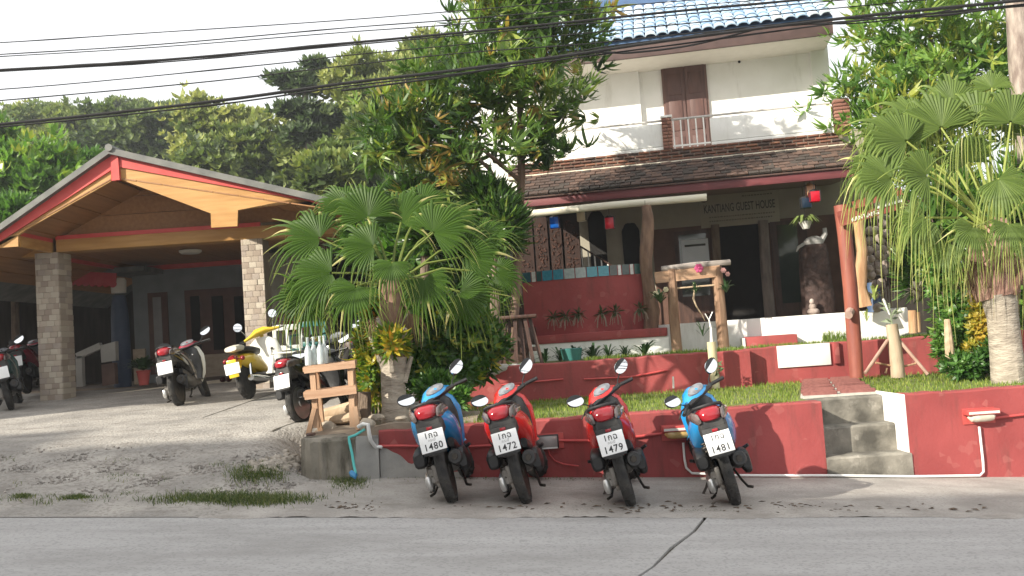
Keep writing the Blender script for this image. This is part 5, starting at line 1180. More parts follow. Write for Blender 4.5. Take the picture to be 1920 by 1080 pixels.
# ---- big light green tree on the right
RT_B = Vector((P(1760, 560, 14.6).x, 14.6, TZ)); rt = thing('leafy_tree', 'bright light green tree behind the right fan palm', 'tree', RT_B)
ros2 = [rosette(9, .25, .05, 1.5, .0) for _ in range(5)]
rb_ = [pblob(*b) for b in ((1660, 200, 14.2, 75), (1745, 130, 14.4, 95), (1840, 120, 14.6, 95), (1640, 95, 14.6, 38), (1610, 165, 14.4, 40), (1700, 30, 14.6, 80), (1860, 20, 14.8, 80), (1625, 20, 14.8, 50), (1640, 265, 14.0, 45), (1590, 225, 14.2, 26), (1760, 230, 14.2, 80), (1900, 200, 14.4, 70), (1940, 80, 14.6, 80), (1700, 300, 14.2, 60), (1600, 90, 14.8, 20))]
crown('crown', rb_, 1150, ros2, bright_leaf, rt, RT_B, .3, .8, .74, .24, (.55, 1.2), .03, clump=120, clumpr=.28)
tk = MB(); tk.tube(px3((1790, 640, 14.6), (1780, 450, 14.6), (1765, 300, 14.5), (1750, 150, 14.5), (1740, 20, 14.6)), [.11, .095, .08, .05, .02], 9)
for br in (((1770, 330, 14.5), (1700, 240, 14.3), (1640, 190, 14.3)), ((1760, 240, 14.5), (1840, 150, 14.6), (1900, 110, 14.6)), ((1752, 160, 14.5), (1690, 90, 14.6), (1630, 60, 14.7))): tk.tube(px3(*br), [.05, .03, .012], 7)
tk.shift(RT_B).build('trunk', trunk_m, rt)
# background tall trunk at the top right corner
t2 = Vector((P(1912, 560, 13.2).x + .2, 13.2, TZ)); tt = thing('tall_tree', 'thick grey tree trunk at the top right corner', 'tree', t2)
tk = MB().tube(px3((1935, 640, 13.2), (1925, 300, 13.2), (1912, 110, 13.2), (1905, -20, 13.2), (1898, -160, 13.2)), [.20, .17, .15, .14, .12], 12, wob=.06, rnd=rnd); tk.shift(t2).build('trunk', mat('pale_bark', (.17, .13, .11), (.33, .28, .24), .9, 6, (2, 2, .6), .8, 20, bdist=.02), tt)
crown('crown', [pblob(1890, -220, 13.4, 130), pblob(1990, -160, 13.4, 120)], 260, ros2, bright_leaf, tt, t2, .3, .8, .45, .2)
# ---- fan palms: every frond its own part
def frond(mb, tints, base, az, el, pet, rad, arcdeg=115, nseg=26, droop=.35, seed=0, droopstart=.5, roll=0.0, face=None):
    r_ = random.Random(seed); d = Vector((math.cos(az) * math.cos(el), math.sin(az) * math.cos(el), math.sin(el))); s = Vector((-math.sin(az), math.cos(az), 0)); u = s.cross(d) * -1
    if u.z < 0: u = -u
    if face is not None:
        fv = Vector(face); fv = fv - d * fv.dot(d)
        if fv.length > .25: u = fv.normalized(); s = d.cross(u)
    tip = base + d * pet + Vector((0, 0, -.10 * pet)); pts = [base, base + d * pet * .5 + Vector((0, 0, .02)), tip]; n0 = len(mb.v)
    mb.tube(pts, [.018, .013, .010], 5); tints += [.7] * (len(mb.v) - n0)
    bend = Vector((0, 0, -1)); A = R(arcdeg)
    for i in range(nseg):
        a0 = -A + 2 * A * (i + .5) / nseg; da = A / nseg
        L = rad * (.72 + .28 * math.cos(a0 * .8)) * r_.uniform(.9, 1.06); tt_ = r_.uniform(-.1, .1)
        rows = []
        dl = droop * r_.uniform(.7, 1.35)
        for (f, wf) in ((.03, 1.0), (.25, 1.0), (.50, 1.0), (.64, .74), (.78, .45), (.90, .26), (1.0, .04)):
            ww = math.tan(da) * min(f, .5) * L * 1.03 * wf if f <= .5 else math.tan(da) * .5 * L * wf
            dv = (d * math.cos(a0) + s * math.sin(a0)); sv = (-d * math.sin(a0) + s * math.cos(a0)); ex = max(0, f - droopstart) / (1 - droopstart)
            reach = f - (ex ** 1.7) * .45 * min(1, dl * 1.4) * (1 - droopstart)
            p = tip + dv * L * reach + u * (.16 * L * math.sin(min(f, .5) * math.pi) * .5 * (1 - abs(a0) / A * .2)) + bend * (L * dl * ex ** 1.6) + bend * (.10 * L * f * f)
            rows.append((p - sv * ww, p + u * ww * .55, p + sv * ww, f))
        o = len(mb.v)
        for a, b, c, f in rows: mb.v += [tuple(a), tuple(b), tuple(c)]; tints.extend([clamp(.35 + tt_ + (.55 * max(0, f - .55) / .45), 0, 1)] * 3)
        for j in range(len(rows) - 1):
            for k in (0, 1): mb.f.append((o + 3 * j + k, o + 3 * j + k + 1, o + 3 * j + 3 + k + 1, o + 3 * j + 3 + k)); mb.mi.append(0)
def fan(parent, origin, base, hub, ang, rad, face, m_, droop=.3, droopstart=.58, arcdeg=105, nseg=30, seed=0, depth=0.0):
    """one fan leaf: petiole base -> hub, blade spreading round direction `ang` (deg, in the x-z plane, tipped by depth along y)"""
    r_ = random.Random(seed); d = Vector((math.cos(R(ang)), depth, math.sin(R(ang)))).normalized(); fv = Vector(face); u = (fv - d * fv.dot(d)).normalized(); s = d.cross(u)
    mb = MB(); tints = []; base = Vector(base) - origin; hub = Vector(hub) - origin
    mid = base.lerp(hub, .5) + Vector((0, 0, .10 * (hub - base).length)); mb.tube([base, mid, hub], [.020, .014, .011], 5); tints += [.72] * len(mb.v)
    A = R(arcdeg); G_ = Vector((0, 0, -1)); cup = r_.uniform(.05, .22)
    for i in range(nseg):
        a0 = -A + 2 * A * (i + .5) / nseg; da = A / nseg
        L = rad * (.70 + .30 * math.cos(a0 * .75)) * r_.uniform(.86, 1.08); tt_ = r_.uniform(-.14, .14); dl = droop * r_.choice((.3, .7, 1.0, 1.0, 1.3, 1.7)); bend_s = r_.uniform(-.10, .10); dead = r_.random() < .05
        rows = []
        for (f, wf) in ((.03, 1.0), (.25, 1.0), (.47, 1.0), (.58, .80), (.70, .52), (.82, .32), (.92, .18), (1.0, .03)):
            ww = math.tan(da) * min(f, .47) * L * 1.04 * wf
            dv = d * math.cos(a0) + s * math.sin(a0); sv = -d * math.sin(a0) + s * math.cos(a0); ex = max(0, f - droopstart) / (1 - droopstart)
            k = min(1, dl * 1.5); reach = f - (ex ** 1.6) * .55 * k * (1 - droopstart)
            p = hub + dv * L * reach + sv * L * bend_s * ex ** 2 - u * (cup * L * f * f) + u * (.05 * L * math.sin(f * math.pi)) + G_ * (L * dl * ex ** 1.5) + G_ * (.06 * L * f * f)
            rows.append((p - sv * ww, p + u * ww * .6, p + sv * ww, f))
        o = len(mb.v)
        for a_, b_, c_, f in rows: mb.v += [tuple(a_), tuple(b_), tuple(c_)]; tints.extend([clamp((.95 if dead and f > .5 else .33) + tt_ + (.55 * max(0, f - .5) / .5), 0, 1)] * 3)
        for j in range(len(rows) - 1):
            for k in (0, 1): mb.f.append((o + 3 * j + k, o + 3 * j + k + 1, o + 3 * j + 3 + k + 1, o + 3 * j + 3 + k)); mb.mi.append(0)
    me = bpy.data.meshes.new('frond'); me.from_pydata(mb.v, [], mb.f); at = me.attributes.new('tint', 'FLOAT', 'POINT'); at.data.foreach_set('value', np.array(tints, dtype=np.float32)); me.materials.append(m_); me.shade_smooth(); me.set_sharp_from_angle(angle=R(50))
    return link('frond', me, parent)
lp_b = P(741, 782, 9.6); lp_b.z = LZ
lp = thing('fan_palm', 'fan palm left of the scooters with stiff dark green fronds', 'palm', lp_b)
LC = P(735, 505, 9.75) - lp_b
tk = MB(); tk.tube([Vector((-.01, 0, -.05)), Vector((0, 0, .2)), Vector((.0, 0, .45)), Vector((.02, 0, .72))], [.16, .135, .125, .135], 12, wob=.05, rnd=rnd); tk.build('trunk', palmtrunk_m, lp)
tk = MB(); tk.tube([Vector((.02, 0, .70)), Vector((.0, .02, 1.1)), LC + Vector((0, 0, -.05))], [.125, .13, .10], 10, wob=.1, rnd=rnd); tk.build('fibre_sheath', fibre_m, lp)
for k in range(9):
    az = k * 2.4; b = Vector((math.cos(az) * .11, math.sin(az) * .11, .45 + k * .06)); e = b + Vector((math.cos(az) * .10, math.sin(az) * .10, .26)); MB().tube([b, e], [.045, .022], 6).build('leaf_base', palmtrunk_m, lp)
LF = [(600, 455, 160, 118, .0), (690, 415, 108, 112, .25), (752, 425, 72, 115, .3), (812, 445, 42, 112, .1), (868, 490, 12, 112, .0), (905, 455, 38, 88, .3), (622, 520, 195, 122, -.25), (578, 560, 226, 105, -.2), (668, 545, 248, 98, -.5), (862, 555, -38, 100, -.2), (795, 530, -75, 92, -.5), (700, 470, 172, 105, -.1), (930, 520, -22, 72, .1), (650, 395, 130, 92, .5), (790, 395, 60, 90, .6), (735, 500, 262, 75, -.8), (840, 420, 30, 92, .5)]
for i, (x, y, ang, r, dp) in enumerate(LF):
    Yh = 9.75 + dp * .75 + rnd.uniform(-.08, .08); fan(lp, lp_b, P(735 + rnd.uniform(-8, 8), 535, 9.75), P(x, y - 8, Yh), ang - 4, r * Yh / FPX, (rnd.uniform(-.35, .2) - .25 * math.cos(R(ang)), -1, rnd.uniform(.15, .6)), palm_leaf, .26 if ang < 170 and ang > 0 else .40, .54, 104, 30, i, dp * .5)
dead_leaf2 = leafmat('dead_frond', [(0, (.12, .075, .04)), (.5, (.22, .15, .09)), (1, (.34, .26, .17))], .8, .15, .2)
for i, (x, y, ang) in enumerate(((712, 592, 250), (768, 588, -72), (740, 600, -95))): fan(lp, lp_b, P(738, 548, 9.72), P(x, y, 9.7 - .06 * i), ang, .30, (.2 * (i - 1), -1, .1), dead_leaf2, .5, .3, 60, 14, 200 + i, -.1)
rp_b = P(1893, 716, 9.75); rp_b.z = LZ
rpm = thing('fan_palm', 'large fan palm at the right edge with long hanging pale leaf tips', 'palm', rp_b)
RC = P(1870, 415, 9.9) - rp_b
tk = MB(); tk.tube([Vector((0, 0, -.05)), Vector((.0, 0, .3)), Vector((-.01, 0, .7)), Vector((-.03, 0, .95))], [.19, .165, .16, .18], 14, wob=.05, rnd=rnd); tk.build('trunk', palmtrunk_m, rpm)
tk = MB(); tk.tube([Vector((-.03, 0, .92)), Vector((-.07, .02, 1.15)), RC], [.20, .22, .12], 12, wob=.14, rnd=rnd); tk.build('fibre_sheath', mat('palm_fibre_pink', (.22, .12, .09), (.36, .22, .17), .9, 9, (3, 3, .6), .8, 40), rpm)
for k in range(10):
    az = k * 2.4 + .5; b = Vector((math.cos(az) * .16 - .04, math.sin(az) * .16, .85 + k * .05)); e = b + Vector((math.cos(az) * .14, math.sin(az) * .14, .24)); MB().tube([b, e], [.06, .025], 6).build('leaf_base', fibre_m, rpm)
RF = [(1700, 265, 146, 150, .1), (1672, 335, 166, 135, -.1), (1765, 240, 112, 150, .3), (1835, 232, 84, 140, .4), (1895, 230, 88, 135, .1), (1735, 408, 200, 100, -.3), (1815, 305, 104, 120, -.6), (1775, 455, 228, 88, -.35), (1872, 335, -55, 105, -.7), (1825, 425, 245, 88, -.7), (1945, 260, 55, 150, .2), (1950, 360, 5, 140, 0), (1935, 440, -50, 120, -.3), (1740, 330, 158, 125, -.45), (1655, 275, 162, 74, .4), (1890, 420, -95, 80, -.8), (1720, 225, 132, 130, .7), (1860, 165, 95, 80, .6), (1785, 195, 104, 120, .5), (1640, 318, 172, 98, .25), (1668, 262, 152, 112, .35)]
for i, (x, y, ang, r, dp) in enumerate(RF):
    Yh = 9.9 + dp * .8 + rnd.uniform(-.08, .08); fan(rpm, rp_b, P(1868 + rnd.uniform(-10, 10), 440, 9.9), P(x, y, Yh), ang - 4, r * Yh / FPX, (rnd.uniform(-.35, .2) - .25 * math.cos(R(ang)), -1, rnd.uniform(.15, .6)), palm_leaf2, .85, .47, 102, 32, 60 + i, dp * .5)
for i, (x, y, ang) in enumerate(((1838, 470, 250), (1905, 480, -80), (1872, 490, -95))): fan(rpm, rp_b, P(1870, 445, 9.85), P(x, y, 9.75 - .06 * i), ang, .42, (.2 * (i - 1), -1, .1), dead_leaf2, .5, .3, 60, 14, 220 + i, -.1)
# ---- hedges and shrubs

ros_s = [rosette(8, .10, .026, .6, .2) for _ in range(4)]; ros_m = [rosette(8, .135, .036, .7, .15) for _ in range(4)]
def shrub(label, blobs, n, tmpl, m_, base, tint0, name='shrub', cat='shrub', stem=True, **k):
    t = thing(name, label, cat, base); crown('foliage', blobs, n, tmpl, m_, t, base, tint0=tint0, **k)
    if stem:
        mb = MB(); top = Vector(blobs[0][0]) - Vector(base)
        for q in range(5): a = q * 1.26; mb.tube([(math.cos(a) * .05, math.sin(a) * .05, -.05), (math.cos(a) * .12 + top.x * .5, math.sin(a) * .12 + top.y * .5, top.z * .6), (math.cos(a) * .25 + top.x, math.sin(a) * .2 + top.y, top.z * 1.1)], [.02, .014, .006], 5)
        mb.build('stem', trunk_m, t)
    return t
b0 = Vector((P(705, 760, 10.0).x, 10.1, LZ)); shrub('yellow and green croton bush behind the left palm trunk', [pblob(706, 690, 10.1, 36, rz=75), pblob(700, 640, 10.1, 32), pblob(725, 600, 10.0, 42), pblob(735, 640, 9.5, 30)], 620, ros_m, croton_leaf, b0, .62, tvar=.16, shell=.3)
b0 = Vector((P(850, 740, 10.9).x, 10.9, LZ)); shrub('wide dark hedge bush with orange tips between the palm and the upper wall', [pblob(800, 640, 10.6, 60), pblob(860, 620, 10.9, 62), pblob(905, 650, 11.2, 48, rz=65), pblob(790, 690, 10.5, 45), pblob(850, 690, 10.7, 50), pblob(820, 590, 10.8, 40), pblob(770, 600, 10.6, 35)], 1500, ros_m, croton_leaf, b0, .30, tvar=.19, shell=.35)
b0 = Vector((P(830, 745, 10.0).x, 10.0, LZ)); shrub('low green leafy plant behind the left blue scooter', [pblob(815, 725, 10.0, 34, rz=26), pblob(850, 745, 9.8, 28, rz=18)], 150, ros_m, hedge_leaf, b0, .3, stem=False)
b0 = Vector((P(760, 520, 13.4).x, 13.6, TZ)); shrub('dense green bush growing behind the left fan palm', [pblob(790, 470, 13.6, 80), pblob(870, 470, 13.2, 60), pblob(905, 570, 12.9, 42), pblob(850, 560, 13.0, 60), pblob(760, 390, 13.6, 60), pblob(880, 390, 13.2, 45), pblob(690, 440, 14.2, 50)], 800, ros2, bright_leaf, b0, .25, tvar=.2, shell=.3)
for i, (px, Y) in enumerate(((790, 12.2), (925, 11.95))):
    c = P(px, 700, Y); mb = MB().tube(px3((px - 6, 720, Y), (px + 2, 600, Y), (px + 8, 480, Y)), [.085, .075, .06], 9, wob=.07, rnd=rnd); b0 = P(px - 6, 712, Y)
    t = thing('slender_tree', ('grey leaning tree trunk behind the left part of the hedge', 'dark slender tree trunk at the right end of the hedge')[i], 'tree', b0); mb.shift(b0); mb.build('trunk', trunk_m, t)
    crown('crown', [pblob(px + 10, 430, Y, 50), pblob(px - 10, 380, Y + .3, 50)], 160, ros, mango_leaf, t, b0, .3, .7, .3)
b0 = Vector((P(1800, 700, 10.9).x, 10.9, LZ)); shrub('bright green columnar hedge left of the right palm', [pblob(1790, 560, 10.9, 45, rz=70), pblob(1795, 640, 10.8, 42, rz=60), pblob(1770, 520, 11.0, 35), pblob(1810, 600, 10.7, 30, rz=70)], 1100, ros_s, hedge_leaf, b0, .5, tvar=.2, shell=.35, name='hedge', cat='hedge')
b0 = Vector((P(1840, 690, 10.6).x, 10.6, LZ)); shrub('golden leaved shrub against the right palm trunk', [pblob(1838, 540, 10.6, 26, rz=45), pblob(1842, 610, 10.5, 26, rz=55), pblob(1830, 660, 10.5, 24)], 520, ros_s, gold_leaf, b0, .5, tvar=.25, shell=.3)
b0 = Vector((P(1790, 560, 13.0).x, 13.0, TZ)); shrub('dense bush filling the gap behind the right fan palm', [pblob(1760, 400, 13.0, 80), pblob(1850, 420, 13.2, 80), pblob(1920, 380, 13.2, 80), pblob(1880, 520, 13.0, 80), pblob(1740, 500, 13.2, 50)], 620, ros2, bright_leaf, b0, .35, tvar=.2, shell=.3)
b0 = Vector((P(1820, 700, 10.2).x, 10.3, LZ)); shrub('low dark green shrub at the foot of the golden one', [pblob(1815, 685, 10.3, 42, rz=24), pblob(1860, 670, 10.2, 26)], 330, ros_s, hedge_leaf, b0, .22, tvar=.16, shell=.3, stem=False)
c0 = P(1782, 700, 10.4); mb = MB().tube(px3((1784, 702, 10.4), (1780, 650, 10.4), (1776, 600, 10.5)), [.055, .05, .035], 9); single('tree_stump', mb, paleLog_m, 'short pale trunk under the bright green hedge', 'trunk', P(1784, 702, 10.4))
# ---- hill trees: each its own thing
big = [rosette(7, .36, .17, .6, .3) for _ in range(4)]; fine = [rosette(7, .30, .11, .7, .3) for _ in range(4)]; mass = [rosette(5, .75, .42, .5, .3) for _ in range(4)]
def htree(px, py, Y, r, label, tint, m_=hill_leaf, n=700, rz=None, tmpl=None, name='hill_tree', clump=70):
    s = Y / FPX; c = P(px, py, Y); zb = zground(c.x, Y) + hill(c.x, Y); b0 = Vector((c.x, Y, min(zb, c.z - r * s))); rr = r * s
    t = thing(name, label, 'tree', b0, group=None); bl = [(np.array(c), (rr, rr * .8, (rz or r * .75) * s))]
    for q in range(5):
        a = rnd.uniform(0, 6.28); bl.append((np.array(c + Vector((math.cos(a) * rr * .65, math.sin(a) * rr * .4, rnd.uniform(-.45, .45) * rr))), (rr * .5, rr * .45, rr * .42)))
    crown('crown', bl, n, tmpl or big, m_, t, b0, .5, .8, tint, .2, (.7, 1.25), clump=clump, clumpr=rr * .16)
    h = c.z - b0.z; mb = MB().tube([(0, 0, -.3), (.05 * rr, 0, h * .5), (-.03 * rr, 0, h), (0, 0, h + rr * .5)], [rr * .07 + .06, rr * .055 + .05, rr * .04 + .03, .02], 7)
    for q in range(4): a = q * 1.57 + .4; mb.tube([(0, 0, h * .6), (math.cos(a) * rr * .4, math.sin(a) * rr * .3, h + rr * .1)], [.06, .02], 5)
    mb.build('trunk', trunk_m, t); return t
HT = [(30, 208, 62, 40, 'small pale tree at the far left of the hill crest', .55), (85, 205, 66, 42, 'roundish hill crest tree second from the left', .4), (150, 208, 64, 42, 'dull green tree on the hill crest above the gable apex', .35), (235, 200, 66, 45, 'hill crest tree right above the carport apex', .45), (300, 205, 64, 40, 'grey green tree on the crest right of the apex', .3), (365, 205, 60, 46, 'dark domed tree standing up from the crest', .22), (440, 222, 62, 48, 'tree on the crest left of the tiered tree', .42),
      (60, 245, 50, 75, 'broad olive green tree on the hill at the left', .5), (165, 250, 48, 70, 'dark green tree in the middle of the left hillside', .28), (270, 265, 46, 78, 'dark tree on the hillside right of the carport apex', .25), (340, 245, 48, 60, 'mid green tree on the hillside over the carport roof', .4), (445, 275, 38, 100, 'big bright yellow green tree above the right roof slope', .68), (420, 320, 36, 80, 'shaded green tree just over the right roof slope', .4), (540, 300, 36, 80, 'dark tree behind the trunk of the tiered tree', .2), (640, 260, 40, 70, 'green tree right of the tiered tree', .42), (700, 170, 34, 80, 'feathery pale tree left of the mango crown', .6), (660, 330, 28, 70, 'dark green tree behind the tips of the left palm', .3), (610, 340, 26, 50, 'low bluish green bush tree over the roof end', .35), (735, 150, 36, 55, 'upper feathery tree touching the mango crown', .58), (810, 110, 38, 50, 'pale tree top behind the upper left of the mango', .55), (720, 260, 30, 60, 'dark gap tree left of the mango crown', .25)]
for (px, py, Y, r, lab, ti) in HT: htree(px, py + (26 if Y > 55 else 10 if Y > 40 else 0), Y, r, lab, ti + .12, tmpl=fine if 'feathery' in lab else None, n=1700 if 'feathery' in lab else 1700)
for (px, py, Y, r, lab, ti) in ((70, 345, 24, 95, 'large leaved bright tree beside the left gable edge', .62), (-40, 300, 26, 90, 'bright tree cut off by the left edge of the photo', .55), (150, 330, 27, 60, 'shaded tree close behind the carport apex', .3), (20, 420, 20, 50, 'dark bush tree below the left gable edge', .3)): htree(px, py, Y, r, lab, ti, bright_leaf, 1500, tmpl=fine, name='leafy_tree')
hs = MB()                                             # undergrowth mass on the far slope, nobody could count it
pos = np.array([(x, y, zground(x, y) + hill(x, y) + .6) for x, y in zip(rng.uniform(-48, 12, 2600), rng.uniform(26, 70, 2600))]) + rng.normal(size=(2600, 3)) * np.array([.3, .3, .5])
V, F, T = scatter(mass, pos, np.tile([0, -.3, 1.0], (2600, 1)) + rng.normal(size=(2600, 3)) * .4, rng.uniform(1.2, 2.2, 2600), np.clip(.3 + .22 * rng.normal(size=2600), 0, 1))
tag(link('hillside_undergrowth', fast_mesh('hillside_undergrowth', V, F, T, [hill_leaf])), 'dense green undergrowth covering the far hillside', 'undergrowth', kind='stuff')
# tiered dark tree
tb = P(578, 330, 34); tb.z = zground(tb.x, 34) + hill(tb.x, 34); ti = thing('tiered_tree', 'dark tiered tree standing above the hillside', 'tree', tb)
crown('crown', [pblob(590, 122, 34, 26, rz=9), pblob(545, 150, 34, 45, rz=9), pblob(575, 165, 34, 40, rz=9), pblob(610, 140, 34, 20, rz=10), pblob(560, 205, 34, 50, rz=10), pblob(600, 220, 34, 45, rz=12), pblob(575, 255, 34, 50, rz=14)], 900, fine, dark_leaf, ti, tb, .3, .9, .4, .2)
tk = MB().tube(px3((584, 340, 34), (580, 260, 34), (572, 200, 34), (580, 120, 34)), [.22, .17, .12, .05], 7)
for br in (((578, 250, 34), (545, 235, 34)), ((574, 215, 34), (612, 200, 34)), ((574, 190, 34), (530, 160, 34)), ((577, 160, 34), (610, 140, 34))): tk.tube(px3(*br), [.07, .02], 5)
tk.shift(tb).build('trunk', mat('pale_bark', (.17, .13, .11), (.33, .28, .24)), ti)
# ---- grass
def blades(name, pts, h, w_, m_, label, cat, tint=.5, tv=.2, lean=.5):
    n = len(pts); p = np.array(pts); az = rng.uniform(0, 6.283, n); H_ = h * rng.uniform(.5, 1.2, n); ln = rng.uniform(0, lean, n) * H_; la = rng.uniform(0, 6.283, n)
    s = np.stack([np.cos(az), np.sin(az), np.zeros(n)], 1) * w_ * .5; tip = p + np.stack([np.cos(la) * ln, np.sin(la) * ln, H_], 1); mid = p + np.stack([np.cos(la) * ln * .3, np.sin(la) * ln * .3, H_ * .6], 1)
    V = np.stack([p - s, p + s, mid + s * .8, mid - s * .8, tip + s * .05, tip - s * .05], 1).reshape(-1, 3); b = np.arange(n)[:, None] * 6
    F = np.concatenate([b + np.array([[0, 1, 2, 3]]), b + np.array([[3, 2, 4, 5]])]); T = np.repeat(np.clip(tint + tv * rng.normal(size=n), 0, 1), 6)
    return tag(link(name, fast_mesh(name, V, F, T, [m_])), label, cat, kind='stuff')
pts = []
while len(pts) < 16000:
    x, y = rnd.uniform(-.9, 8.5), rnd.uniform(9.0, 11.98)
    if 2.93 + (y - 9.6) * .32 < x < 3.80 + max(0, (y - 9.6)) * .27 and y > 9: continue
    if y < 9.7 and 2.92 < x < 3.80: continue
    if x < 3.0 and y > 11.78: continue
    pts.append((x, y, LZ - .01))
blades('grass', pts, .055, .010, grass_leaf, 'short bright green grass on the front lawn', 'grass', .62)
pts = [(rnd.uniform(.9, 7), 12.0 + abs(rnd.gauss(0, .5)) + (.16 if True else 0), TZ - .01) for _ in range(3500)]
blades('grass', pts, .06, .011, grass_leaf, 'grass fringe above the upper garden wall', 'grass', .5)
pts = [tuple(Pz(rnd.uniform(1505, 1600), 640, TZ) + Vector((0, rnd.uniform(-.3, .5), 0))) for _ in range(400)]
pts = [(p[0], max(12.2, min(p[1], 14)), TZ) for p in pts]; blades('grass', pts, .16, .012, grass_leaf, 'taller grass tuft in front of the white plinth', 'grass', .3)
def weedpatch(n, px0, px1, py, jit, h, label):
    pts = []
    for _ in range(n):
        px = rnd.gauss((px0 + px1) / 2, (px1 - px0) / 4.2) if rnd.random() < .7 else rnd.uniform(px0, px1); g = G(clamp(px, px0 - 15, px1 + 15), py + rnd.gauss(0, jit)); pts.append((g.x, g.y, g.z))
    return blades('weeds', [(x + rnd.gauss(0, .03), y + rnd.gauss(0, .02), z) for x, y, z in pts for _ in (0, 1)], h * .62, .006, weed_leaf, label, 'weeds', .5, .3, 1.3)
weedpatch(1500, 315, 580, 941, 5, .10, 'long strip of weeds along the road edge left of the scooters'); weedpatch(260, 25, 60, 934, 1.5, .05, 'tiny weed strip at the far left road edge'); weedpatch(260, 120, 165, 937, 1.5, .06, 'small weed tuft at the road edge on the left')
weedpatch(700, 430, 530, 893, 8, .09, 'round patch of weeds below the rubble'); weedpatch(600, 620, 690, 902, 10, .09, 'weeds at the foot of the grey cement lump under the hose'); weedpatch(350, 650, 672, 880, 8, .12, 'weeds climbing beside the turquoise hose')
sp_ = []
for q in range(26):
    a = rnd.uniform(-20, 640); yy_ = rnd.choice((rnd.uniform(936, 946), rnd.uniform(850, 945)))
    for _ in range(rnd.randrange(6, 40)): g = G(a + rnd.gauss(0, 12), yy_ + rnd.gauss(0, 2.5)); sp_.append((g.x, g.y, g.z))
blades('weeds', sp_, .045, .006, weed_leaf, 'sparse weed sprouts scattered over the foot of the drive', 'weeds', .5, .3, 1.3)
weedpatch(160, 720, 1200, 900, 3, .05, 'few weed sprouts along the foot of the red wall')
weedpatch(300, 1260, 1420, 960, 2, .018, 'thin green moss line along the road joint')
# rubble heap between drive and concrete block
rub = MB()
for _ in range(170):
    px, py = rnd.uniform(470, 570), rnd.uniform(835, 892); py = 892 - (px - 470) * .35 * rnd.random() - rnd.uniform(0, 20); g = G(px, py); r = rnd.uniform(.012, .05)
    rub.ball((g.x, g.y, g.z + r * .3), r, r * rnd.uniform(.6, 1.2), r * rnd.uniform(.5, .9), 7, 5, rnd=rnd, wob=.18)
o = rub.build('rubble', mat('rubble_stone', (.25, .22, .18), (.40, .36, .31), .95, 9, bump=.5), None, ang=25); tag(o, 'loose rubble stones sloping down from the concrete block', 'rubble', kind='stuff')
grv = MB()
for _ in range(2600):
    g = G(rnd.uniform(0, 640), rnd.triangular(835, 942, 880)); r = rnd.uniform(.005, .018); grv.ball((g.x, g.y, g.z + .004), r, r, r * .7, 5, 4, rnd=rnd, wob=.2)
tag(grv.build('gravel', mat('gravel_stone', (.17, .155, .14), (.36, .33, .30), .95, 9), None, ang=25), 'loose gravel scattered on the foot of the drive', 'gravel', kind='stuff')
lit = MB()
for _ in range(150):
    px = rnd.choice((rnd.gauss(665, 25), rnd.gauss(1160, 90), rnd.gauss(1560, 160), rnd.uniform(700, 1900))); g = G(px, rnd.gauss(955, 5)); a = rnd.uniform(0, 6.28); l = rnd.uniform(.015, .045)
    v = Vector((math.cos(a), math.sin(a), 0)) * l; s_ = Vector((-math.sin(a), math.cos(a), 0)) * l * .35; c = Vector((g.x, g.y, g.z + .012)); lit.add([c - v, c - s_ + Vector((0, 0, .008)), c + v, c + s_ + Vector((0, 0, .006))], [(0, 1, 2, 3)])
tag(lit.build('leaf_litter', mat('dead_leaf', (.07, .05, .035), (.15, .105, .07), .9, 9), None, smooth=False), 'dead leaves and dirt collected along the road joint', 'leaf litter', kind='stuff')
# ---- bed plants, orchids
def tuft(px, py, Y, n, L, label, m_=None, name='bed_plant', cat='plant', dark=True, zb=None, w_=.12):
    b = P(px, py, Y)
    if zb is not None: b.z = zb
    mb = MB(); tl = []
    for _ in range(n):
        az = rnd.uniform(0, 6.283); e = rnd.uniform(.35, 1.35); l = L * rnd.uniform(.6, 1.15); d = Vector((math.cos(az) * math.cos(e), math.sin(az) * math.cos(e), math.sin(e))); s = Vector((-math.sin(az), math.cos(az), 0)) * l * w_ * .5
        p = [Vector((0, 0, -.02)), d * l * .4 + Vector((0, 0, .02)), d * l * .75 - Vector((0, 0, l * .08)), d * l - Vector((0, 0, l * .3))]; mb.add([p[0] - s * .3, p[0] + s * .3, p[1] - s, p[1] + s, p[2] - s * .8, p[2] + s * .8, p[3]], [(0, 1, 3, 2), (2, 3, 5, 4), (4, 5, 6)])
    mb.xf(Matrix.Translation(b)); return single(name, mb, m_ or mat('strap_leaf', (.028, .07, .024), (.06, .12, .04), .4, 6, transl=.2), label, cat, b, smooth=False)
bedlab = ['leggy strap leaved plant by the dark stool', 'dry looking plant in front of the white base, second from the stool', 'dark plant beside the green tub in the upper bed', 'dense strap leaved plant in the middle of the upper bed', 'small dark plant right of the bed centre', 'spreading bromeliad at the right end of the upper bed', 'low plant between the bromeliad and the bed centre']
for i, (px, L, n) in enumerate(((1022, .28, 22), (1050, .30, 26), (1080, .32, 28), (1112, .34, 30), (1140, .26, 22), (1208, .36, 20), (1172, .26, 20))): tuft(px, 668 - (px - 1022) * .07, 13.2, n, L, bedlab[i], zb=TZ)
tub = MB().lathe([(0, .13), (.16, .16), (.17, .15), (.13, .14)], n=14); tb2 = P(1072, 672, 12.9); tb2.z = TZ; tub.xf(Matrix.Translation(tb2)); single('plant_tub', tub, mat('green_plastic', (.03, .13, .12), (.04, .16, .15), .45), 'dark green tub in the bed above the upper wall', 'tub', tb2)
orl = ['orchid clump at the left on the curved red parapet', 'second orchid clump from the left on the parapet', 'third orchid clump from the left on the parapet', 'orchid clump in the middle of the curved parapet', 'orchid clump second from the trunk post', 'orchid clump tied to the rough trunk post']
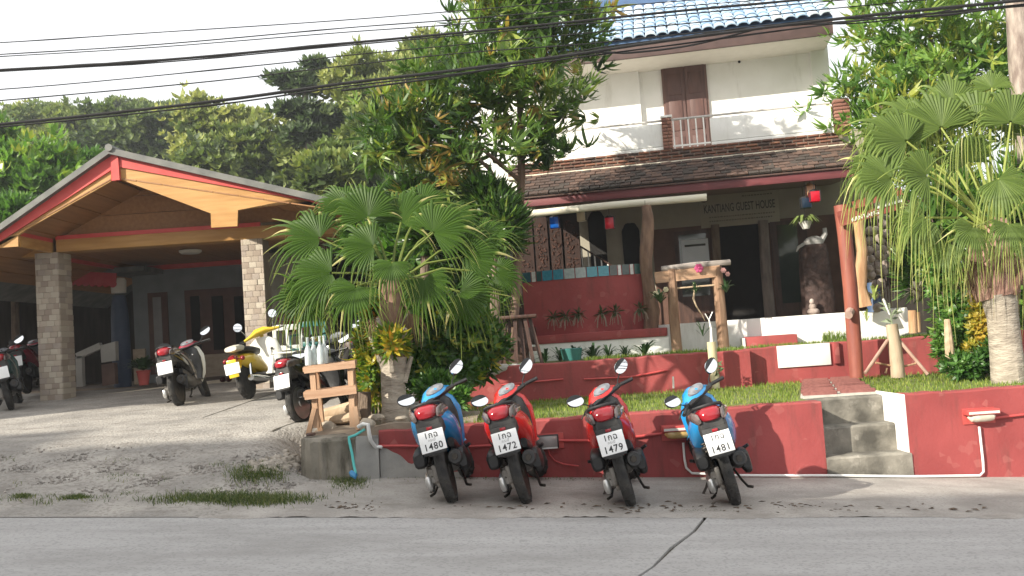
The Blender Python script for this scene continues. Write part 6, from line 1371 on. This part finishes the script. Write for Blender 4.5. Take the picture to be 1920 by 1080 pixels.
for i, px in enumerate((1038, 1062, 1085, 1128, 1155, 1200)):
    py = 598 - (px - 1038) * .12 + rnd.uniform(-5, 5); u_, z_ = H(px, py, 14.08); b = hw(u_, 14.05, z_); t = thing('orchid', orl[i], 'orchid', b, group=None); mb = MB()
    for _ in range(26):
        az = rnd.uniform(0, 6.283); e = rnd.uniform(-.6, 1.2); l = rnd.uniform(.09, .2); d = Vector((math.cos(az) * math.cos(e), -abs(math.sin(az) * math.cos(e)) * .6, math.sin(e))); s = Vector((0, 0, 1)).cross(d).normalized() * .02; mb.add([Vector((0, 0, 0)), d * l * .5 + s, d * l + Vector((0, 0, -.03)), d * l * .5 - s], [(0, 1, 2, 3)])
    mb.build('foliage', mat('orchid_leaf', (.04, .055, .022), (.09, .10, .04), .5, 9), t, smooth=False); rt_ = MB()
    for _ in range(9): x = rnd.uniform(-.09, .09); rt_.tube([(x * .4, -.01, 0), (x, -.03, -.08), (x * 1.3, -.02, -rnd.uniform(.12, .24))], .0045, 4)
    rt_.build('root', mat('orchid_root', (.22, .17, .13), (.3, .24, .19), .9), t)
# ---- plant stand (timber trellis) on the upper lawn
TY = 13.7
tr = thing('timber_plant_stand', 'tall rough timber plant stand in front of the dark doorway', 'plant stand', Vector((P(1312, 650, TY).x, TY, TZ)))
def tb_(pts, r, nm, m_=wood_m):
    mb = MB().tube(px3(*pts), r, 9, wob=.07, rnd=rnd); mb.shift(tr.location); return mb.build(nm, m_, tr)
tlog = mat('weathered_log', (.20, .115, .07), (.32, .20, .13), .85, 6, (2, 2, .4), .6, 30, spots=((.10, .055, .035), 6, .55, .7, (3, 3, .5)))
tb_(((1270, 662, TY), (1264, 590, TY), (1259, 505, TY)), [.085, .08, .07], 'log_post', tlog); tb_(((1357, 652, TY), (1351, 580, TY), (1345, 500, TY)), [.085, .08, .07], 'log_post', tlog)
tb_(((1352, 620, TY + .5), (1340, 510, TY + .5)), [.06, .055], 'log_post', tlog); tb_(((1240, 505, TY), (1300, 498, TY), (1369, 492, TY)), [.045, .05, .045], 'top_log', mat('grey_log', (.22, .19, .165), (.34, .30, .27), .85, 6, (.4, 3, 3), .5))
mb = MB().obox(P(1228, 521, TY - .03), P(1350, 508, TY - .03), .04, .17); mb.shift(tr.location); mb.build('cross_board', woodx_m, tr, smooth=False)
tb_(((1264, 541, TY), (1345, 534, TY)), [.014, .014], 'cane', paleLog_m)
fl_m = mat('pink_flower', (.55, .06, .20), (.65, .12, .28), .5, 5, transl=.3); flp = mat('pale_pink_flower', (.7, .35, .32), (.75, .45, .42), .5, 5, transl=.3); flw = mat('cream_flower', (.68, .62, .36), (.75, .7, .5), .5, 5, transl=.3)
def flower(px, py, Y, r, m_, label):
    b = P(px, py, Y); mb = MB()
    for k in range(6):
        a = k * 1.047; c = Vector((math.cos(a) * r * .55, -.01, math.sin(a) * r * .55)); mb.ball(c, r * .42, r * .15, r * .42, 7, 5)
    mb.ball((0, -.02, 0), r * .25); mb.xf(Matrix.Translation(b)); single('flower', mb, m_, label, 'flower', b)
flower(1310, 503, TY - .09, .075, fl_m, 'magenta flower on the top log of the plant stand'); flower(1356, 507, TY - .09, .045, flp, 'pale pink blossom at the right end of the plant stand'); flower(1364, 514, TY - .09, .04, flp, 'lower pale pink blossom at the right end of the plant stand')
flower(1248, 543, TY - .12, .045, flw, 'cream blossom on the left post of the plant stand'); flower(1229, 551, TY - .12, .05, flw, 'cream blossom left of the plant stand'); flower(1302, 534, TY - .1, .03, flw, 'small white blossom on the hanging orchid')
for (px, py, lab, L) in ((1238, 566, 'leafy orchid hanging left of the plant stand', .3), (1362, 546, 'leafy orchid on the right post of the plant stand', .28), (1304, 548, 'orchid hanging from the cane of the plant stand', .22)):
    tuft(px, py, TY - .14, 22, L, lab, hedge_leaf if 0 else mat('strap_leaf', (.028, .07, .024), (.06, .12, .04)), 'orchid', 'orchid')
pipe('aerial_root', 'pale twisting orchid root hanging inside the plant stand', 'root', px3((1303, 540, TY - .1), (1300, 560, TY - .1), (1306, 575, TY - .1), (1316, 590, TY - .1), (1322, 602, TY - .1)), [.012, .016, .012, .009, .006], paleLog_m)
tuft(1318, 628, 13.1, 9, .30, 'arching dark leaves in front of the white plinth', zb=None, w_=.10)
# bamboo stake sapling
BY = 11.6; st_ = thing('sapling_planter', 'bamboo tube planter with a white twig in front of the upper wall', 'planter', P(1341, 728, BY))
mb = MB().tube(px3((1342, 728, BY), (1338, 690, BY), (1334, 641, BY)), [.055, .058, .06], 12); mb.shift(st_.location).build('bamboo_tube', mat('bamboo_pale', (.46, .40, .24), (.58, .53, .36), .6, 5, (2, 2, .4), .3, 40, spots=((.2, .24, .08), 4, .58, .6, (1, 1, 1))), st_)
mb = MB().tube(px3((1334, 641, BY), (1333, 615, BY), (1329, 598, BY)), [.02, .014, .008], 7); mb.tube(px3((1329, 600, BY), (1322, 588, BY)), .006, 5); mb.tube(px3((1329, 600, BY), (1336, 585, BY)), .006, 5); mb.shift(st_.location).build('twig', whitep_m, st_)
mb = MB()
for k in range(14): a = rnd.uniform(0, 6.28); d = Vector((math.cos(a) * .09, -abs(math.sin(a)) * .06, rnd.uniform(-.1, .12))); b = P(1343, 688, BY) - st_.location + Vector((0, -.06, rnd.uniform(-.08, .08))); mb.add([b, b + d * .5 + Vector((0, 0, .02)), b + d, b + d * .5 - Vector((0, 0, .02))], [(0, 1, 2, 3)])
mb.build('foliage', dimleaf, st_, smooth=False)
# staked planter with tripod
SY = 11.3; sk = thing('staked_planter', 'pale log planter propped by slanting stakes on the right lawn', 'planter', P(1682, 706, SY))
mb = MB().tube(px3((1684, 708, SY), (1678, 650, SY), (1672, 608, SY)), [.085, .08, .07], 12, wob=.03, rnd=rnd); mb.shift(sk.location).build('log_tube', mat('log_tan', (.38, .29, .20), (.48, .38, .28), .75, 5, (2, 2, .4), .4, 40), sk)
for (pa, pb) in (((1622, 700, SY - .2), (1664, 638, SY)), ((1740, 702, SY - .2), (1684, 636, SY))): mb = MB().tube(px3(pa, pb), [.02, .022], 8); mb.shift(sk.location).build('stake', mat('stake_pink', (.34, .21, .16), (.42, .28, .22), .7, 6), sk)
for (pa, pb) in (((1690, 688, SY), (1716, 682, SY)), ((1716, 682, SY), (1720, 676, SY)), ((1642, 680, SY), (1672, 686, SY)), ((1660, 700, SY), (1663, 690, SY))): mb = MB().tube(px3(pa, pb), [.014, .012], 6); mb.shift(sk.location).build('twig', wood_m, sk)
mb = MB()
for k in range(18): a = rnd.uniform(0, 6.28); h_ = rnd.uniform(0, .25); L = rnd.uniform(.08, .2); d = Vector((math.cos(a) * L, math.sin(a) * L * .6, rnd.uniform(.0, .08))); b = P(1673, 608, SY) - sk.location + Vector((0, 0, h_)); s = Vector((0, 0, .018)); mb.add([b, b + d * .5 + s, b + d, b + d * .5 - s], [(0, 1, 2, 3)])
mb.tube([P(1673, 610, SY) - sk.location, P(1668, 575, SY) - sk.location], [.012, .005], 5); mb.build('seedling', mat('grey_green_leaf', (.16, .2, .12), (.25, .3, .2), .5, 9), sk, smooth=False)
mb = MB().tube(px3((1660, 565, SY), (1656, 560, SY), (1668, 590, SY)), [.01, .014, .01], 6); mb.shift(sk.location).build('white_tie', whitep_m, sk)
# ================================================================== GATE POST WITH NAME BOARD, COCONUTS, MISC
GY = 11.55
gp = thing('red_gate_post', 'red stained log gate post carrying a name board', 'post', P(1606, 705, GY))
mb = MB().tube(px3((1607, 708, GY), (1602, 640, GY), (1594, 540, GY), (1584, 440, GY), (1578, 385, GY)), [.085, .09, .09, .09, .095], 14, wob=.04, rnd=rnd); mb.shift(gp.location).build('log', post_m, gp)
mb = MB().tube([P(1594, 584, GY - .07), P(1591, 591, GY - .19)], [.055, .05], 10); mb.shift(gp.location).build('branch_stub', mat('cut_wood', (.30, .20, .17), (.38, .27, .22), .8, 12), gp)
nbd = thing('name_board', 'red plank with white lettering fixed across the gate post', 'sign', P(1590, 420, GY - .13))
a, b = P(1573, 411, GY - .14), P(1676, 381, GY - .14)
mb = MB().obox(a, b, .045, .19); mb.shift(nbd.location).build('board', mat('red_board', (.22, .055, .04), (.29, .08, .06), .6, 5, (.4, 3, 3), .3, 40), nbd, smooth=False)
wl_m = mat('letter_white', (.75, .74, .7), (.8, .79, .76), .5)
ang = math.atan2(b.z - a.z, b.x - a.x)
me = textmesh('KANTIANG', .075, wl_m, .002, True); o = link('lettering', me, nbd, P(1622, 402, GY - .167) - nbd.location + Vector((0, 0, -.02)), (R(90), -ang, 0)); o.scale = (.95, 1, 1)
a2, b2 = P(1600, 385, GY - .2), P(1690, 358, GY - .2)
mb = MB().obox(a2, b2, .04, .10); mb.shift(nbd.location).build('upper_board', mat('red_board', (.32, .085, .06)), nbd, smooth=False)
mb = MB().obox(P(1640, 387, GY - .17), P(1690, 373, GY - .17), .01, .075); mb.shift(nbd.location).build('white_strip', white_m, nbd, smooth=False)
# second tree-trunk post and hanging coconuts
cp = MB().tube(px3((1620, 575, 12.5), (1612, 540, 12.5), (1616, 470, 12.5), (1608, 400, 12.5)), [.12, .085, .065, .07], 12, wob=.12, rnd=rnd); single('tree_trunk_post', cp, mat('orange_trunk', (.33, .18, .09), (.48, .30, .17), .8, 5, (2, 2, .5), .6, 30), 'orange brown trunk post standing behind the red gate post', 'post', P(1620, 585, 12.5))
husk = mat('coconut_husk', (.17, .135, .115), (.27, .225, .19), .9, 12, bump=.6, bscale=40)
strs = [(1631, [433, 452, 470, 485, 505, 516, 555]), (1644, [432, 466, 478, 500, 507, 533, 553, 577]), (1655, [420, 440, 452, 468, 480, 503, 510, 536, 577]), (1650, [404, 446, 475, 530, 548, 588]), (1662, [410, 438, 460, 476, 497])]
sl_ = ['leftmost string of hanging coconuts', 'second string of hanging coconuts from the left', 'longest coconut string, reaching the lowest pair', 'middle coconut string ending in a reddish nut', 'rightmost string of hanging coconuts behind the palm tips']
for k, (px, ys_) in enumerate(strs):
    Yc = 12.7 + .12 * k; top = P(px, 395, Yc); t = thing('coconut_string', sl_[k] + ' beside the gate post', 'coconuts', top, group=None)
    MB().tube([(0, 0, .2), (0, 0, P(px, ys_[-1], Yc).z - top.z)], .006, 5).build('cord', darkwood_m, t)
    for y in ys_:
        p = P(px + rnd.uniform(-3, 3), y, Yc - rnd.uniform(0, .1)) - top; r = rnd.uniform(.052, .066); MB().ball(p, r, r, r * 1.08, 12, 9, rnd=rnd, wob=.03).build('coconut', husk, t)
cbm = MB().box(P(1600, 395, 13.3).x, P(1720, 395, 13.3).x, 13.0, 13.25, P(1650, 395, 13.1).z, P(1650, 380, 13.1).z); single('hanging_beam', cbm, darkwood_m, 'dark beam from which the coconut strings hang', 'beam', P(1650, 395, 13.1))
bkw = MB().box(P(1625, 500, 15.4).x, P(1760, 500, 15.4).x, 15.3, 15.4, TZ, 3.4); single('back_screen', bkw, mat('near_black_sheet', (.022, .018, .014)), 'dark screen behind the hanging coconuts', 'screen', Vector((P(1690, 500, 15.4).x, 15.35, TZ)))
dp = MB().tube(px3((1640, 585, 12.9), (1636, 530, 12.9)), [.10, .09], 12); single('blue_drum', dp, mat('blue_drum', (.03, .06, .13), (.05, .09, .17), .5), 'dark blue drum below the coconuts', 'drum', P(1640, 590, 12.9))
# white slab, short posts and bromeliad at the right of the gate
sl2 = xpoly([(1614, 630), (1612, 590), (1700, 576), (1708, 600), (1706, 622)], 12.8, .5); single('white_slab', sl2, white_m, 'tilted white rendered slab behind the staked planter', 'slab', P(1660, 625, 13.0), smooth=False)
for (px, py, pt_, lab) in ((1712, 625, 582, 'sawn orange post stub right of the white slab'), (1722, 623, 585, 'thinner post stub beside the orange one')): mb = MB().tube([P(px, py, 12.6), P(px - 2, pt_, 12.6)], [.055 if px < 1715 else .035, .055 if px < 1715 else .035], 12); single('post_stub', mb, mat('orange_trunk', (.33, .18, .09)), lab, 'post', P(px, py, 12.6))
tuft(1722, 560, 12.7, 50, .36, 'grey spiky bromeliad on the post stubs', mat('grey_leaf', (.12, .11, .085), (.2, .18, .14), .6, 9), 'bromeliad', 'bromeliad')
tuft(1640, 560, 12.4, 10, .3, 'yellow green orchid sprout under the coconuts', mat('hedge_flat', (.2, .26, .06), (.28, .33, .1), .5, 9), 'orchid', 'orchid')
tuft(1625, 600, 12.3, 6, .25, 'pale leafy shoot leaning on the white slab', mat('hedge_flat', (.2, .26, .06)), 'bed_plant', 'plant')
# hanging fern basket on the eave
b = P(1510, 415, 14.2); fb_ = thing('hanging_fern', 'hanging pot with drooping green leaves at the porch corner', 'hanging plant', b)
MB().lathe([(-.12, .05), (-.02, .10), (0, .10), (0, .02)], n=12).build('pot', mat('white_pot', (.5, .5, .46), (.58, .57, .53), .6), fb_)
mb = MB()
for _ in range(46):
    az = rnd.uniform(0, 6.283); l = rnd.uniform(.16, .32); d = Vector((math.cos(az), math.sin(az), .5)); s = Vector((-math.sin(az), math.cos(az), 0)) * .025; p0 = Vector((0, 0, 0)); p1 = d * l * .55; p2 = Vector((d.x * l, d.y * l, .02 - l * .25)); mb.add([p0, p1 - s, p2, p1 + s], [(0, 1, 2, 3)])
mb.build('foliage', mat('fern_leaf', (.14, .2, .05), (.22, .28, .09), .5, 9, transl=.3), fb_, smooth=False); MB().tube([(0, 0, 0), (0, .02, .55)], .004, 5).build('cord', black_m, fb_)
# figure stones, hat rack statue by the door
mb = MB(); b = P(1535, 586, 14.9); b.z = FZ
mb.loft([[(x + dx, y, z) for x, y, z in zring(z_, 0, ww, ww * .8, 12, 2.4)] for z_, ww, dx in ((0, .26, 0), (.3, .27, .01), (.7, .25, -.01), (1.0, .24, .0), (1.15, .19, .02))]); mb.xf(Matrix.Translation(b)); single('carved_stump', mb, mat('carved_dark_stump', (.028, .015, .012), (.06, .034, .028), .8, 9, bump=.9, bscale=14, bdist=.03), 'big dark carved tree stump right of the glazed door', 'carved stump', b)
bt_ = b + Vector((.0, -.05, 1.15)); mb = MB(); mb.loft([[(x + dx, y, z) for x, y, z in zring(z_, 0, ww, ww * .7, 12, 2)] for z_, ww, dx in ((0, .16, 0), (.05, .17, 0), (.11, .12, .01), (.14, .04, .02))]); mb.tube([(.13, 0, .06), (.2, 0, .16), (.2, 0, .26)], [.05, .04, .035], 8); mb.tube([(-.16, 0, .02), (-.26, -.02, -.03), (-.30, -.02, -.1)], [.03, .028, .01], 7); mb.xf(Matrix.Translation(bt_)); single('white_ornament', mb, mat('white_shell', (.34, .33, .32), (.42, .41, .40), .5), 'white bird shaped ornament lying on the carved stump', 'ornament', bt_)
b = P(1526, 592, 14.6); b.z = FZ; mb = MB(); mb.ball((0, 0, .05), .10, .08, .06, 10, 7, rnd=rnd, wob=.08); mb.ball((-.01, 0, .13), .06, .055, .06, 10, 7); mb.ball((-.02, -.02, .21), .04, .04, .05, 10, 7); mb.xf(Matrix.Translation(b)); single('stone_figure', mb, mat('pinkish_stone', (.36, .29, .25), (.45, .38, .34), .9, 9, bump=.4), 'little seated stone figure on the plinth edge by the door', 'figurine', b)
# dark rustic stool left of the parapet
sb_ = P(975, 680, 12.6); sb_.z = TZ - .03; sto = thing('rustic_stool', 'dark rustic wooden stand with many legs left of the red parapet', 'stool', sb_)
MB().box(-.27, .27, -.2, .2, .66, .71, bev=.015).build('top', darkwood_m, sto)
for k in range(6): x = -.22 + k * .09; MB().obox((x * .75, -.12 + .05 * (k % 2), .66), (x * 1.35, -.17 + .07 * (k % 2), 0), .05, .05, up=(0, 1, 0)).build('leg', darkwood_m, sto, smooth=False)
MB().box(-.26, .26, -.02, .02, .2, .26).build('stretcher', darkwood_m, sto)
dr_ = MB().tube(px3((908, 690, 11.9), (925, 695, 11.75), (940, 690, 11.78), (960, 687, 11.9), (1000, 686, 11.95)), [.02, .075, .05, .035, .02], 9, wob=.1, rnd=rnd); single('driftwood', dr_, mat('driftwood_grey', (.34, .32, .29), (.46, .44, .40), .9, 8, (.4, 3, 3), .6), 'bleached driftwood lying on top of the upper wall', 'driftwood', P(930, 690, 11.8))
# ================================================================== OVERHEAD CABLES
cab_m = mat('cable_black', (.008, .008, .009), (.014, .014, .015), .85)
cabs = [('thick sagging cable bundle, lowest on the left', [(-400, 262), (0, 233), (400, 190), (640, 157), (860, 131), (1050, 106), (1280, 72), (1600, 32), (1900, 2), (2300, -40)], 7.0, .015),
        ('cable just under the thick bundle', [(-400, 270), (0, 238), (400, 197), (640, 163), (860, 138), (1050, 112), (1280, 82), (1600, 40), (1900, 10), (2300, -30)], 7.1, .008),
        ('second thick cable, above the lowest bundle', [(-400, 150), (0, 131), (300, 113), (640, 82), (960, 52), (1280, 20), (1560, -6), (2000, -50)], 7.0, .012),
        ('thin cable running close under the second thick one', [(-300, 152), (0, 134), (300, 117), (640, 86), (960, 57), (1280, 27), (1600, -2), (2000, -40)], 7.15, .006),
        ('upper thin cable, higher of the pair across the sky', [(-300, 118), (0, 102), (300, 83), (640, 53), (840, 38), (1100, 16), (1400, -8), (1800, -40)], 7.2, .0055),
        ('lower thin cable of the pair across the sky', [(-300, 122), (0, 106), (300, 88), (640, 61), (840, 47), (1100, 26), (1400, 2), (1800, -30)], 7.2, .005),
        ('topmost thin cable across the sky', [(-300, 95), (0, 80), (260, 63), (640, 38), (1010, 8), (1300, -15), (1700, -45)], 7.3, .005),
        ('thin cable passing through the mango crown', [(-200, 180), (100, 160), (530, 118), (640, 105), (860, 84), (1100, 62), (1400, 33), (1560, 16), (1900, -15)], 7.3, .0055),
        ('thin cable low through the mango crown', [(-200, 205), (100, 180), (400, 152), (640, 124), (860, 100), (1100, 82), (1300, 62), (1560, 42), (1760, 25), (2000, 5)], 7.25, .006),
        ('slack cable that joins the bundle over the upper wall', [(640, 170), (860, 140), (1000, 112), (1120, 98), (1180, 99), (1300, 84), (1440, 50), (1560, 36), (1750, 30), (1900, 12), (2200, -20)], 7.15, .010),
        ('pale slack cable along the eave of the tiled roof', [(900, 128), (1050, 104), (1120, 90), (1260, 72), (1440, 47), (1600, 44), (1720, 30), (1850, 6), (2100, -30)], 7.05, .006)]
for lab, pts, Y, r in cabs:
    pp_ = [P(x, y, Y) for x, y in pts]; fine_ = []
    for i in range(len(pp_) - 1):
        p0 = pp_[max(0, i - 1)]; p1, p2 = pp_[i], pp_[i + 1]; p3 = pp_[min(len(pp_) - 1, i + 2)]
        for q in range(6):
            t = q / 6; fine_.append(.5 * ((2 * p1) + (p2 - p0) * t + (2 * p0 - 5 * p1 + 4 * p2 - p3) * t * t + (3 * p1 - p0 - 3 * p2 + p3) * t ** 3))
    fine_.append(pp_[-1]); mb = MB().tube(fine_, [r * .84 * (1 + (.35 if rnd.random() < .06 else 0) + rnd.uniform(-.08, .08)) for _ in fine_], 6); single('overhead_cable', mb, cab_m, lab, 'cable', fine_[0], 'overhead cables across the street')
# ================================================================== ACROSS THE ROAD (unseen blocks added behind the viewer, sized to shade the road)
def shade_block(x0, x1, y, h, label, m_):
    t = thing('shadecaster', label, 'building', ((x0 + x1) / 2, y, 0)); b = t.location
    mb = MB().box(x0, x1, y - 7, y, -.5, h); mb.shift(b).build('wall', m_, t, smooth=False)
    mb = MB().box(x0 - .3, x1 + .3, y - 7.3, y + .3, h, h + .25); mb.shift(b).build('roof', roofdark_m, t, smooth=False)
    n = int((x1 - x0) / 2.4); f = 0
    for fl in range(int(h / 3.1)):
        for i in range(n):
            xx = x0 + (i + .5) * (x1 - x0) / n; mb = MB().box(xx - .6, xx + .6, y + .001, y + .06, .9 + fl * 3.1, 2.3 + fl * 3.1); mb.shift(b); wn = mb.build('window', brownf, t, smooth=False)
            mb = MB().box(xx - .5, xx + .5, y + .061, y + .07, 1.0 + fl * 3.1, 2.2 + fl * 3.1); mb.shift(b); mb.build('pane', glass_dark, wn, smooth=False)
    return t
SH = [(-52, -27.6, 13.7, 'tall cream shophouse added across the road to shade it, farthest along', white_m), (-27.4, -21.5, 12.6, 'cream shophouse added across the road to shade it, middle one', cream_m), (-21.3, -17.4, 11.1, 'narrow white shophouse added across the road to shade it, third from the far end', white_m), (-17.2, -7, 10.65, 'lowest shophouse added across the road to shade it, nearest the viewer', cream_m)]
for x0, x1, h, lab, m_ in SH: shade_block(x0, x1, -5.5, h, lab, m_)
shade_block(-22, -14.6, 14.0, 6.4, 'cream unseen block added left of the view to shade the drive', cream_m)  # added out of view, sized to shade the drive and left pillar

# ================================================================== HAZE
hz = MB().box(-170, 170, -90, 250, -2.2, 42); hzo = hz.build('haze', [], None, smooth=False)
hm = bpy.data.materials.new('haze_air'); hm.use_nodes = True; hn = hm.node_tree; hn.nodes.remove(hn.nodes['Principled BSDF'])
pv = hn.nodes.new('ShaderNodeVolumePrincipled'); pv.inputs['Color'].default_value = (.90, .95, 1.0, 1); pv.inputs['Density'].default_value = .0014; pv.inputs['Anisotropy'].default_value = .3
hn.links.new(pv.outputs[0], hn.nodes['Material Output'].inputs['Volume']); hzo.data.materials.append(hm); tag(hzo, kind='stuff')
